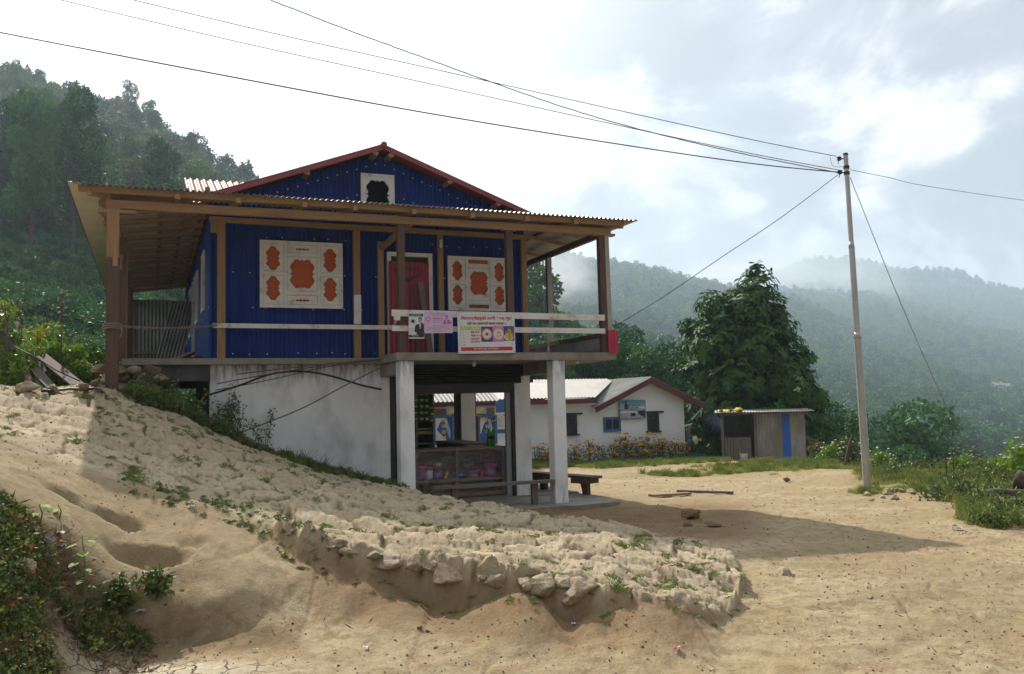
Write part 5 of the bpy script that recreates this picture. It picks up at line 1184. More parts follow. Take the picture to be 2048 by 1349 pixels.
lattice(1133, 830, 1151, 868, 'small black lattice window behind the right porch pillar'); lattice(1296, 826, 1315, 862, 'small black lattice window under the right end of the signboard')
x0, z1 = bX(1206, 835); x1, z0 = bX(1241, 863); f = MB(); fw = .09
for b_ in ((x0, x1, z1 - fw, z1), (x0, x1, z0, z0 + fw), (x0, x0 + fw, z0 + fw + .001, z1 - fw - .001), (x1 - fw, x1, z0 + fw + .001, z1 - fw - .001), ((x0+x1)/2 - .03, (x0+x1)/2 + .03, z0 + fw + .001, z1 - fw - .001)): f.box(b_[0], b_[1], YF - .06, YF - .001, b_[2], b_[3])
o = wpart(f, 'window', m_bluepaint, 'small blue framed window'); h = MB(); h.box(x0 + fw + .001, x1 - fw - .001, YF - .02, YF - .002, z0 + fw + .001, z1 - fw - .001); h.build('pane', m_dark, o)
# signboard on the gable
m_skyprint = flat('sky_blue_print', (0.16, 0.36, 0.50))
Y_ = YF - .12
G = Sign('signboard', 'blue and grey photographic signboard hung on the white gable wall', 'signboard', hp3(1239, 800.5, Y_), hp3(1291, 800.2, Y_), hp3(1239.4, 838, Y_), .03, m_teal)
G.rect(m_skyprint, .02, .03, .98, .50); G.rect(m_lightblue, .0, .28, .98, .50, 1); G.poly(m_grey, [(.02,.55),(.25,.50),(.5,.56),(.75,.48),(.98,.54),(.98,.97),(.02,.97)], 2); G.poly(m_ink, [(.18,.50),(.18,.26),(.21,.24),(.21,.05),(.25,.03),(.27,.05),(.28,.24),(.32,.27),(.32,.50)], 3)
G.poly(m_whitep, [(.02,.62),(.30,.60),(.98,.64),(.98,.70),(.4,.68),(.02,.72)], 3); G.rect(m_ink, .42, .70, .60, .88, 4); G.poly(m_ink, [(.66,.60),(.98,.56),(.98,.95),(.75,.8)], 4); G.poly(m_lightblue, [(.30,.75),(.40,.72),(.42,.95),(.28,.95)], 4)
G.text(m_teal, 'हार्दिक स्वागत', .30, .04, .80, .10); G.text(m_teal, 'सगरमाथा क्षेत्र भ्रमण', .32, .13, .84, .19); G.text(m_ink, 'राष्ट्रीय निकुञ्ज मार्ग', .24, .25, .80, .35); G.text(m_ink, 'यो हाम्रो सहयोग', .24, .39, .76, .49); G.rect(m_whitep, .74, .37, .97, .46, 3); G.disc(m_ink, .11, .12, .035, 4, 6); G.disc(m_redink, .90, .12, .03, 4, 6)
G.done()
# kiosk front with posters, seen through the shop
kx0 = hx(868, 840, YF - 2.2)[0]; kx1 = hx(1011, 840, YF - 2.2)[0] - .9
KY = YF - 2.2
ks = thing('kiosk', 'small shop front with blue doors and rusty awning seen through the shop bays', 'kiosk', HW(0, 0, 0), YAW)
def kpart(mb, name, m, label=None): 
    o = mb.build(name, m, ks)
    if label: o['label'] = label
    return o
def kx(px, py): return hx(px, py, KY)
zt = kx(940, 815)[1]; xk0 = kx(850, 850)[0]; xk1 = kx(990, 850)[0]
mb = MB(); mb.box(xk0 - 1, xk1, KY, KY + .1, BG - .4, zt - .02); kpart(mb, 'wall', W_grey[0]); mb = MB(); mb.box(xk0 - 1, xk1 + .4, KY - .03, KY - .001, BG - .3, kx(900, 885)[1]); kpart(mb, 'plinth', m_wall2)
mb = MB(); v_ = Vector((0, -1.4, -.62)); mb.corr((xk0 - 1, KY + .9, zt + .80), (1,0,0), v_.normalized(), xk1 - xk0 + 1, 0, 1.5, .15, .02, .006, 6); kpart(mb, 'roof', m_whitezinc)
mb = MB(); mb.box(kx(1000,850)[0], kx(1040,850)[0], KY + .3, KY + .36, kx(1000,868)[1], kx(1000,800)[1]); kpart(mb, 'window_board', m_bluepaint)
for i, (a, b, t_) in enumerate(((869, 902, ('ए', 'ल', 'त', 'म')), (958, 988, ('एस', 'त', 'त', 'म')))):
    x0, z1 = kx(a, 836); x1, z0 = kx(b, 884)
    mb = MB(); mb.box(x0 - .07, x0, KY - .1, KY - .002, z0 - .07, z1 + .07); mb.box(x1, x1 + .09, KY - .1, KY - .002, z0 - .07, z1 + .07); mb.box(x0, x1, KY - .1, KY - .002, z0 - .07, z0 - .001); mb.box(x0, x1, KY - .1, KY - .002, z1 + .001, z1 + .07); kpart(mb, 'door_frame', m_bluepaint)
    D = Sign('door_poster', ('left' if i == 0 else 'right') + ' tall blue and white poster with yellow letters on the kiosk doors', 'poster', HW(x0, KY - .06, z1), HW(x1, KY - .06, z1), HW(x0, KY - .06, z0), .02, flat('deep_blue_print_%d' % i, (0.02, 0.09, 0.36)))
    D.poly(m_whitep, [(.0,.0),(.55,.0),(.25,.3),(.1,.6),(.0,.7)], 0) if i else D.poly(m_whitep, [(.0,.02),(.7,.02),(.3,.2),(.1,.5),(.45,.75),(.8,.99),(.0,.99)], 0)
    D.poly(m_lightblue, [(.55,.1),(.75,.1),(.95,.6),(.9,.9),(.7,.5)], 1)
    for k, c in enumerate(t_): D.text(m_yellow, c, .38 if k else .28, .06 + k * .235, .68 if k else .78, .20 + k * .235)
    D.done()
for a, b, lab in ((892, 926, 'left tilted yellow and blue poster above the kiosk doors'), (945, 972, 'right tilted yellow and blue poster above the kiosk doors')):
    D = Sign('shop_poster', lab, 'poster', HW(kx(a, 812)[0], KY - .04, kx(a, 812)[1]), HW(kx(b, 811)[0], KY - .04, kx(b, 811)[1]), HW(kx(a, 832)[0], KY - .04, kx(a, 832)[1]), .01, m_lightblue)
    D.poly(m_yellow, [(.1,.75),(.25,.2),(.8,.1),(.9,.4),(.5,.8)], 1); D.poly(m_cream2, [(.2,.7),(.3,.35),(.7,.2),(.8,.38),(.5,.7)], 2); D.rect(m_ink, .3, .86, .95, .97, 1); D.rect(m_teal, 0, 0, 1, .08, 1); D.done()
D = Sign('notice', 'white printed notice sheet in a frame beside the kiosk', 'notice', HW(kx(993, 826)[0], KY + .25, kx(993, 826)[1]), HW(kx(1016, 825)[0], KY + .25, kx(1016, 825)[1]), HW(kx(993, 860)[0], KY + .25, kx(993, 860)[1]), .02, m_whitep)
for i in range(11): D.rect(m_grey, .12, .12 + i * .07, .88 - .1 * (i % 3 == 2), .145 + i * .07, 1)
D.done()
t = thing('marigold_garland', 'orange marigold garland hanging over the kiosk door frames', 'garland', HW(kx(905, 838)[0], KY - .15, kx(905, 838)[1]), YAW); mb = MB(); rr = random.Random(3)
for i in range(24): mb.lathe([(.0, -.035), (.04, 0), (.0, .035)], (i * .085, 0, -.1 * math.sin(i * .5) - .02), 6)
mb.build('blossoms', m_flower, t)

# ------------------------------------------------------------------ marigolds along the wall
rr = random.Random(21); rgm = np.random.default_rng(31)
m_marig = P('marigold_leaf', (0.05, 0.11, 0.02), (0.09, 0.16, 0.03), 4, .6, trans=.2)
def marigold(i, h, w):
    t = thing('marigold_plant', 'm', 'plant', (0,0,0), 0, 'marigolds along the foot of the white wall')
    n = int(260 * h); pos = np.stack([rgm.normal(0, w * .33, n), rgm.normal(0, w * .25, n), rgm.random(n)**1.0 * h * .9], 1)
    V_, Q_ = leaves(n, pos, .11, rgm, .35, .4); link('foliage', np_mesh('foliage', V_, Q_, m_marig), t)
    mb = MB()
    for k in range(6): a = rr.uniform(-w*.35, w*.35); b = rr.uniform(-.1,.1); mb.tube([(a*.3, b*.3, -.1), (a, b, h * rr.uniform(.7, 1.05))], .008, 4)
    mb.build('stem', m_marig, t)
    mb = MB()
    for k in range(int(16 * h)):
        x, y, z = rr.gauss(0, w * .34), rr.uniform(-.2, .12), h * rr.uniform(.35, 1.08); r = rr.uniform(.045, .08)
        mb.lathe([(.01, -r*.7), (r, -r*.1), (r*.9, r*.35), (r*.3, r*.6)], (x, y, z), 7, 0 if rr.random() < .8 else 1)
    mb.build('blossom', [m_flower, m_redpetal], t); return t
mp_ = [marigold(0, 1.25, .75), marigold(1, .95, .7), marigold(2, 1.05, .6)]; used = [0, 0, 0]
MPX = [(1070,.9),(1084,.8),(1098,.85),(1112,.75),(1128,.8),(1146,.95),(1180,.95),(1198,1.0),(1226,.9),(1246,1.15),(1258,1.05),(1274,1.0),(1292,1.1),(1306,.95),(1322,1.05),(1342,.85),(1352,.95),(1362,.8)]
WORDS = ['behind the right porch pillar', 'in the middle of the row', 'at the right end of the row']
for i, (px, s) in enumerate(MPX):
    X = hx(px, 905, YF - .5)[0]; loc = HW(X, YF - .5 - rr.uniform(0, .3), BG + .02); k = i % 3
    lab = 'orange marigold plant against the white wall ' + ('left of the right porch pillar' if px < 1100 else 'between the porch pillar and blue window' if px < 1215 else 'in the clump below the signboard' if px < 1320 else 'near its right corner')
    if not used[k]: t = mp_[k]; t.location = loc; t['label'] = lab; used[k] = 1
    else: t = copy_tree(mp_[k], loc, rr.random() * 6, lab)
    t.scale = (s, s, s * .74); t['group'] = lab.replace('plant against', 'plants against')

# ------------------------------------------------------------------ shed, its clutter
pS = at(1512, 922, 32.3); SHYAW = -.22; _cs, _ss = math.cos(SHYAW), math.sin(SHYAW); SY = 0.0
def sx(px, py, d=0):
    q = ray(px, py); n = np.array([-_ss, _cs, 0]); c = n @ np.array([pS.x, pS.y, 0]) + d; t = (c - CP @ n) / (q @ n); p = CP + t * q
    return (p[0] - pS.x) * _cs + (p[1] - pS.y) * _ss, p[2]
def SW(X, Y, Z): return Vector((pS.x + X * _cs - Y * _ss, pS.y + X * _ss + Y * _cs, Z))
sh = thing('tin_shed', 'small rusty corrugated shed with a blue stripe and an open dark doorway', 'shed', SW(0, 0, 0), SHYAW)
def spart(mb, name, m, label=None):
    o = mb.build(name, m, sh)
    if label: o['label'] = label
    return o
xa_ = sx(1446, 900)[0]; xb_ = sx(1512, 900)[0]; xc_ = sx(1612, 900)[0]; zb_ = -.80; zt_ = sx(1512, 826)[1]; 
xs1 = sx(1566, 900)[0]; xs2 = sx(1578, 900)[0]
mb = MB(); mb.corr((xb_ + .05, SY, 0), (1,0,0), (0,0,1), xs1 - xb_ - .05, zb_, zt_ - .02, .10, .013); spart(mb, 'wall', m_rustzinc, 'rusty grey corrugated sheets right of the doorway')
mb = MB(); mb.corr((xs1, SY - .012, 0), (1,0,0), (0,0,1), xs2 - xs1 + .08, zb_ + .02, zt_ - .05, .10, .006); spart(mb, 'stripe', flat('blue_sheet_strip', (0.02, 0.12, 0.52), .45), 'bright blue sheet strip')
mb = MB(); mb.corr((xs2 + .07, SY, 0), (1,0,0), (0,0,1), xc_ - xs2 - .07, zb_, zt_, .10, .006); spart(mb, 'wall', m_rustzinc, 'mossy pale flat sheet at the right corner')
mb = MB(); mb.corr((xa_, SY + 2.0, 0), (1,0,0), (0,0,1), xc_ - xa_, zb_, zt_ + .02, .10, .013); spart(mb, 'wall', m_rustzinc, 'rear wall')
mb = MB(); mb.corr((xa_, SY + .05, 0), (0,1,0), (0,0,1), 1.9, zb_, zt_, .10, .013); spart(mb, 'wall', m_rustzinc, 'left wall'); mb = MB(); mb.corr((xc_, SY + .05, 0), (0,1,0), (0,0,1), 1.9, zb_, zt_, .10, .013); spart(mb, 'wall', m_rustzinc, 'right wall')
mb = MB(); vv = Vector((0, -1, -.02)).normalized(); mb.corr((xa_ - .25, SY + 2.2, zt_ + .09), (1,0,0), vv, xc_ - xa_ + .55, 0, 2.75, .10, .013); spart(mb, 'roof', m_rustzinc)
mb = MB(); mb.bar((xa_ - .1, SY - .35, zt_ - .03), (xc_ + .1, SY - .35, zt_ - .01), .06, .06); spart(mb, 'roof_pole', W_grey[0])
for x, lab in ((xa_, 'left door post'), (xb_, 'right door post')): mb = MB(); mb.bar((x, SY - .02, zb_), (x + .02, SY - .02, zt_), .10, .08, (0,1,0)); spart(mb, 'post', W_grey[2], lab)
mb = MB(); mb.box(xa_ + .1, xb_ - .1, SY + .02, SY + .035, -.62, -.60); mb.corr((xa_ + .08, SY + .35, 0), (1,0,0), (0,0,1), .95, zb_, zt_ - .9, .10, .013); spart(mb, 'inner_sheet', m_rustzinc)
X, Z = sx(1488, 918, -.15); t = thing('bucket', 'white paint bucket with a blue mark standing in the shed doorway', 'bucket', SW(X, SY - .1, -.65), SHYAW)
mb = MB(); mb.lathe([(.12, 0), (.15, .33), (.155, .35), (.14, .35), (.115, .02)], n=18); mb.build('body', m_whitep, t, True); mb = MB(); mb.tube([(.15*math.cos(a), .15*math.sin(a)*.3 - .05, .34 + .10*math.sin(a)) for a in np.linspace(0, math.pi, 12)], .006, 5); mb.build('handle', m_screw, t)
mb = MB(); mb.lathe([(.03, -.002), (.03, .002)], n=10); o = mb.build('mark', m_blueplastic, t); o.rotation_euler = (R(85), 0, 0); o.location = (0, -.14, .17)
X, Z = sx(1538, 918, -.3); t = thing('cardboard_box', 'crumpled red and white carton on the ground before the shed', 'box', SW(X, SY - .35, -.66), SHYAW + .3)
mb = MB(); mb.add([(-.2,-.12,0),(.2,-.12,0),(.22,.15,0),(-.18,.14,0),(-.22,-.1,.2),(.17,-.16,.26),(.2,.12,.30),(-.2,.14,.24)], [(0,3,2,1),(4,5,6,7),(0,1,5,4),(1,2,6,5),(2,3,7,6),(3,0,4,7)]); mb.build('carton', P('carton', (.5,.35,.25), (.4,.08,.06), 9, .8), t)
X, Z = sx(1462, 826, -.4); t = thing('plastic_sheet', 'crumpled yellow plastic sheet lying on the left edge of the shed roof', 'plastic sheet', SW(X, SY - .2, Z + .03), SHYAW)
mb = MB(); vs = []; 
for i in range(9):
    for j in range(5): vs.append((-.45 + i * .11, -.2 + j * .1, .05 * math.sin(i * 1.9 + j) + .05 + (.08 if i > 4 else 0) * math.sin(j)))
mb.add(vs, [(i*5+j, (i+1)*5+j, (i+1)*5+j+1, i*5+j+1) for i in range(8) for j in range(4)]); o = mb.build('sheet', flat('yellow_plastic', (0.75, 0.52, 0.03), .4), t, True); sd = o.modifiers.new('solid', 'SOLIDIFY'); sd.thickness = .01
# between the building and the shed
X, Z = hx(1395, 915, YF - .3); t = thing('basin', 'blue plastic basin on the ground right of the white building', 'basin', HW(X, YF - .4, -.60), YAW); mb = MB(); mb.lathe([(.2, 0), (.28, .16), (.29, .17), (.27, .16), (.19, .02)], n=20); mb.build('bowl', m_blueplastic, t, True)
X, Z = hx(1378, 900, YF - .5); t = thing('wooden_post', 'grey wooden post with a small cross board right of the white building', 'post', HW(X, YF - .5, -.7), YAW); mb = MB(); mb.bar((0,0,0), (.02,0,1.42), .10, .08, (0,1,0)); mb.build('shaft', W_grey[2], t); mb = MB(); mb.bar((-.05,-.05,1.0), (.3,-.05,1.02), .05, .05); mb.build('arm', W_grey[0], t)
t = thing('cloth', 'pale rag hanging from the arm of the wooden post', 'cloth', HW(X + .22, YF - .58, .28), YAW); mb = MB(); mb.add([(-.08,0,0),(.1,0,.02),(.14,-.03,-.15),(.1,-.05,-.28),(-.02,-.04,-.30),(-.12,-.02,-.12),(.02,-.09,-.12)], [(0,1,6),(1,2,6),(2,3,6),(3,4,6),(4,5,6),(5,0,6)]); o = mb.build('rag', m_cream2, t); o.modifiers.new('solid', 'SOLIDIFY').thickness = .01
t = thing('mug', 'small blue mug hanging on the wooden post', 'mug', HW(X - .02, YF - .60, .05), YAW); mb = MB(); mb.lathe([(.05, 0), (.06, .13), (.055, .13), (.045, .01)], n=12); mb.build('cup', m_blueplastic, t, True)
for i, (a, b, lab) in enumerate((((1395, 922), (1452, 918), 'long timber lying between the basin and the shed'), ((1302, 997), (1378, 993), 'pale board lying in the yard, the left one of two'), ((1355, 986), (1466, 990), 'longer brown board lying in the yard, the right one of two'))):
    g0 = gp(*a); g1 = gp(*b); d = g1 - g0; t = thing('board', lab, 'board', g0, 0); mb = MB(); mb.bar((0, 0, .035), tuple(d + Vector((0, 0, .035))), .16 if i != 2 else .10, .045); mb.build('plank', W_new[0] if i == 1 else W_grey[0], t)
t = thing('wood_pile', 'poles and sticks heaped behind the right corner of the shed', 'sticks', SW(xc_ + .3, SY + .6, -.6), SHYAW); rr = random.Random(5)
for i in range(7): mb = MB(); y = rr.uniform(-.5, .4); mb.tube([(-.3 + i*.05, y, .9 - i*.1), (1.1 + rr.uniform(0,.5), y + .2, rr.uniform(-.05, .12))], .035, 6); mb.build('pole', m_stalk, t)

# ------------------------------------------------------------------ utility pole and wires
PD = 17.9; pb = at(1735, 981, PD); ptop = at(1691, 309, PD)
up_ = thing('utility_pole', 'tall stepped galvanised utility pole standing in grass right of the yard', 'utility pole', pb)
def pp(py): s = (981 - py) / (981 - 309); return (ptop - pb) * s
for nm, y0, y1, r in (('lower_section', 985, 682, .080), ('middle_section', 682, 500, .064), ('upper_section', 500, 309, .050)):
    mb = MB(); mb.tube([pp(y0), pp(y1)], [r, r * .93], 16); o = mb.build(nm, m_pole, up_, True); es = o.modifiers.new('e', 'EDGE_SPLIT')
    if y1 > 310: mb = MB(); mb.tube([pp(y1 + 1), pp(y1 - 12)], [r * .95, r * .80], 16); mb.build('joint', m_pole, up_, True)
mb = MB(); mb.tube([pp(311), pp(307)], [.055, .05], 14); mb.build('cap', m_black, up_)
mb = MB(); mb.box(-.16, .14, -.012, .012, -.012, .012); o = mb.build('step_bolt', m_screw, up_); o.location = pp(672)
for k, y in enumerate((336, 348)): mb = MB(); mb.tube([pp(y + 3), pp(y - 3)], .062, 14); mb.build('clamp', m_black, up_)
for k, (y, dx) in enumerate(((318, -.14), (346, -.17))):
    mb = MB(); mb.tube([Vector((.0, 0, 0)), Vector((-.08, 0, 0))], .012, 6); mb.lathe([(.025, -.04), (.05, -.02), (.03, 0), (.055, .03), (.02, .05)], (-.10, 0, 0), 10); mb.tube([Vector((-.10, 0, -.03)), Vector((-.13, 0, -.11))], .009, 5); o = mb.build('insulator', m_black, up_); o.location = pp(y) + Vector((-.04, 0, 0))
def wire(label, pts, r, mat=m_rubber, name='wire', wob=0):
    # pts: (px, py, distance)
    K = [at(*p) for p in pts]; t = thing(name, label, name.replace('_', ' '), K[-1] if False else K[0]); Q_ = []; rr = random.Random(9)
    for i in range(len(K) - 1):
        p0 = K[max(i-1,0)]; p1 = K[i]; p2 = K[i+1]; p3 = K[min(i+2, len(K)-1)]
        for s in np.linspace(0, 1, 14, endpoint=False):
            q_ = .5 * ((2*p1) + (p2-p0)*s + (2*p0-5*p1+4*p2-p3)*s*s + (3*p1-p0-3*p2+p3)*s**3) - K[0]
            Q_.append(q_ + Vector((0, 0, rr.uniform(-wob, wob))))
    Q_.append(K[-1] - K[0]); mb = MB(); mb.tube(Q_, r, 6); mb.build('strand', mat, t, True)
wire('thick black cable, the lowest line running from the left edge to the pole', [(-160, 33, 10.8), (0, 65, 11.2), (420, 146, 12.2), (840, 224, 13.6), (1200, 283, 15.3), (1500, 327, 17), (1678, 345, PD)], .0105)
wire('thin grey line that leaves the picture at the top left corner', [(40, -18, 14), (120, 0, 14), (480, 85, 14.6), (840, 163.7, 15.3), (1200, 243, 16.3), (1500, 307, 17.2), (1680, 341, PD)], .0072)
wire('thin grey line ending highest on the pole', [(200, -16, 14), (265, 0, 14), (560, 70, 14.6), (840, 132.5, 15.3), (1200, 213, 16.3), (1500, 279, 17.2), (1672, 313, PD)], .0074)
wire('steep twisted cable crossing the two thin grey lines', [(500, -18, 12.5), (540, 0, 12.7), (700, 62, 13.3), (840, 113, 13.9), (984, 165, 14.6), (1150, 222, 15.4), (1310, 267, 16.3), (1500, 311, 17.2), (1682, 347, PD)], .0095, wob=.004)
wire('single line running from the pole to the right edge', [(1700, 340, PD), (1780, 356, 19), (1850, 372, 20), (2048, 401, 23), (2200, 418, 26)], .006)
wire('guy wire slanting from the pole down into the bushes on the right', [(1701, 356, PD), (1712, 385, PD), (1800, 603, 19), (1890, 808, 20), (1950, 932, 20.5)], .007, m_rebar, 'guy_wire')
wire('cable slanting from the pole down to the right corner post of the blue house', [(1676, 350, PD), (1560, 437, 17.2), (1440, 517, 16.6), (1330, 592, 16.2), (1228, 654, 15.8)], .0075)
wire('short cable from the grey veranda post to the blue wall', [(1096, 563, 17.4), (1075, 575, 16.8), (1056, 583, 16.4)], .006)
wire('slack jumper wire looping at the pole top', [(1660, 314, PD), (1664, 330, PD), (1672, 334, PD), (1686, 334, PD)], .004)
# ------------------------------------------------------------------ the big dark tree
TD = 37.0; tb = at(1500, 905, TD); kpx = TD / F
tree = thing('broadleaf_tree', 'tall dense dark green tree with large glossy leaves behind the tin shed', 'tree', (tb.x, tb.y, -.8))
TB = [(1520,543,24),(1512,578,42),(1498,612,58),(1455,615,30),(1540,610,34),(1560,655,36),(1590,720,34),(1368,735,20),(1372,650,14),(1640,790,16),(1420,610,32),(1470,640,62),(1545,640,40),(1402,650,28),(1430,680,66),(1510,690,74),(1575,700,40),(1408,735,42),(1470,750,78),(1555,760,70),(1600,780,38),(1408,800,38),(1450,820,70),(1530,830,80),(1600,845,52),(1622,800,24),(1400,860,36),(1440,895,46),(1610,895,28),(1530,890,50),(1478,600,34),(1622,850,22)]
rgt = np.random.default_rng(77); rt_ = random.Random(77); bl = []
for px, py, r in TB:
    c = at(px, py, TD); rr_ = r * kpx; bl.append((c.x - tb.x, (rt_.uniform(-.35, .35)) * 60 * kpx, c.z + .8, rr_))
    if r > 40: bl.append((c.x - tb.x + rt_.uniform(-.3,.3), -.7 * r * kpx, c.z + .8 - .1, rr_ * .75))
nros = 2300; pr, dr_ = crownpts(nros, bl, rgt, .70); Vs = []; Qs = []; off = 0
for i in range(nros):                                   # rosettes of drooping leaves at the twig ends
    k = rgt.integers(6, 10); an = rgt.uniform(0, 6.28) + np.arange(k) * 6.28 / k; ax = dr_[i] * .8 + np.array([0, 0, .5]); ax /= np.linalg.norm(ax)
    s_ = np.cross(ax, [.3, .2, .9]); s_ /= np.linalg.norm(s_); q_ = np.cross(ax, s_)
    dirs = s_[None] * np.cos(an)[:,None] + q_[None] * np.sin(an)[:,None] + ax[None] * rgt.uniform(-.35, .45, (k,1)); dirs[:,2] -= .28
    dirs /= np.linalg.norm(dirs, axis=1)[:,None]; a = dirs; b = np.cross(a, ax[None] + .25 * rgt.normal(size=(k,3))); b /= np.linalg.norm(b, axis=1)[:,None]; c = np.cross(a, b)
    L_ = rgt.uniform(.20, .36, (k,1)); p0 = pr[i][None] + a * .03; w_ = .21
    V_ = np.stack([p0, p0 + a*L_*.35 + b*L_*w_, p0 + a*L_*.72 + b*L_*w_*.8 - c*L_*.03, p0 + a*L_ - np.array([0,0,.03]), p0 + a*L_*.72 - b*L_*w_*.8 - c*L_*.03, p0 + a*L_*.35 - b*L_*w_], 1).reshape(-1, 3)
    Vs.append(V_); j = off + np.arange(k)[:,None] * 6; Qs.append(np.concatenate([j + np.array([[0,1,2,3]]), j + np.array([[0,3,4,5]])])); off += 6 * k
link('crown', np_mesh('crown', np.concatenate(Vs), np.concatenate(Qs), m_leaf, False), tree)
link('trunk', trunk_mesh('trunk', 5.5, .17, [b for b in bl if b[2] > 2][:14], m_trunk, 3), tree)

# ------------------------------------------------------------------ generic plants
rgp = np.random.default_rng(123); rp = random.Random(123)
def clump_mesh(name, n, w, h, ls, mat, seed, width=.5, up=.5, base=0.0):
    rg_ = np.random.default_rng(seed); pos = np.stack([rg_.normal(0, w * .42, n), rg_.normal(0, w * .42, n), base + rg_.random(n)**.8 * h], 1)
    r = np.hypot(pos[:,0], pos[:,1]) / w; pos[:,2] *= np.clip(1.15 - r * .9, .15, 1)
    V_, Q_ = leaves(n, pos, ls, rg_, width, up); return np_mesh(name, V_, Q_, mat)
def plant(name, label, cat, loc, me, stems=4, h=.5, sc=1.0, grp=None, extra=None, stemmat=None):
    t = thing(name, label, cat, loc, rp.random() * 6, grp); link('foliage', me, t)
    if stems:
        mb = MB()
        for k in range(stems): a, b = rp.uniform(-.12,.12) * h * 2, rp.uniform(-.12,.12) * h * 2; mb.tube([(a*.2, b*.2, -.05), (a*.7, b*.7, h*.5), (a, b, h*.95)], [.008, .006, .003], 4)
        mb.build('stem', stemmat or m_stalk, t)
    if extra: extra(t)
    t.scale = (sc, sc, sc); return t
def grass_mesh(name, n, w, h, mat, seed, lean=.35, bw=.006):
    rg_ = np.random.default_rng(seed); pos = np.stack([rg_.normal(0, w*.4, n), rg_.normal(0, w*.4, n), np.zeros(n)], 1); d = np.stack([rg_.normal(0, lean, n), rg_.normal(0, lean, n), np.ones(n)], 1)
    L_ = h * rg_.uniform(.4, 1.1, (n,1)); s = np.cross(d, rg_.normal(size=(n,3))); s /= np.linalg.norm(s, axis=1)[:,None]; s *= bw
    m = pos + d * L_ * .5; t_ = pos + d * L_ * .9 + np.stack([d[:,0], d[:,1], -.3*np.ones(n)], 1) * L_ * .3
    V_ = np.stack([pos - s, pos + s, m + s*.8, m - s*.8, t_ + s*.15, t_ - s*.15], 1).reshape(-1, 3); j = np.arange(n)[:,None] * 6
    return np_mesh(name, V_, np.concatenate([j + [[0,1,2,3]], j + [[3,2,4,5]]]), mat)
def gpts(n, px0, px1, y0, y1, seed, cond=None, wmap=None):
    r = np.random.default_rng(seed); px = r.uniform(px0, px1, n); y = r.uniform(y0, y1, n); x = (px - 1024) / F * y
    if cond is not None: k = cond(px, y, x); px, y, x = px[k], y[k], x[k]
    z = ground(x, y); return np.stack([x, y, z], 1), px, y
gA = [grass_mesh('grass_tuft', 60, .16, .16, m_grass, 1), grass_mesh('grass_tuft', 50, .2, .11, m_grass, 2, .5), grass_mesh('grass_tuft', 45, .14, .22, m_moss, 3, .3)]
mA = [grass_mesh('moss_tuft', 70, .09, .030, m_moss, 4, .9, .004), clump_mesh('moss_tuft', 60, .09, .03, .025, m_moss, 5, .6)]
wA = [clump_mesh('low_weed', 220, .22, .20, .055, m_weed, 6, .55), clump_mesh('low_weed', 260, .25, .12, .045, m_weed, 7, .6), clump_mesh('low_weed', 160, .18, .26, .06, m_moss, 8, .35, .9)]
# grass in the yard follows the same mask as the soil colour
def gmask(px, y):
    g = 1.1 * sst(27.5, 30, y) * sst(900, 1050, px) * sst(1500, 1400, px) + blob(1480, 25.5, 130, 2.4, px, y) + blob(1600, 25.5, 90, 2.6, px, y) + .7 * blob(1320, 24.6, 90, 1.2, px, y)
    g += 1.2 * sst(17.0, 19.5, y) * sst(1660, 1740, px) + 1.0 * blob(1780, 16.8, 110, .9, px, y)
    g += 1.3 * sst(1840, 1950, px) * sst(11.2, 12.4, y) * sst(20, 18, y) + 1.3 * (px > 1720) * sst(20, 22, y); return g
cf = lambda px, y, x: (gmask(px, y) + .35 * fbm(x * 1.1, y * .9, 401, 4) * 2 > .62 + .6 * np.random.default_rng(3).random(len(px)))
Pg, _, yy = gpts(26000, 980, 2200, 11, 33, 21, cf); rs = np.random.default_rng(2)
o = scatter('grass', Pg, rs.uniform(.5, 1.2, len(Pg)), gA, 11); tag(o, 'short dry green grass patches around the yard and the pole', 'grass', kind='stuff')
# moss and tiny plants between the stones
pxs_ = np.random.default_rng(8).uniform(-100, 1490, 9000); ys_ = np.random.default_rng(9).uniform(6.2, 16, 9000); xs_ = (pxs_ - 1024) / F * ys_
zz, mk_, ee_, _i = ground(xs_, ys_, full=True); kp = (mk_ > .6) & (ee_ < .32) & (fbm(xs_ * 1.2, ys_ * 1.2, 555, 3) > -.02)
Pm = np.stack([xs_, ys_, zz], 1)[kp]; o = scatter('moss', Pm, rs.uniform(.35, 1.1, len(Pm)), mA, 12, .3); tag(o, 'small green tufts growing between the stones of the path', 'moss', kind='stuff')
# weeds at the foot of the path's lower edge and around the mound
def edgew(px, y, x): dn, df = edges(px); return (np.abs(y - dn) < .28) & (px > 430) & (px < 1480)
Pw, _, _ = gpts(5200, 430, 1480, 6, 8.8, 31, edgew); o = scatter('ground_weeds', Pw[:110], rs.uniform(.25, .6, 110), mA, 13, .3); tag(o, 'tiny weeds along the broken lower edge of the stone path', 'weeds', kind='stuff')
def rut(px, y, x): dn, df = edges(px); return (np.abs(y - dn + .05) < .30) & (px > 240) & (px < 660)
Pw, _, _ = gpts(5200, 240, 660, 6.5, 9.3, 32, rut); o = scatter('ground_weeds', Pw[:170], rs.uniform(.08, .22, 170), wA + mA, 14, .3); tag(o, 'small weeds in the rut between the sandy mound and the stone path', 'weeds', kind='stuff')
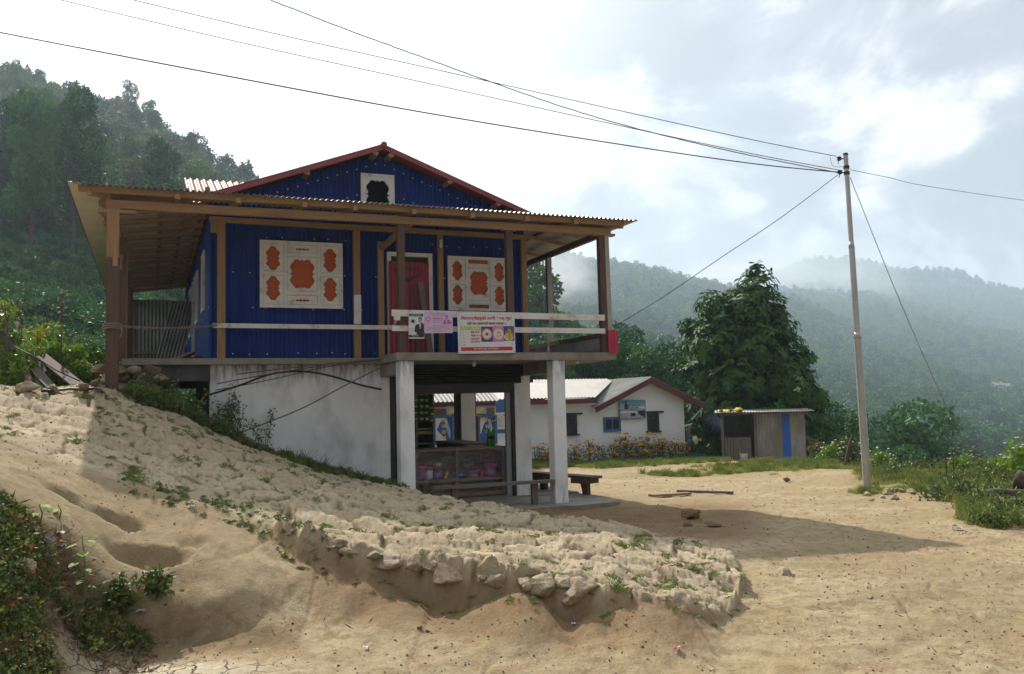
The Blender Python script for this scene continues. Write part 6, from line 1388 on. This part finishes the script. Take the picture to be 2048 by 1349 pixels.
# verge along the house: weeds from the left post down along the white wall
def verge(px, y, x):
    X, Y = toH(x, y); dn, df = edges(px); return (y > df - .15) & (Y < 1.28) & (px > 90) & (px < 800) & ~((X > -7.3) & (X < -6.8) & (Y > -.3))
Pv, pv, _ = gpts(16000, 90, 800, 11.5, 16, 33, verge); k = np.random.default_rng(4).random(len(Pv)) < np.interp(pv, [90, 420, 500, 560, 800], [.7, .7, .4, .16, .12]); Pv = Pv[k]; pv = pv[k]
o = scatter('verge_weeds', Pv, rs.uniform(.5, 1.2, len(Pv)) * np.interp(pv, [90, 420, 520, 800], [.9, .9, .55, .42]), wA + [gA[2], gA[0]], 15, .25); tag(o, 'dark weeds and grass along the verge between path and house', 'weeds', kind='stuff')
# left foreground ground cover
def lc(px, y, x): return ((blob(20, 5.9, 110, .35, px, y) + blob(40, 5.35, 75, .22, px, y) + blob(0, 4.75, 105, .45, px, y) + .9 * blob(240, 6.08, 70, .12, px, y) + .7 * blob(175, 5.85, 45, .16, px, y) + .5*blob(400,6.15,100,.08,px,y)) > .55 + .45 * np.random.default_rng(6).random(len(px)))
Pl, _, _ = gpts(16000, -150, 560, 4.2, 6.8, 34, lc); m_rus = P('rusty_weed_leaf', (0.17, 0.22, 0.04), (0.32, 0.32, 0.08), 4, .6, trans=.25, c3=(.26,.085,.03), s3=4, lo3=.5, hi3=.6)
wB = [clump_mesh('creeper', 70, .13, .08, .042, m_rus, 61, .65), clump_mesh('creeper', 90, .11, .11, .035, m_weed, 62, .6), clump_mesh('creeper', 60, .12, .05, .05, m_weed, 63, .5), grass_mesh('creeper', 40, .12, .10, m_stalk, 64, .7, .003), clump_mesh('creeper', 110, .12, .06, .028, m_weed, 65, .5)]
Pl = Pl[:1600]; o = scatter('ground_cover', Pl, rs.uniform(.35, .95, len(Pl)), wB, 16, .3); tag(o, 'tangled low green and reddish ground cover in the left foreground', 'ground cover', kind='stuff')
# dense undergrowth behind the left crest
Pu, pu, yu = gpts(1900, -250, 1000, 15.5, 44, 35, lambda px, y, x: ~((toH(x, y)[0] > -7.6) & (toH(x, y)[1] > -1) & (toH(x, y)[1] < 13.5)) & (px < 1000 - 12 * (y - 15)))
Pu[:,2] -= .1; o = scatter('undergrowth', Pu, rs.uniform(.55, 1.1, len(Pu)), shrubM, 17, .3); tag(o, 'low dark shrubs rising behind the crest at the left of the house', 'undergrowth', kind='stuff')
# right bank shrubs
def rbk(px, y, x): return (px > 1860 + 60 * sst(15, 12, y) + 60 * vn(x, y, 9)) & (y > 11.6 + vn(x * 1.4, y, 8))
Pb, _, _ = gpts(2000, 1840, 2250, 11.4, 20, 36, rbk); o = scatter('bank_weeds', Pb, rs.uniform(.6, 1.25, len(Pb)), [wA[0], wA[2], wB[0], wB[3], gA[0], gA[1], gA[0], wB[0]], 18, .3); tag(o, 'tangled yellow green weeds on the bank at the right edge', 'weeds', kind='stuff')
Pb, _, _ = gpts(620, 1740, 2250, 19.5, 23.5, 37); o = scatter('bank_weeds', Pb, rs.uniform(.7, 1.5, len(Pb)), [wA[0], wB[0], wB[3]] + gA + gA[:2], 19, .3); tag(o, 'taller weeds along the edge of the terrace behind the pole', 'weeds', kind='stuff')

# bright shrubs left of the house
bushM = [crown_mesh('foliage', 3200, rblobs(31, 7, .8, .9, .1, .3), .085, 71, m_bush, .5), crown_mesh('foliage', 3000, rblobs(33, 6, .7, 1.2, .1, .5), .08, 72, m_bush, .5)]
SH = [(30,15.2,.95,0,'bright green shrub at the left edge behind the planks'),(75,15.8,1.0,1,'tall bright green shrub topped with yellow leaves behind the planks'),(120,15.6,.85,0,'bright green shrub in the middle of the clump left of the house'),(160,15.9,.75,1,'bright green shrub just left of the corner post, upper one'),(195,15.3,.62,0,'low bright green shrub touching the left corner post'),(-30,14.6,1.1,1,'large shrub cut off by the left edge'),(10,13.9,.7,0,'small olive shrub in front of the plank pile at the left edge'),(140,15.0,.6,1,'low bright shrub behind the stacked stones')]
for px, y, s, k, lab in SH:
    x = (px - 1024) / F * y; plant('shrub', lab, 'shrub', (x, y, gz(x, y) - .15), bushM[k], 6, 1.4, s, 'bright shrubs left of the house')
px, y = 70, 14.9; x = (px - 1024) / F * y; t = thing('sapling', 'slender sapling with yellow leaves standing above the bright shrubs', 'sapling', (x, y, gz(x, y))); h = 3.25 - gz(x, y) + 0.0
V_, Q_ = leaves(90, np.stack([rgp.normal(0,.10,90), rgp.normal(0,.1,90), h - rgp.random(90)*.5], 1), .10, rgp, .5, -.1); link('foliage', np_mesh('foliage', V_, Q_, P('yellow_leaf', (.42,.40,.03), (.25,.33,.03), 8, .5, trans=.3)), t); mb = MB(); mb.tube([(0,0,-.1),(.03,0,h*.5),(0,0,h)], [.02,.015,.006], 6); mb.build('stem', m_stalk, t)
for px, py0, py1, y, lab in ((8, 600, 720, 14.2, 'dry seed stalk at the far left edge'), (37, 598, 700, 14.4, 'dry curled stalk left of the yellow sapling'), (118, 588, 690, 15, 'dry pale stalk right of the yellow sapling'), (1888, 885, 935, 17.5, 'taller dark dead flower spike on the right bank'), (1903, 894, 940, 17.5, 'shorter dark dead flower spike on the right bank')):
    a = at(px, py0, y); b = at(px + 3, py1, y); t = thing('dead_stalk', lab, 'dead stalk', b); mb = MB(); h = (a - b).length; mb.tube([(0,0,-.3), (.02,0,h*.5), tuple(a - b)], [.014,.010,.005], 5); mb.build('stem', m_stalk if px < 1000 else m_trunk, t)
    V_, Q_ = leaves(30, np.stack([rgp.normal(0,.03,30), rgp.normal(0,.03,30), h * (.4 + .6*rgp.random(30))], 1), .11 if px < 1000 else .04, rgp, .3, -1.0); link('seed_head', np_mesh('seed_head', V_, Q_, m_stalk if px < 1000 else m_trunk), t)
# weeds against the white wall
def tall_weed(name, label, cat, px, py, y, h, n, grp=None, fl=None, mat=m_weed, seed=1):
    b = at(px, py, y); b.z = gz(b.x, b.y) - .02; rg_ = np.random.default_rng(seed); rr = random.Random(seed); t = thing(name, label, cat, b, 0, grp); mb = MB(); tips = []
    for k in range(n):
        a, c = rr.uniform(-.32,.32)*h, rr.uniform(-.15,.15)*h; z = h * rr.uniform(.6, 1.0); P_ = [(a*.1, c*.1, 0), (a*.5, c*.5, z*.5), (a, c, z)]; mb.tube(P_, [.006,.005,.002], 4)
        for q in np.linspace(.15, 1, 14): tips.append((a*q + rr.gauss(0,.03), c*q + rr.gauss(0,.03), z*q))
    mb.build('stem', m_stalk, t); tp = np.repeat(np.array(tips), 4, 0) + rg_.normal(0, .025, (len(tips)*4, 3)); V_, Q_ = leaves(len(tp), tp, .05, rg_, .5, .1); link('foliage', np_mesh('foliage', V_, Q_, mat), t)
    if fl:
        mb = MB()
        for q in tips[::5]: mb.lathe([(.0,-.008),(.014,0),(.0,.008)], q, 6)
        mb.build('blossom', fl, t)
    return t
tall_weed('weed', 'tall branching weed at the left end of the whitewashed wall', 'weed', 440, 868, 14.1, .95, 9, seed=3); tall_weed('weed', 'bushy weed where the slanting rod meets the ground', 'weed', 470, 890, 13.9, .7, 8, seed=4)
tall_weed('weed', 'spindly weed standing alone against the whitewashed wall', 'weed', 528, 915, 13.7, .72, 4, seed=5); tall_weed('weed', 'white flowering weed under the left end of the deck', 'weed', 330, 825, 13.2, .8, 7, fl=m_whitefl, seed=6); tall_weed('weed', 'leafy weed in the dark gap beside the white wall', 'weed', 385, 850, 13.6, .65, 8, mat=m_moss, seed=7)
tall_weed('weed', 'low white flowering weed beside the left corner post', 'weed', 290, 812, 12.9, .5, 6, fl=m_whitefl, seed=8)
for i, (px, py, h) in enumerate(((600, 935, .3), (640, 948, .32), (682, 958, .25), (720, 968, .2), (565, 925, .28))):
    b = at(px, py, 13.9); t = thing('grass_tuft', 'thin grass tuft at the foot of the whitewashed wall', 'grass tuft', (b.x, b.y, gz(b.x, b.y) - .02), 0, 'grass tufts along the foot of the whitewashed wall'); link('blades', grass_mesh('blades', 60, .22, h, m_weed, 90 + i, .35, .004), t)
# foreground broad-leaved herbs
def herb(label, px, py, h, n, ls, seed):
    b = gp(px, py); rg_ = np.random.default_rng(seed); rr = random.Random(seed); t = thing('broad_leaved_herb', label, 'plant', b); mb = MB(); mb.tube([(0,0,-.03), (.015,0,h*.5), (0,-.02,h)], [.006,.005,.003], 5); mb.build('stem', m_moss, t); Vs = []; Qs = []; o_ = 0
    for k in range(n):
        z = h * (.15 + .85 * k / n); an = k * 2.4; L_ = ls * rr.uniform(.7, 1.1); d = Vector((math.cos(an), math.sin(an), .35)); st = Vector((0, 0, z)) + d * ls * .5; d2 = Vector((math.cos(an), math.sin(an), -.25)).normalized(); s_ = d2.cross(Vector((0,0,1))).normalized()
        prof = [(0,0),(.12,.33),(.35,.46),(.65,.36),(.88,.14),(1,0)]
        pts = [st + d2*L_*a + Vector((0,0,-.05*L_*a*a)) for a, w_ in prof]; up_v = s_.cross(d2) * -1
        vv_ = [pts[0]] + [p + s_*L_*w_ + Vector((0,0,.10*L_*w_)) for p, (a, w_) in list(zip(pts, prof))[1:5]] + [pts[5]] + [p - s_*L_*w_ + Vector((0,0,.10*L_*w_)) for p, (a, w_) in list(zip(pts, prof))[4:0:-1]] + pts[1:5]
        Vs += vv_; m = [10,11,12,13]
        for f in ((0,1,10,10),(1,2,11,10),(2,3,12,11),(3,4,13,12),(4,5,13,13),(0,10,9,9),(10,11,8,9),(11,12,7,8),(12,13,6,7),(13,5,6,6)):
            Qs.append(tuple(dict.fromkeys(q + o_ for q in f)))
        o_ += 14
        
    me = bpy.data.meshes.new('leaf'); me.from_pydata([tuple(v) for v in Vs], [], Qs); me.materials.append(m_herb); link('leaf', me, t)
herb('bright green broad leaved herb at the edge of the sandy mound', 165, 1205, .42, 15, .075, 3); herb('small bright broad leaved herb above the large one', 80, 1052, .13, 6, .085, 4); herb('two leaved pale herb right of the small one', 118, 1040, .10, 4, .055, 5)
t = tall_weed('white_flower_patch', 'dark leafy patch with tiny white flowers at the foot of the mound', 'plant', 235, 1262, 6.2, .22, 14, fl=m_whitefl, seed=12)
t = tall_weed('white_flower_patch', 'smaller dark leafy patch right of the white flowered one', 'plant', 315, 1225, 6.4, .16, 8, seed=13)
# lilac-flowered shrubs on the right
lm = crown_mesh('foliage', 1100, rblobs(41, 6, .6, .7, .0, .4), .11, 81, m_bush, .4); lm2 = crown_mesh('foliage', 900, rblobs(43, 6, .7, .9, .0, .4), .13, 82, m_weed, .3)
def blossoms(m, n, R_, H, r):
    def f(t):
        mb = MB(); q = random.Random(n)
        for k in range(n): a = q.random() * 6.28; rr = R_ * q.uniform(.5, 1.05); mb.lathe([(.0,-r*.4),(r,0),(.0,r*.5)], (math.cos(a)*rr, math.sin(a)*rr, H * q.uniform(.3, 1.1)), 6)
        mb.build('blossom', m, t)
    return f
for px, py, y, s, me, fl, lab in ((1925, 955, 19.0, .50, lm, m_lilac, 'lilac flowering shrub right of the dead flower spikes'), (2050, 965, 17.0, .80, lm, m_lilac, 'large bright shrub at the right edge behind the burnt log'), (1995, 970, 18, .40, lm, None, 'green shrub left of the large one at the right edge'),
    (1665, 912, 27.5, .70, lm, m_whitefl, 'pale flowering shrub left of the utility pole'), (1700, 918, 26.5, .75, lm2, m_whitefl, 'green shrub directly behind the utility pole'), (1762, 925, 24.5, .72, lm, m_whitefl, 'bright leafy shrub right of the utility pole'), (1635, 915, 28.5, .55, lm2, None, 'dark shrub beside the poles behind the shed'), (1745, 912, 25.5, .5, lm, m_whitefl, 'small bright shrub touching the utility pole')):
    b = at(px, py, y); g_ = gz(b.x, b.y); plant('shrub', lab, 'shrub', (b.x, b.y, max(g_, b.z - .5)), me, 5, 1.0, s, 'shrubs along the right edge of the terrace', blossoms(fl, 18, .65, .9, .05) if fl else None)
t = thing('bare_shrub', 'dark twisted little tree with a tuft of leaves beside the utility pole', 'shrub', at(1688, 905, 25)); mb = MB(); mb.tube([(0,0,-.4),(.15,0,.2),(.30,0,.55),(.55,0,.75)], [.04,.035,.025,.015], 6); mb.tube([(.28,0,.5),(.2,0,.85)], .015, 5); mb.build('trunk', m_trunk, t)
V_, Q_ = leaves(420, np.array([.35, 0, .85]) + rgp.normal(0, .16, (420, 3)), .09, rgp, .4, 0); link('foliage', np_mesh('foliage', V_, Q_, m_leaf), t)
# round dark trees below the terrace and conifer right of the deck, treetops behind the white building
for px, y, r, k, lab in ((1805, 78, 6.6, 0, 'large dark rounded tree below the terrace, right of the utility pole'), (1880, 84, 4.2, 2, 'brownish bushy tree below the terrace by the dead flower spikes'), (1700, 90, 4.2, 2, 'dark rounded tree below the terrace, left of the pole'), (1655, 80, 3.0, 0, 'dark bush crown beside the shed tree'),
    (1235, 75, 3.4, 3, 'pointed conifer like tree just right of the right corner post'), (1190, 52, 2.3, 0, 'bright green tree top above the white building next to the pillar'), (1155, 50, 2.2, 3, 'feathery green tree top left of the bright one'), (1150, 60, 2.6, 2, 'greyish leafy tree behind the white building roof'), (1300, 62, 2.6, 0, 'dense round tree top behind the white building ridge'), (1085, 95, 6.0, 1, 'tall pale tree rising in the mist beside the blue wall'), (1260, 66, 2.3, 3, 'narrow green tree behind the long white roof')):
    z = float(hillz(np.array([px * 1.0]), np.array([y * 1.0]))[0]); tgt = {1805: 845, 1880: 875, 1700: 850, 1655: 880, 1235: 668, 1190: 730, 1155: 722, 1150: 712, 1300: 722, 1085: 590, 1260: 705}[px]
    top_z = at(px, tgt, y).z; b = nearB[k]; H_ = 2.7 if k != 3 else 3.4; t = copy_tree(protos[k], ((px - 1024) / F * y, y, top_z - H_ * r), rp.random() * 6, lab, (r, r, r)); t['group'] = 'trees beyond the yard'

# ------------------------------------------------------------------ rocks
def rock_mesh(name, seed, mat, flatn=.6, rough=.22):
    import bmesh
    bm = bmesh.new(); bmesh.ops.create_icosphere(bm, subdivisions=4, radius=1); r = random.Random(seed); pl = []
    for k in range(9): n_ = Vector((r.gauss(0,1), r.gauss(0,1), r.gauss(0,1))).normalized(); pl.append((n_, r.uniform(.38, .72)))
    from mathutils import noise
    for v in bm.verts:
        p = v.co.copy()
        for n_, d in pl:
            q = p.dot(n_)
            if q > d: p -= n_ * (q - d)
        p += p.normalized() * (noise.fractal(p * 1.7 + Vector((seed, 0, 0)), 1.0, 2.0, 4) * rough * .6 + noise.fractal(p * 6 + Vector((seed, 3, 0)), 1.0, 2.0, 3) * .035)
        v.co = Vector((p.x, p.y, p.z * flatn))
    me = bpy.data.meshes.new(name); bm.to_mesh(me); bm.free(); me.materials.append(mat); me.polygons.foreach_set('use_smooth', [True] * len(me.polygons)); me.update(); return me
RM = [rock_mesh('stone', 100 + i, m_rock, .50 + .08 * (i % 3), .30) for i in range(5)]
rr = random.Random(77)
# stones along the broken lower edge of the path
epx = 585
while epx < 1455:
    dn, df = edges(np.array([float(epx)])); y = float(dn[0]) + rr.uniform(-.02, .10); x = (epx - 1024) / F * y; s = rr.uniform(.08, .19); zz_ = float(f_path(np.array([x]), np.array([y]))[0])
    t = link('edge_stone', RM[rr.randrange(5)], None, (x, y + s * .22, zz_ - s * .16)); t.rotation_euler = (rr.uniform(.0,.55), rr.uniform(-.35,.35), rr.random() * 6.28); t.scale = (s * rr.uniform(.9, 1.4), s, s * rr.uniform(.8, 1.3))
    tag(t, 'pale stone jutting from the broken lower edge of the stone path', 'stone', 'edge stones of the stone path'); epx += s * F / y * rr.uniform(1.1, 1.7)
def stone(label, px, py, wpx, mat_i=0, name='stone', fl=.7, mat=None, sink=.3):
    g = gp(px, py); s = wpx / 2 / F * g.y; me = RM[mat_i % 5]
    if mat: me = rock_mesh(name, 300 + int(px), mat, fl, .2)
    t = link(name, me, None, (g.x, g.y, g.z + s * (.5 - sink))); t.rotation_euler = (rr.uniform(-.2,.2), rr.uniform(-.2,.2), rr.random() * 6); t.scale = (s, s * .8, s * .9); return tag(t, label, 'stone')
stone('large rounded brown boulder lying in the shaded part of the yard', 1383, 1040, 46, name='boulder', mat=m_brownrock, fl=.8, sink=.1)
stone('flat dark stone right of the brown boulder', 1425, 1052, 42, name='flat_stone', mat=m_darkrock, fl=.3); stone('small stone in front of the brown boulder', 1378, 1053, 24, mat=m_darkrock, fl=.6)
stone('dark pointed stone on the yard in front of the tin shed', 1573, 965, 17, mat=m_darkrock, sink=.1); stone('grey stone by the upper edge of the path near the heavy bench', 1127, 1037, 22, 1); stone('buried pale rock in the foreground dirt right of the path end', 1570, 1150, 60, 2, sink=.75)
stone('low buried stone in the right foreground dirt', 1738, 1195, 30, 3, sink=.6); stone('white stone on the edge of the bank at the right', 1908, 1054, 14, 1, sink=.1); stone('small pale stone at the bottom of the bank, left one', 838, 1262, 18, 3); stone('small brown stone touching the left one below the bank', 855, 1268, 12, mat=m_brownrock)
stone('wide flat slab at the crest left of the corner post', 55, 785, 66, 1, 'stone_slab', sink=.2); stone('thin flat slab beside the wide one at the crest', 105, 787, 40, 2, 'stone_slab', sink=.3); stone('small stone on the sandy strip near the path', 275, 1140, 8, 1)
stone('pale squared block half hidden by creepers at the left edge', 40, 1150, 75, 4, 'stone_block', sink=.3)
for i, (px, py, w_) in enumerate(((1735, 992, 22), (1752, 988, 26), (1774, 990, 30), (1800, 985, 34), (1825, 990, 26), (1765, 998, 22), (1845, 996, 20), (1790, 1000, 24), (1700, 985, 12), (1742, 1004, 16))):
    s = stone('broken grey rubble stone at the foot of the utility pole', px, py, w_, i); s['group'] = 'rubble at the foot of the utility pole'
# rubble masonry under the left end of the deck
rw = thing('rubble_wall', 'rough stone pier under the left end of the deck beside the corner post', 'stone wall', HW(-6.95, .9, 1.8), YAW); k = 0
for zi, z in enumerate((.0, .16, .31, .46, .58)):
    for xi in range(4):
        s = link('stone', rock_mesh('stone', 500 + zi * 7 + xi, m_brownrock if (zi + xi) % 3 else m_rock, .8, .15), rw, (-.22 + xi * .24 + (zi % 2) * .1 - zi * .0, rr.uniform(-.05, .08), z)); s.scale = (.15, .16, .115); s.rotation_euler = (0, 0, rr.uniform(-.4, .4))
for px, py, w_, lab in ((188, 755, 26, 'round stone balanced on the crest left of the corner post'), (170, 767, 34, 'flat brown stone at the crest left of the corner post'), (212, 742, 18, 'small stone leaning on the left corner post'), (262, 770, 26, 'brown stone right of the foot of the corner post')):
    stone(lab, px, py + 18, w_, mat=m_brownrock, sink=.0)
# pebbles, grit and bits on the dirt
peb = [rock_mesh('pebble', 700, m_rock, .6), rock_mesh('pebble', 701, m_darkrock, .5), rock_mesh('pebble', 702, m_brownrock, .6)]
r_ = np.random.default_rng(44); n_ = 9000; px = r_.uniform(-60, 2150, n_); y = 4.8 * np.exp(r_.random(n_) * math.log(26 / 4.8)); x = (px - 1024) / F * y; z = ground(x, y)
k = fbm(x * .6, y * .6, 900, 3) > -.25; Pp = np.stack([x, y, z + .002], 1)[k]; o = scatter('gravel', Pp, (.003 + .012 * r_.random(len(Pp))**3.5) * np.interp(Pp[:,1], [5, 12, 26], [.8, 1.2, 2.0]), peb, 20, 1.0); tag(o, 'pebbles and grit scattered over the dirt', 'gravel', kind='stuff')
chip = [np_mesh('twig', *leaves(6, np.random.default_rng(q).normal(0, .05, (6, 3)) * [1, 1, .05], .09, np.random.default_rng(q), .12, 0), m_stalk) for q in (1, 2)] + [np_mesh('dead_leaf', *leaves(3, np.random.default_rng(9).normal(0, .02, (3, 3)) * [1, 1, .2], .05, np.random.default_rng(9), .5, 0), m_stalk)]
Pt, _, _ = gpts(560, -60, 2150, 4.8, 15, 45); Pt[:,2] += .006; o = scatter('litter_bits', Pt, r_.uniform(.2, .8, len(Pt)), chip, 21, .2); tag(o, 'dry twigs and dead leaf bits scattered on the dirt', 'dry litter', kind='stuff')
Pt, _, _ = gpts(420, 20, 300, 5.6, 6.2, 46); Pt[:,2] += .01; o = scatter('litter_bits', Pt, r_.uniform(.4, 1.1, len(Pt)), chip, 22, .3); tag(o, 'dry straw and twigs strewn below the mound at the left', 'dry litter', kind='stuff')
# scraps of litter
def scrap(label, px, py, c, s=.03, name='litter', cat='litter'):
    g = gp(px, py); q = random.Random(int(px)); t = thing(name, label, cat, (g.x, g.y, g.z + .012), q.random() * 6); mb = MB(); vs = [(q.uniform(-1,1)*s, q.uniform(-1,1)*s, q.uniform(0,.8)*s) for _ in range(7)]
    mb.add([(-s,-s*.6,0),(0,-s*.7,s*.5),(s,-s*.4,.1*s),(-s*.9,0,s*.5),(0,0,s*.1),(s,.1*s,s*.7),(-s,s*.7,.1*s),(0,s*.6,s*.5),(s*.9,s*.7,0)], [(0,1,4,3),(1,2,5,4),(3,4,7,6),(4,5,8,7)]); o = mb.build('wrapper', c, t); o.modifiers.new('solid', 'SOLIDIFY').thickness = .002
scrap('crumpled red and white wrapper on the dirt at the bottom right', 1355, 1308, P('wrapper_print', (.7,.7,.75), (.5,.03,.05), 30, .3), .028); scrap('white paper scrap below the broken path edge at the left', 733, 1303, m_whitep, .022); scrap('white scrap by the rut above the mound', 382, 1021, m_whitep, .03); scrap('yellow scrap under the lip of the path', 568, 1114, m_yellow, .025)
scrap('blue plastic wrapper in the creepers at the left', 90, 1093, m_blueplastic, .035); scrap('pale wrapper in the creepers above the blue one', 122, 1072, m_whitep, .035); scrap('small white paper bit right of the cracked mud', 510, 1307, m_whitep, .02); scrap('white bit under the overhanging stones', 1148, 1256, m_whitep, .015); scrap('grey plastic scrap by the white flowers', 281, 1240, m_grey, .03)
scrap('long white scrap at the bottom of the right bank', 1915, 1062, m_whitep, .06); scrap('white packet lying among the rubble by the pole', 1778, 985, m_whitep, .09); scrap('turquoise scrap beside the broad leaved herb', 125, 1108, m_lightblue, .03); scrap('pink scrap below the broad leaved herb', 143, 1220, m_redpl, .02); scrap('yellow leaf shaped scrap left of the herb', 73, 1160, m_yellow, .02)
# old planks by the shrubs
W_pl = wood('old_dark_plank', (0.11, 0.085, 0.065), (0.07, 0.053, 0.04), 2)
for i, (a, b, ya, yb, w_, lab) in enumerate((((70,702),(180,790),15.0,13.2,.16,'widest brown plank in the pile left of the house'), ((30,640),(90,745),15.2,14.0,.07,'dark slender pole standing above the plank pile'), ((28,695),(115,787),14.6,13.0,.12,'long pale edged plank sloping down to the crest'), ((45,705),(62,780),14.4,13.2,.09,'dark upright plank at the left of the pile'), ((60,725),(82,782),14.4,13.2,.06,'narrow pale batten in the plank pile'), ((-20,640),(30,700),14.6,14.2,.08,'grey branch like pole at the left edge'), ((45,690),(148,772),14.4,12.9,.05,'thin pole lying on top of the plank pile'))):
    A = at(a[0], a[1], ya); Bq = at(b[0], b[1], yb); t = thing('old_plank', lab, 'plank', Bq, 0, 'old planks heaped at the left of the house'); mb = MB(); mb.bar((0,0,0), tuple(A - Bq), w_, .03 if w_ > .06 else w_ * .7, (.3, -.8, .5)); mb.build('timber', W_old[0] if i in (0, 3) else W_pl, t)
t = thing('hose', 'black hose lying along the crest left of the corner post', 'hose', gp(84, 790)); mb = MB(); b0_ = gp(84, 790); mb.tube([tuple(gp(px, py) - b0_ + Vector((0,0,.03))) for px, py in ((84,790),(110,788),(140,785),(165,784),(190,787),(205,790))], .018, 8); mb.build('tube', m_rubber, t, True)
t = thing('hose', 'thin black hose hanging down from the plank pile', 'hose', at(28, 694, 13.8)); mb = MB(); c0_ = at(28, 694, 13.8); mb.tube([tuple(at(px, py, 13.2) - c0_) for px, py in ((28,694),(70,714),(110,740),(160,763))], .010, 6); mb.build('tube', m_rubber, t, True)
# logs on the right bank
for a, b, r_l, lab in (((2000,1012,12.6),(2120,1016,12.2),.10,'thick weathered log on the right bank'), ((1975,986,13.4),(2090,990,13.2),.07,'dark rotten log above the thick one on the right bank'), ((1985,1032,12.0),(2110,1026,11.8),.05,'thin log at the foot of the right bank'), ((2032,958,13.5),(2110,985,13.2),.14,'burnt dark brown log end at the right edge')):
    A = at(*a); Bq = at(*b); t = thing('log', lab, 'log', A); mb = MB(); q = random.Random(int(a[0])); K_ = 8; mb.tube([tuple((Bq - A) * (i / K_) + Vector((0, q.uniform(-.02,.02), q.uniform(-.015,.015)))) for i in range(K_ + 1)], [r_l * q.uniform(.85, 1.1) for _ in range(K_ + 1)], 10); mb.build('bark', m_trunk, t, True)

# ------------------------------------------------------------------ houses across the valley
def far_house(px, py, y, w_, h_, lab, roofm):
    w_ *= .75; h_ *= .7; p = at(px, py, y); t = thing('village_house', lab, 'house', (p.x, p.y, p.z - h_), YAW * .5, 'houses on the far hillside'); mb = MB(); mb.box(-w_/2, w_/2, 0, 6, -4, h_); mb.build('wall', m_wall2, t)
    mb = MB(); r = .6; mb.add([(-w_/2-r,-r,h_),(w_/2+r,-r,h_),(w_/2+r,6+r,h_),(-w_/2-r,6+r,h_),(-w_/2-r,3,h_+2),(w_/2+r,3,h_+2)], [(0,1,5,4),(2,3,4,5),(0,4,3),(1,2,5),(0,3,2,1)]); mb.build('roof', roofm, t)
    for i in range(3): mb = MB(); x = -w_*.33 + i * w_ * .33; mb.box(x - .6, x + .6, -.1, -.01, h_*.35, h_*.75); mb.build('window', m_dark, t)
far_house(2000, 770, 640, 10, 4, 'long white house with grey roof on the terraced fields far right', m_zinc); far_house(2020, 772, 650, 7, 3.5, 'smaller white house beside the long one far right', m_whitezinc)
far_house(1874, 851, 420, 7, 4.5, 'white farmhouse with a pale roof lower on the far hillside', m_zinc); far_house(1968, 897, 330, 6, 3, 'white cottage low in the valley right of the guy wire', m_zinc); far_house(1745, 764, 700, 9, 3, 'small pinkish house on the terraces right of the pole', m_redroof)

# ------------------------------------------------------------------ smoke at the shed and the valley haze
def volmat(name, c, dens, aniso):
    m = bpy.data.materials.new(name); m.use_nodes = True; N = m.node_tree.nodes; L = m.node_tree.links
    N.remove(N['Principled BSDF']); v = N.new('ShaderNodeVolumePrincipled'); v.inputs['Color'].default_value = c + (1,); v.inputs['Density'].default_value = dens; v.inputs['Anisotropy'].default_value = aniso
    L.new(v.outputs[0], N['Material Output'].inputs['Volume']); return m
mb = MB(); mb.box(-2900, 2900, -45, 3100, -620, 385); hz = mb.build('haze', volmat('valley_haze', (0.68, 0.83, 1.0), HAZE, .45)); tag(hz, kind='stuff')

def softmat(name, c, dens, aniso):
    m = volmat(name, c, dens, aniso); N = m.node_tree.nodes; L = m.node_tree.links; v = [n for n in N if n.type == 'PRINCIPLED_VOLUME'][0]
    t = N.new('ShaderNodeTexCoord'); ln = N.new('ShaderNodeVectorMath'); ln.operation = 'LENGTH'; L.new(t.outputs['Object'], ln.inputs[0])
    nz = N.new('ShaderNodeTexNoise'); nz.inputs['Scale'].default_value = 2.2; nz.inputs['Detail'].default_value = 4; L.new(t.outputs['Object'], nz.inputs[0])
    ad = N.new('ShaderNodeMath'); ad.operation = 'MULTIPLY_ADD'; ad.inputs[1].default_value = 1.1; L.new(nz.outputs['Fac'], ad.inputs[0]); L.new(ln.outputs['Value'], ad.inputs[2])
    mr = N.new('ShaderNodeMapRange'); mr.inputs[1].default_value = 1.35; mr.inputs[2].default_value = .5; mr.inputs[3].default_value = 0; mr.inputs[4].default_value = dens; mr.interpolation_type = 'SMOOTHSTEP'
    L.new(ad.outputs[0], mr.inputs[0]); L.new(mr.outputs[0], v.inputs['Density']); return m
def mist(label, px, py, y, rx, ry, rz, dens, c=(0.93, 0.96, 1.0)):
    p = at(px, py, y); mb = MB(); n = 24; prof = [(max(.001, math.cos(a)), math.sin(a)) for a in np.linspace(-math.pi/2, math.pi/2, 13)]
    mb.lathe(prof, n=n); o = mb.build('mist', softmat('mist_air', c, dens, .4), None, True, p); o.scale = (rx, ry, rz); return tag(o, label, 'mist', kind='stuff')
mist('thin cloud hiding the middle of the far ridge behind the dark tree', 1590, 570, 1900, 420, 220, 120, .009)
mist('wisp of mist rising on the hillside right of the blue wall', 1085, 545, 560, 60, 50, 34, .035)
o = mist('thin blue smoke drifting from the tin shed doorway', 1462, 842, 32.6, 1.5, .8, .7, .30, (0.35, 0.55, 0.95)); o.name = 'smoke'
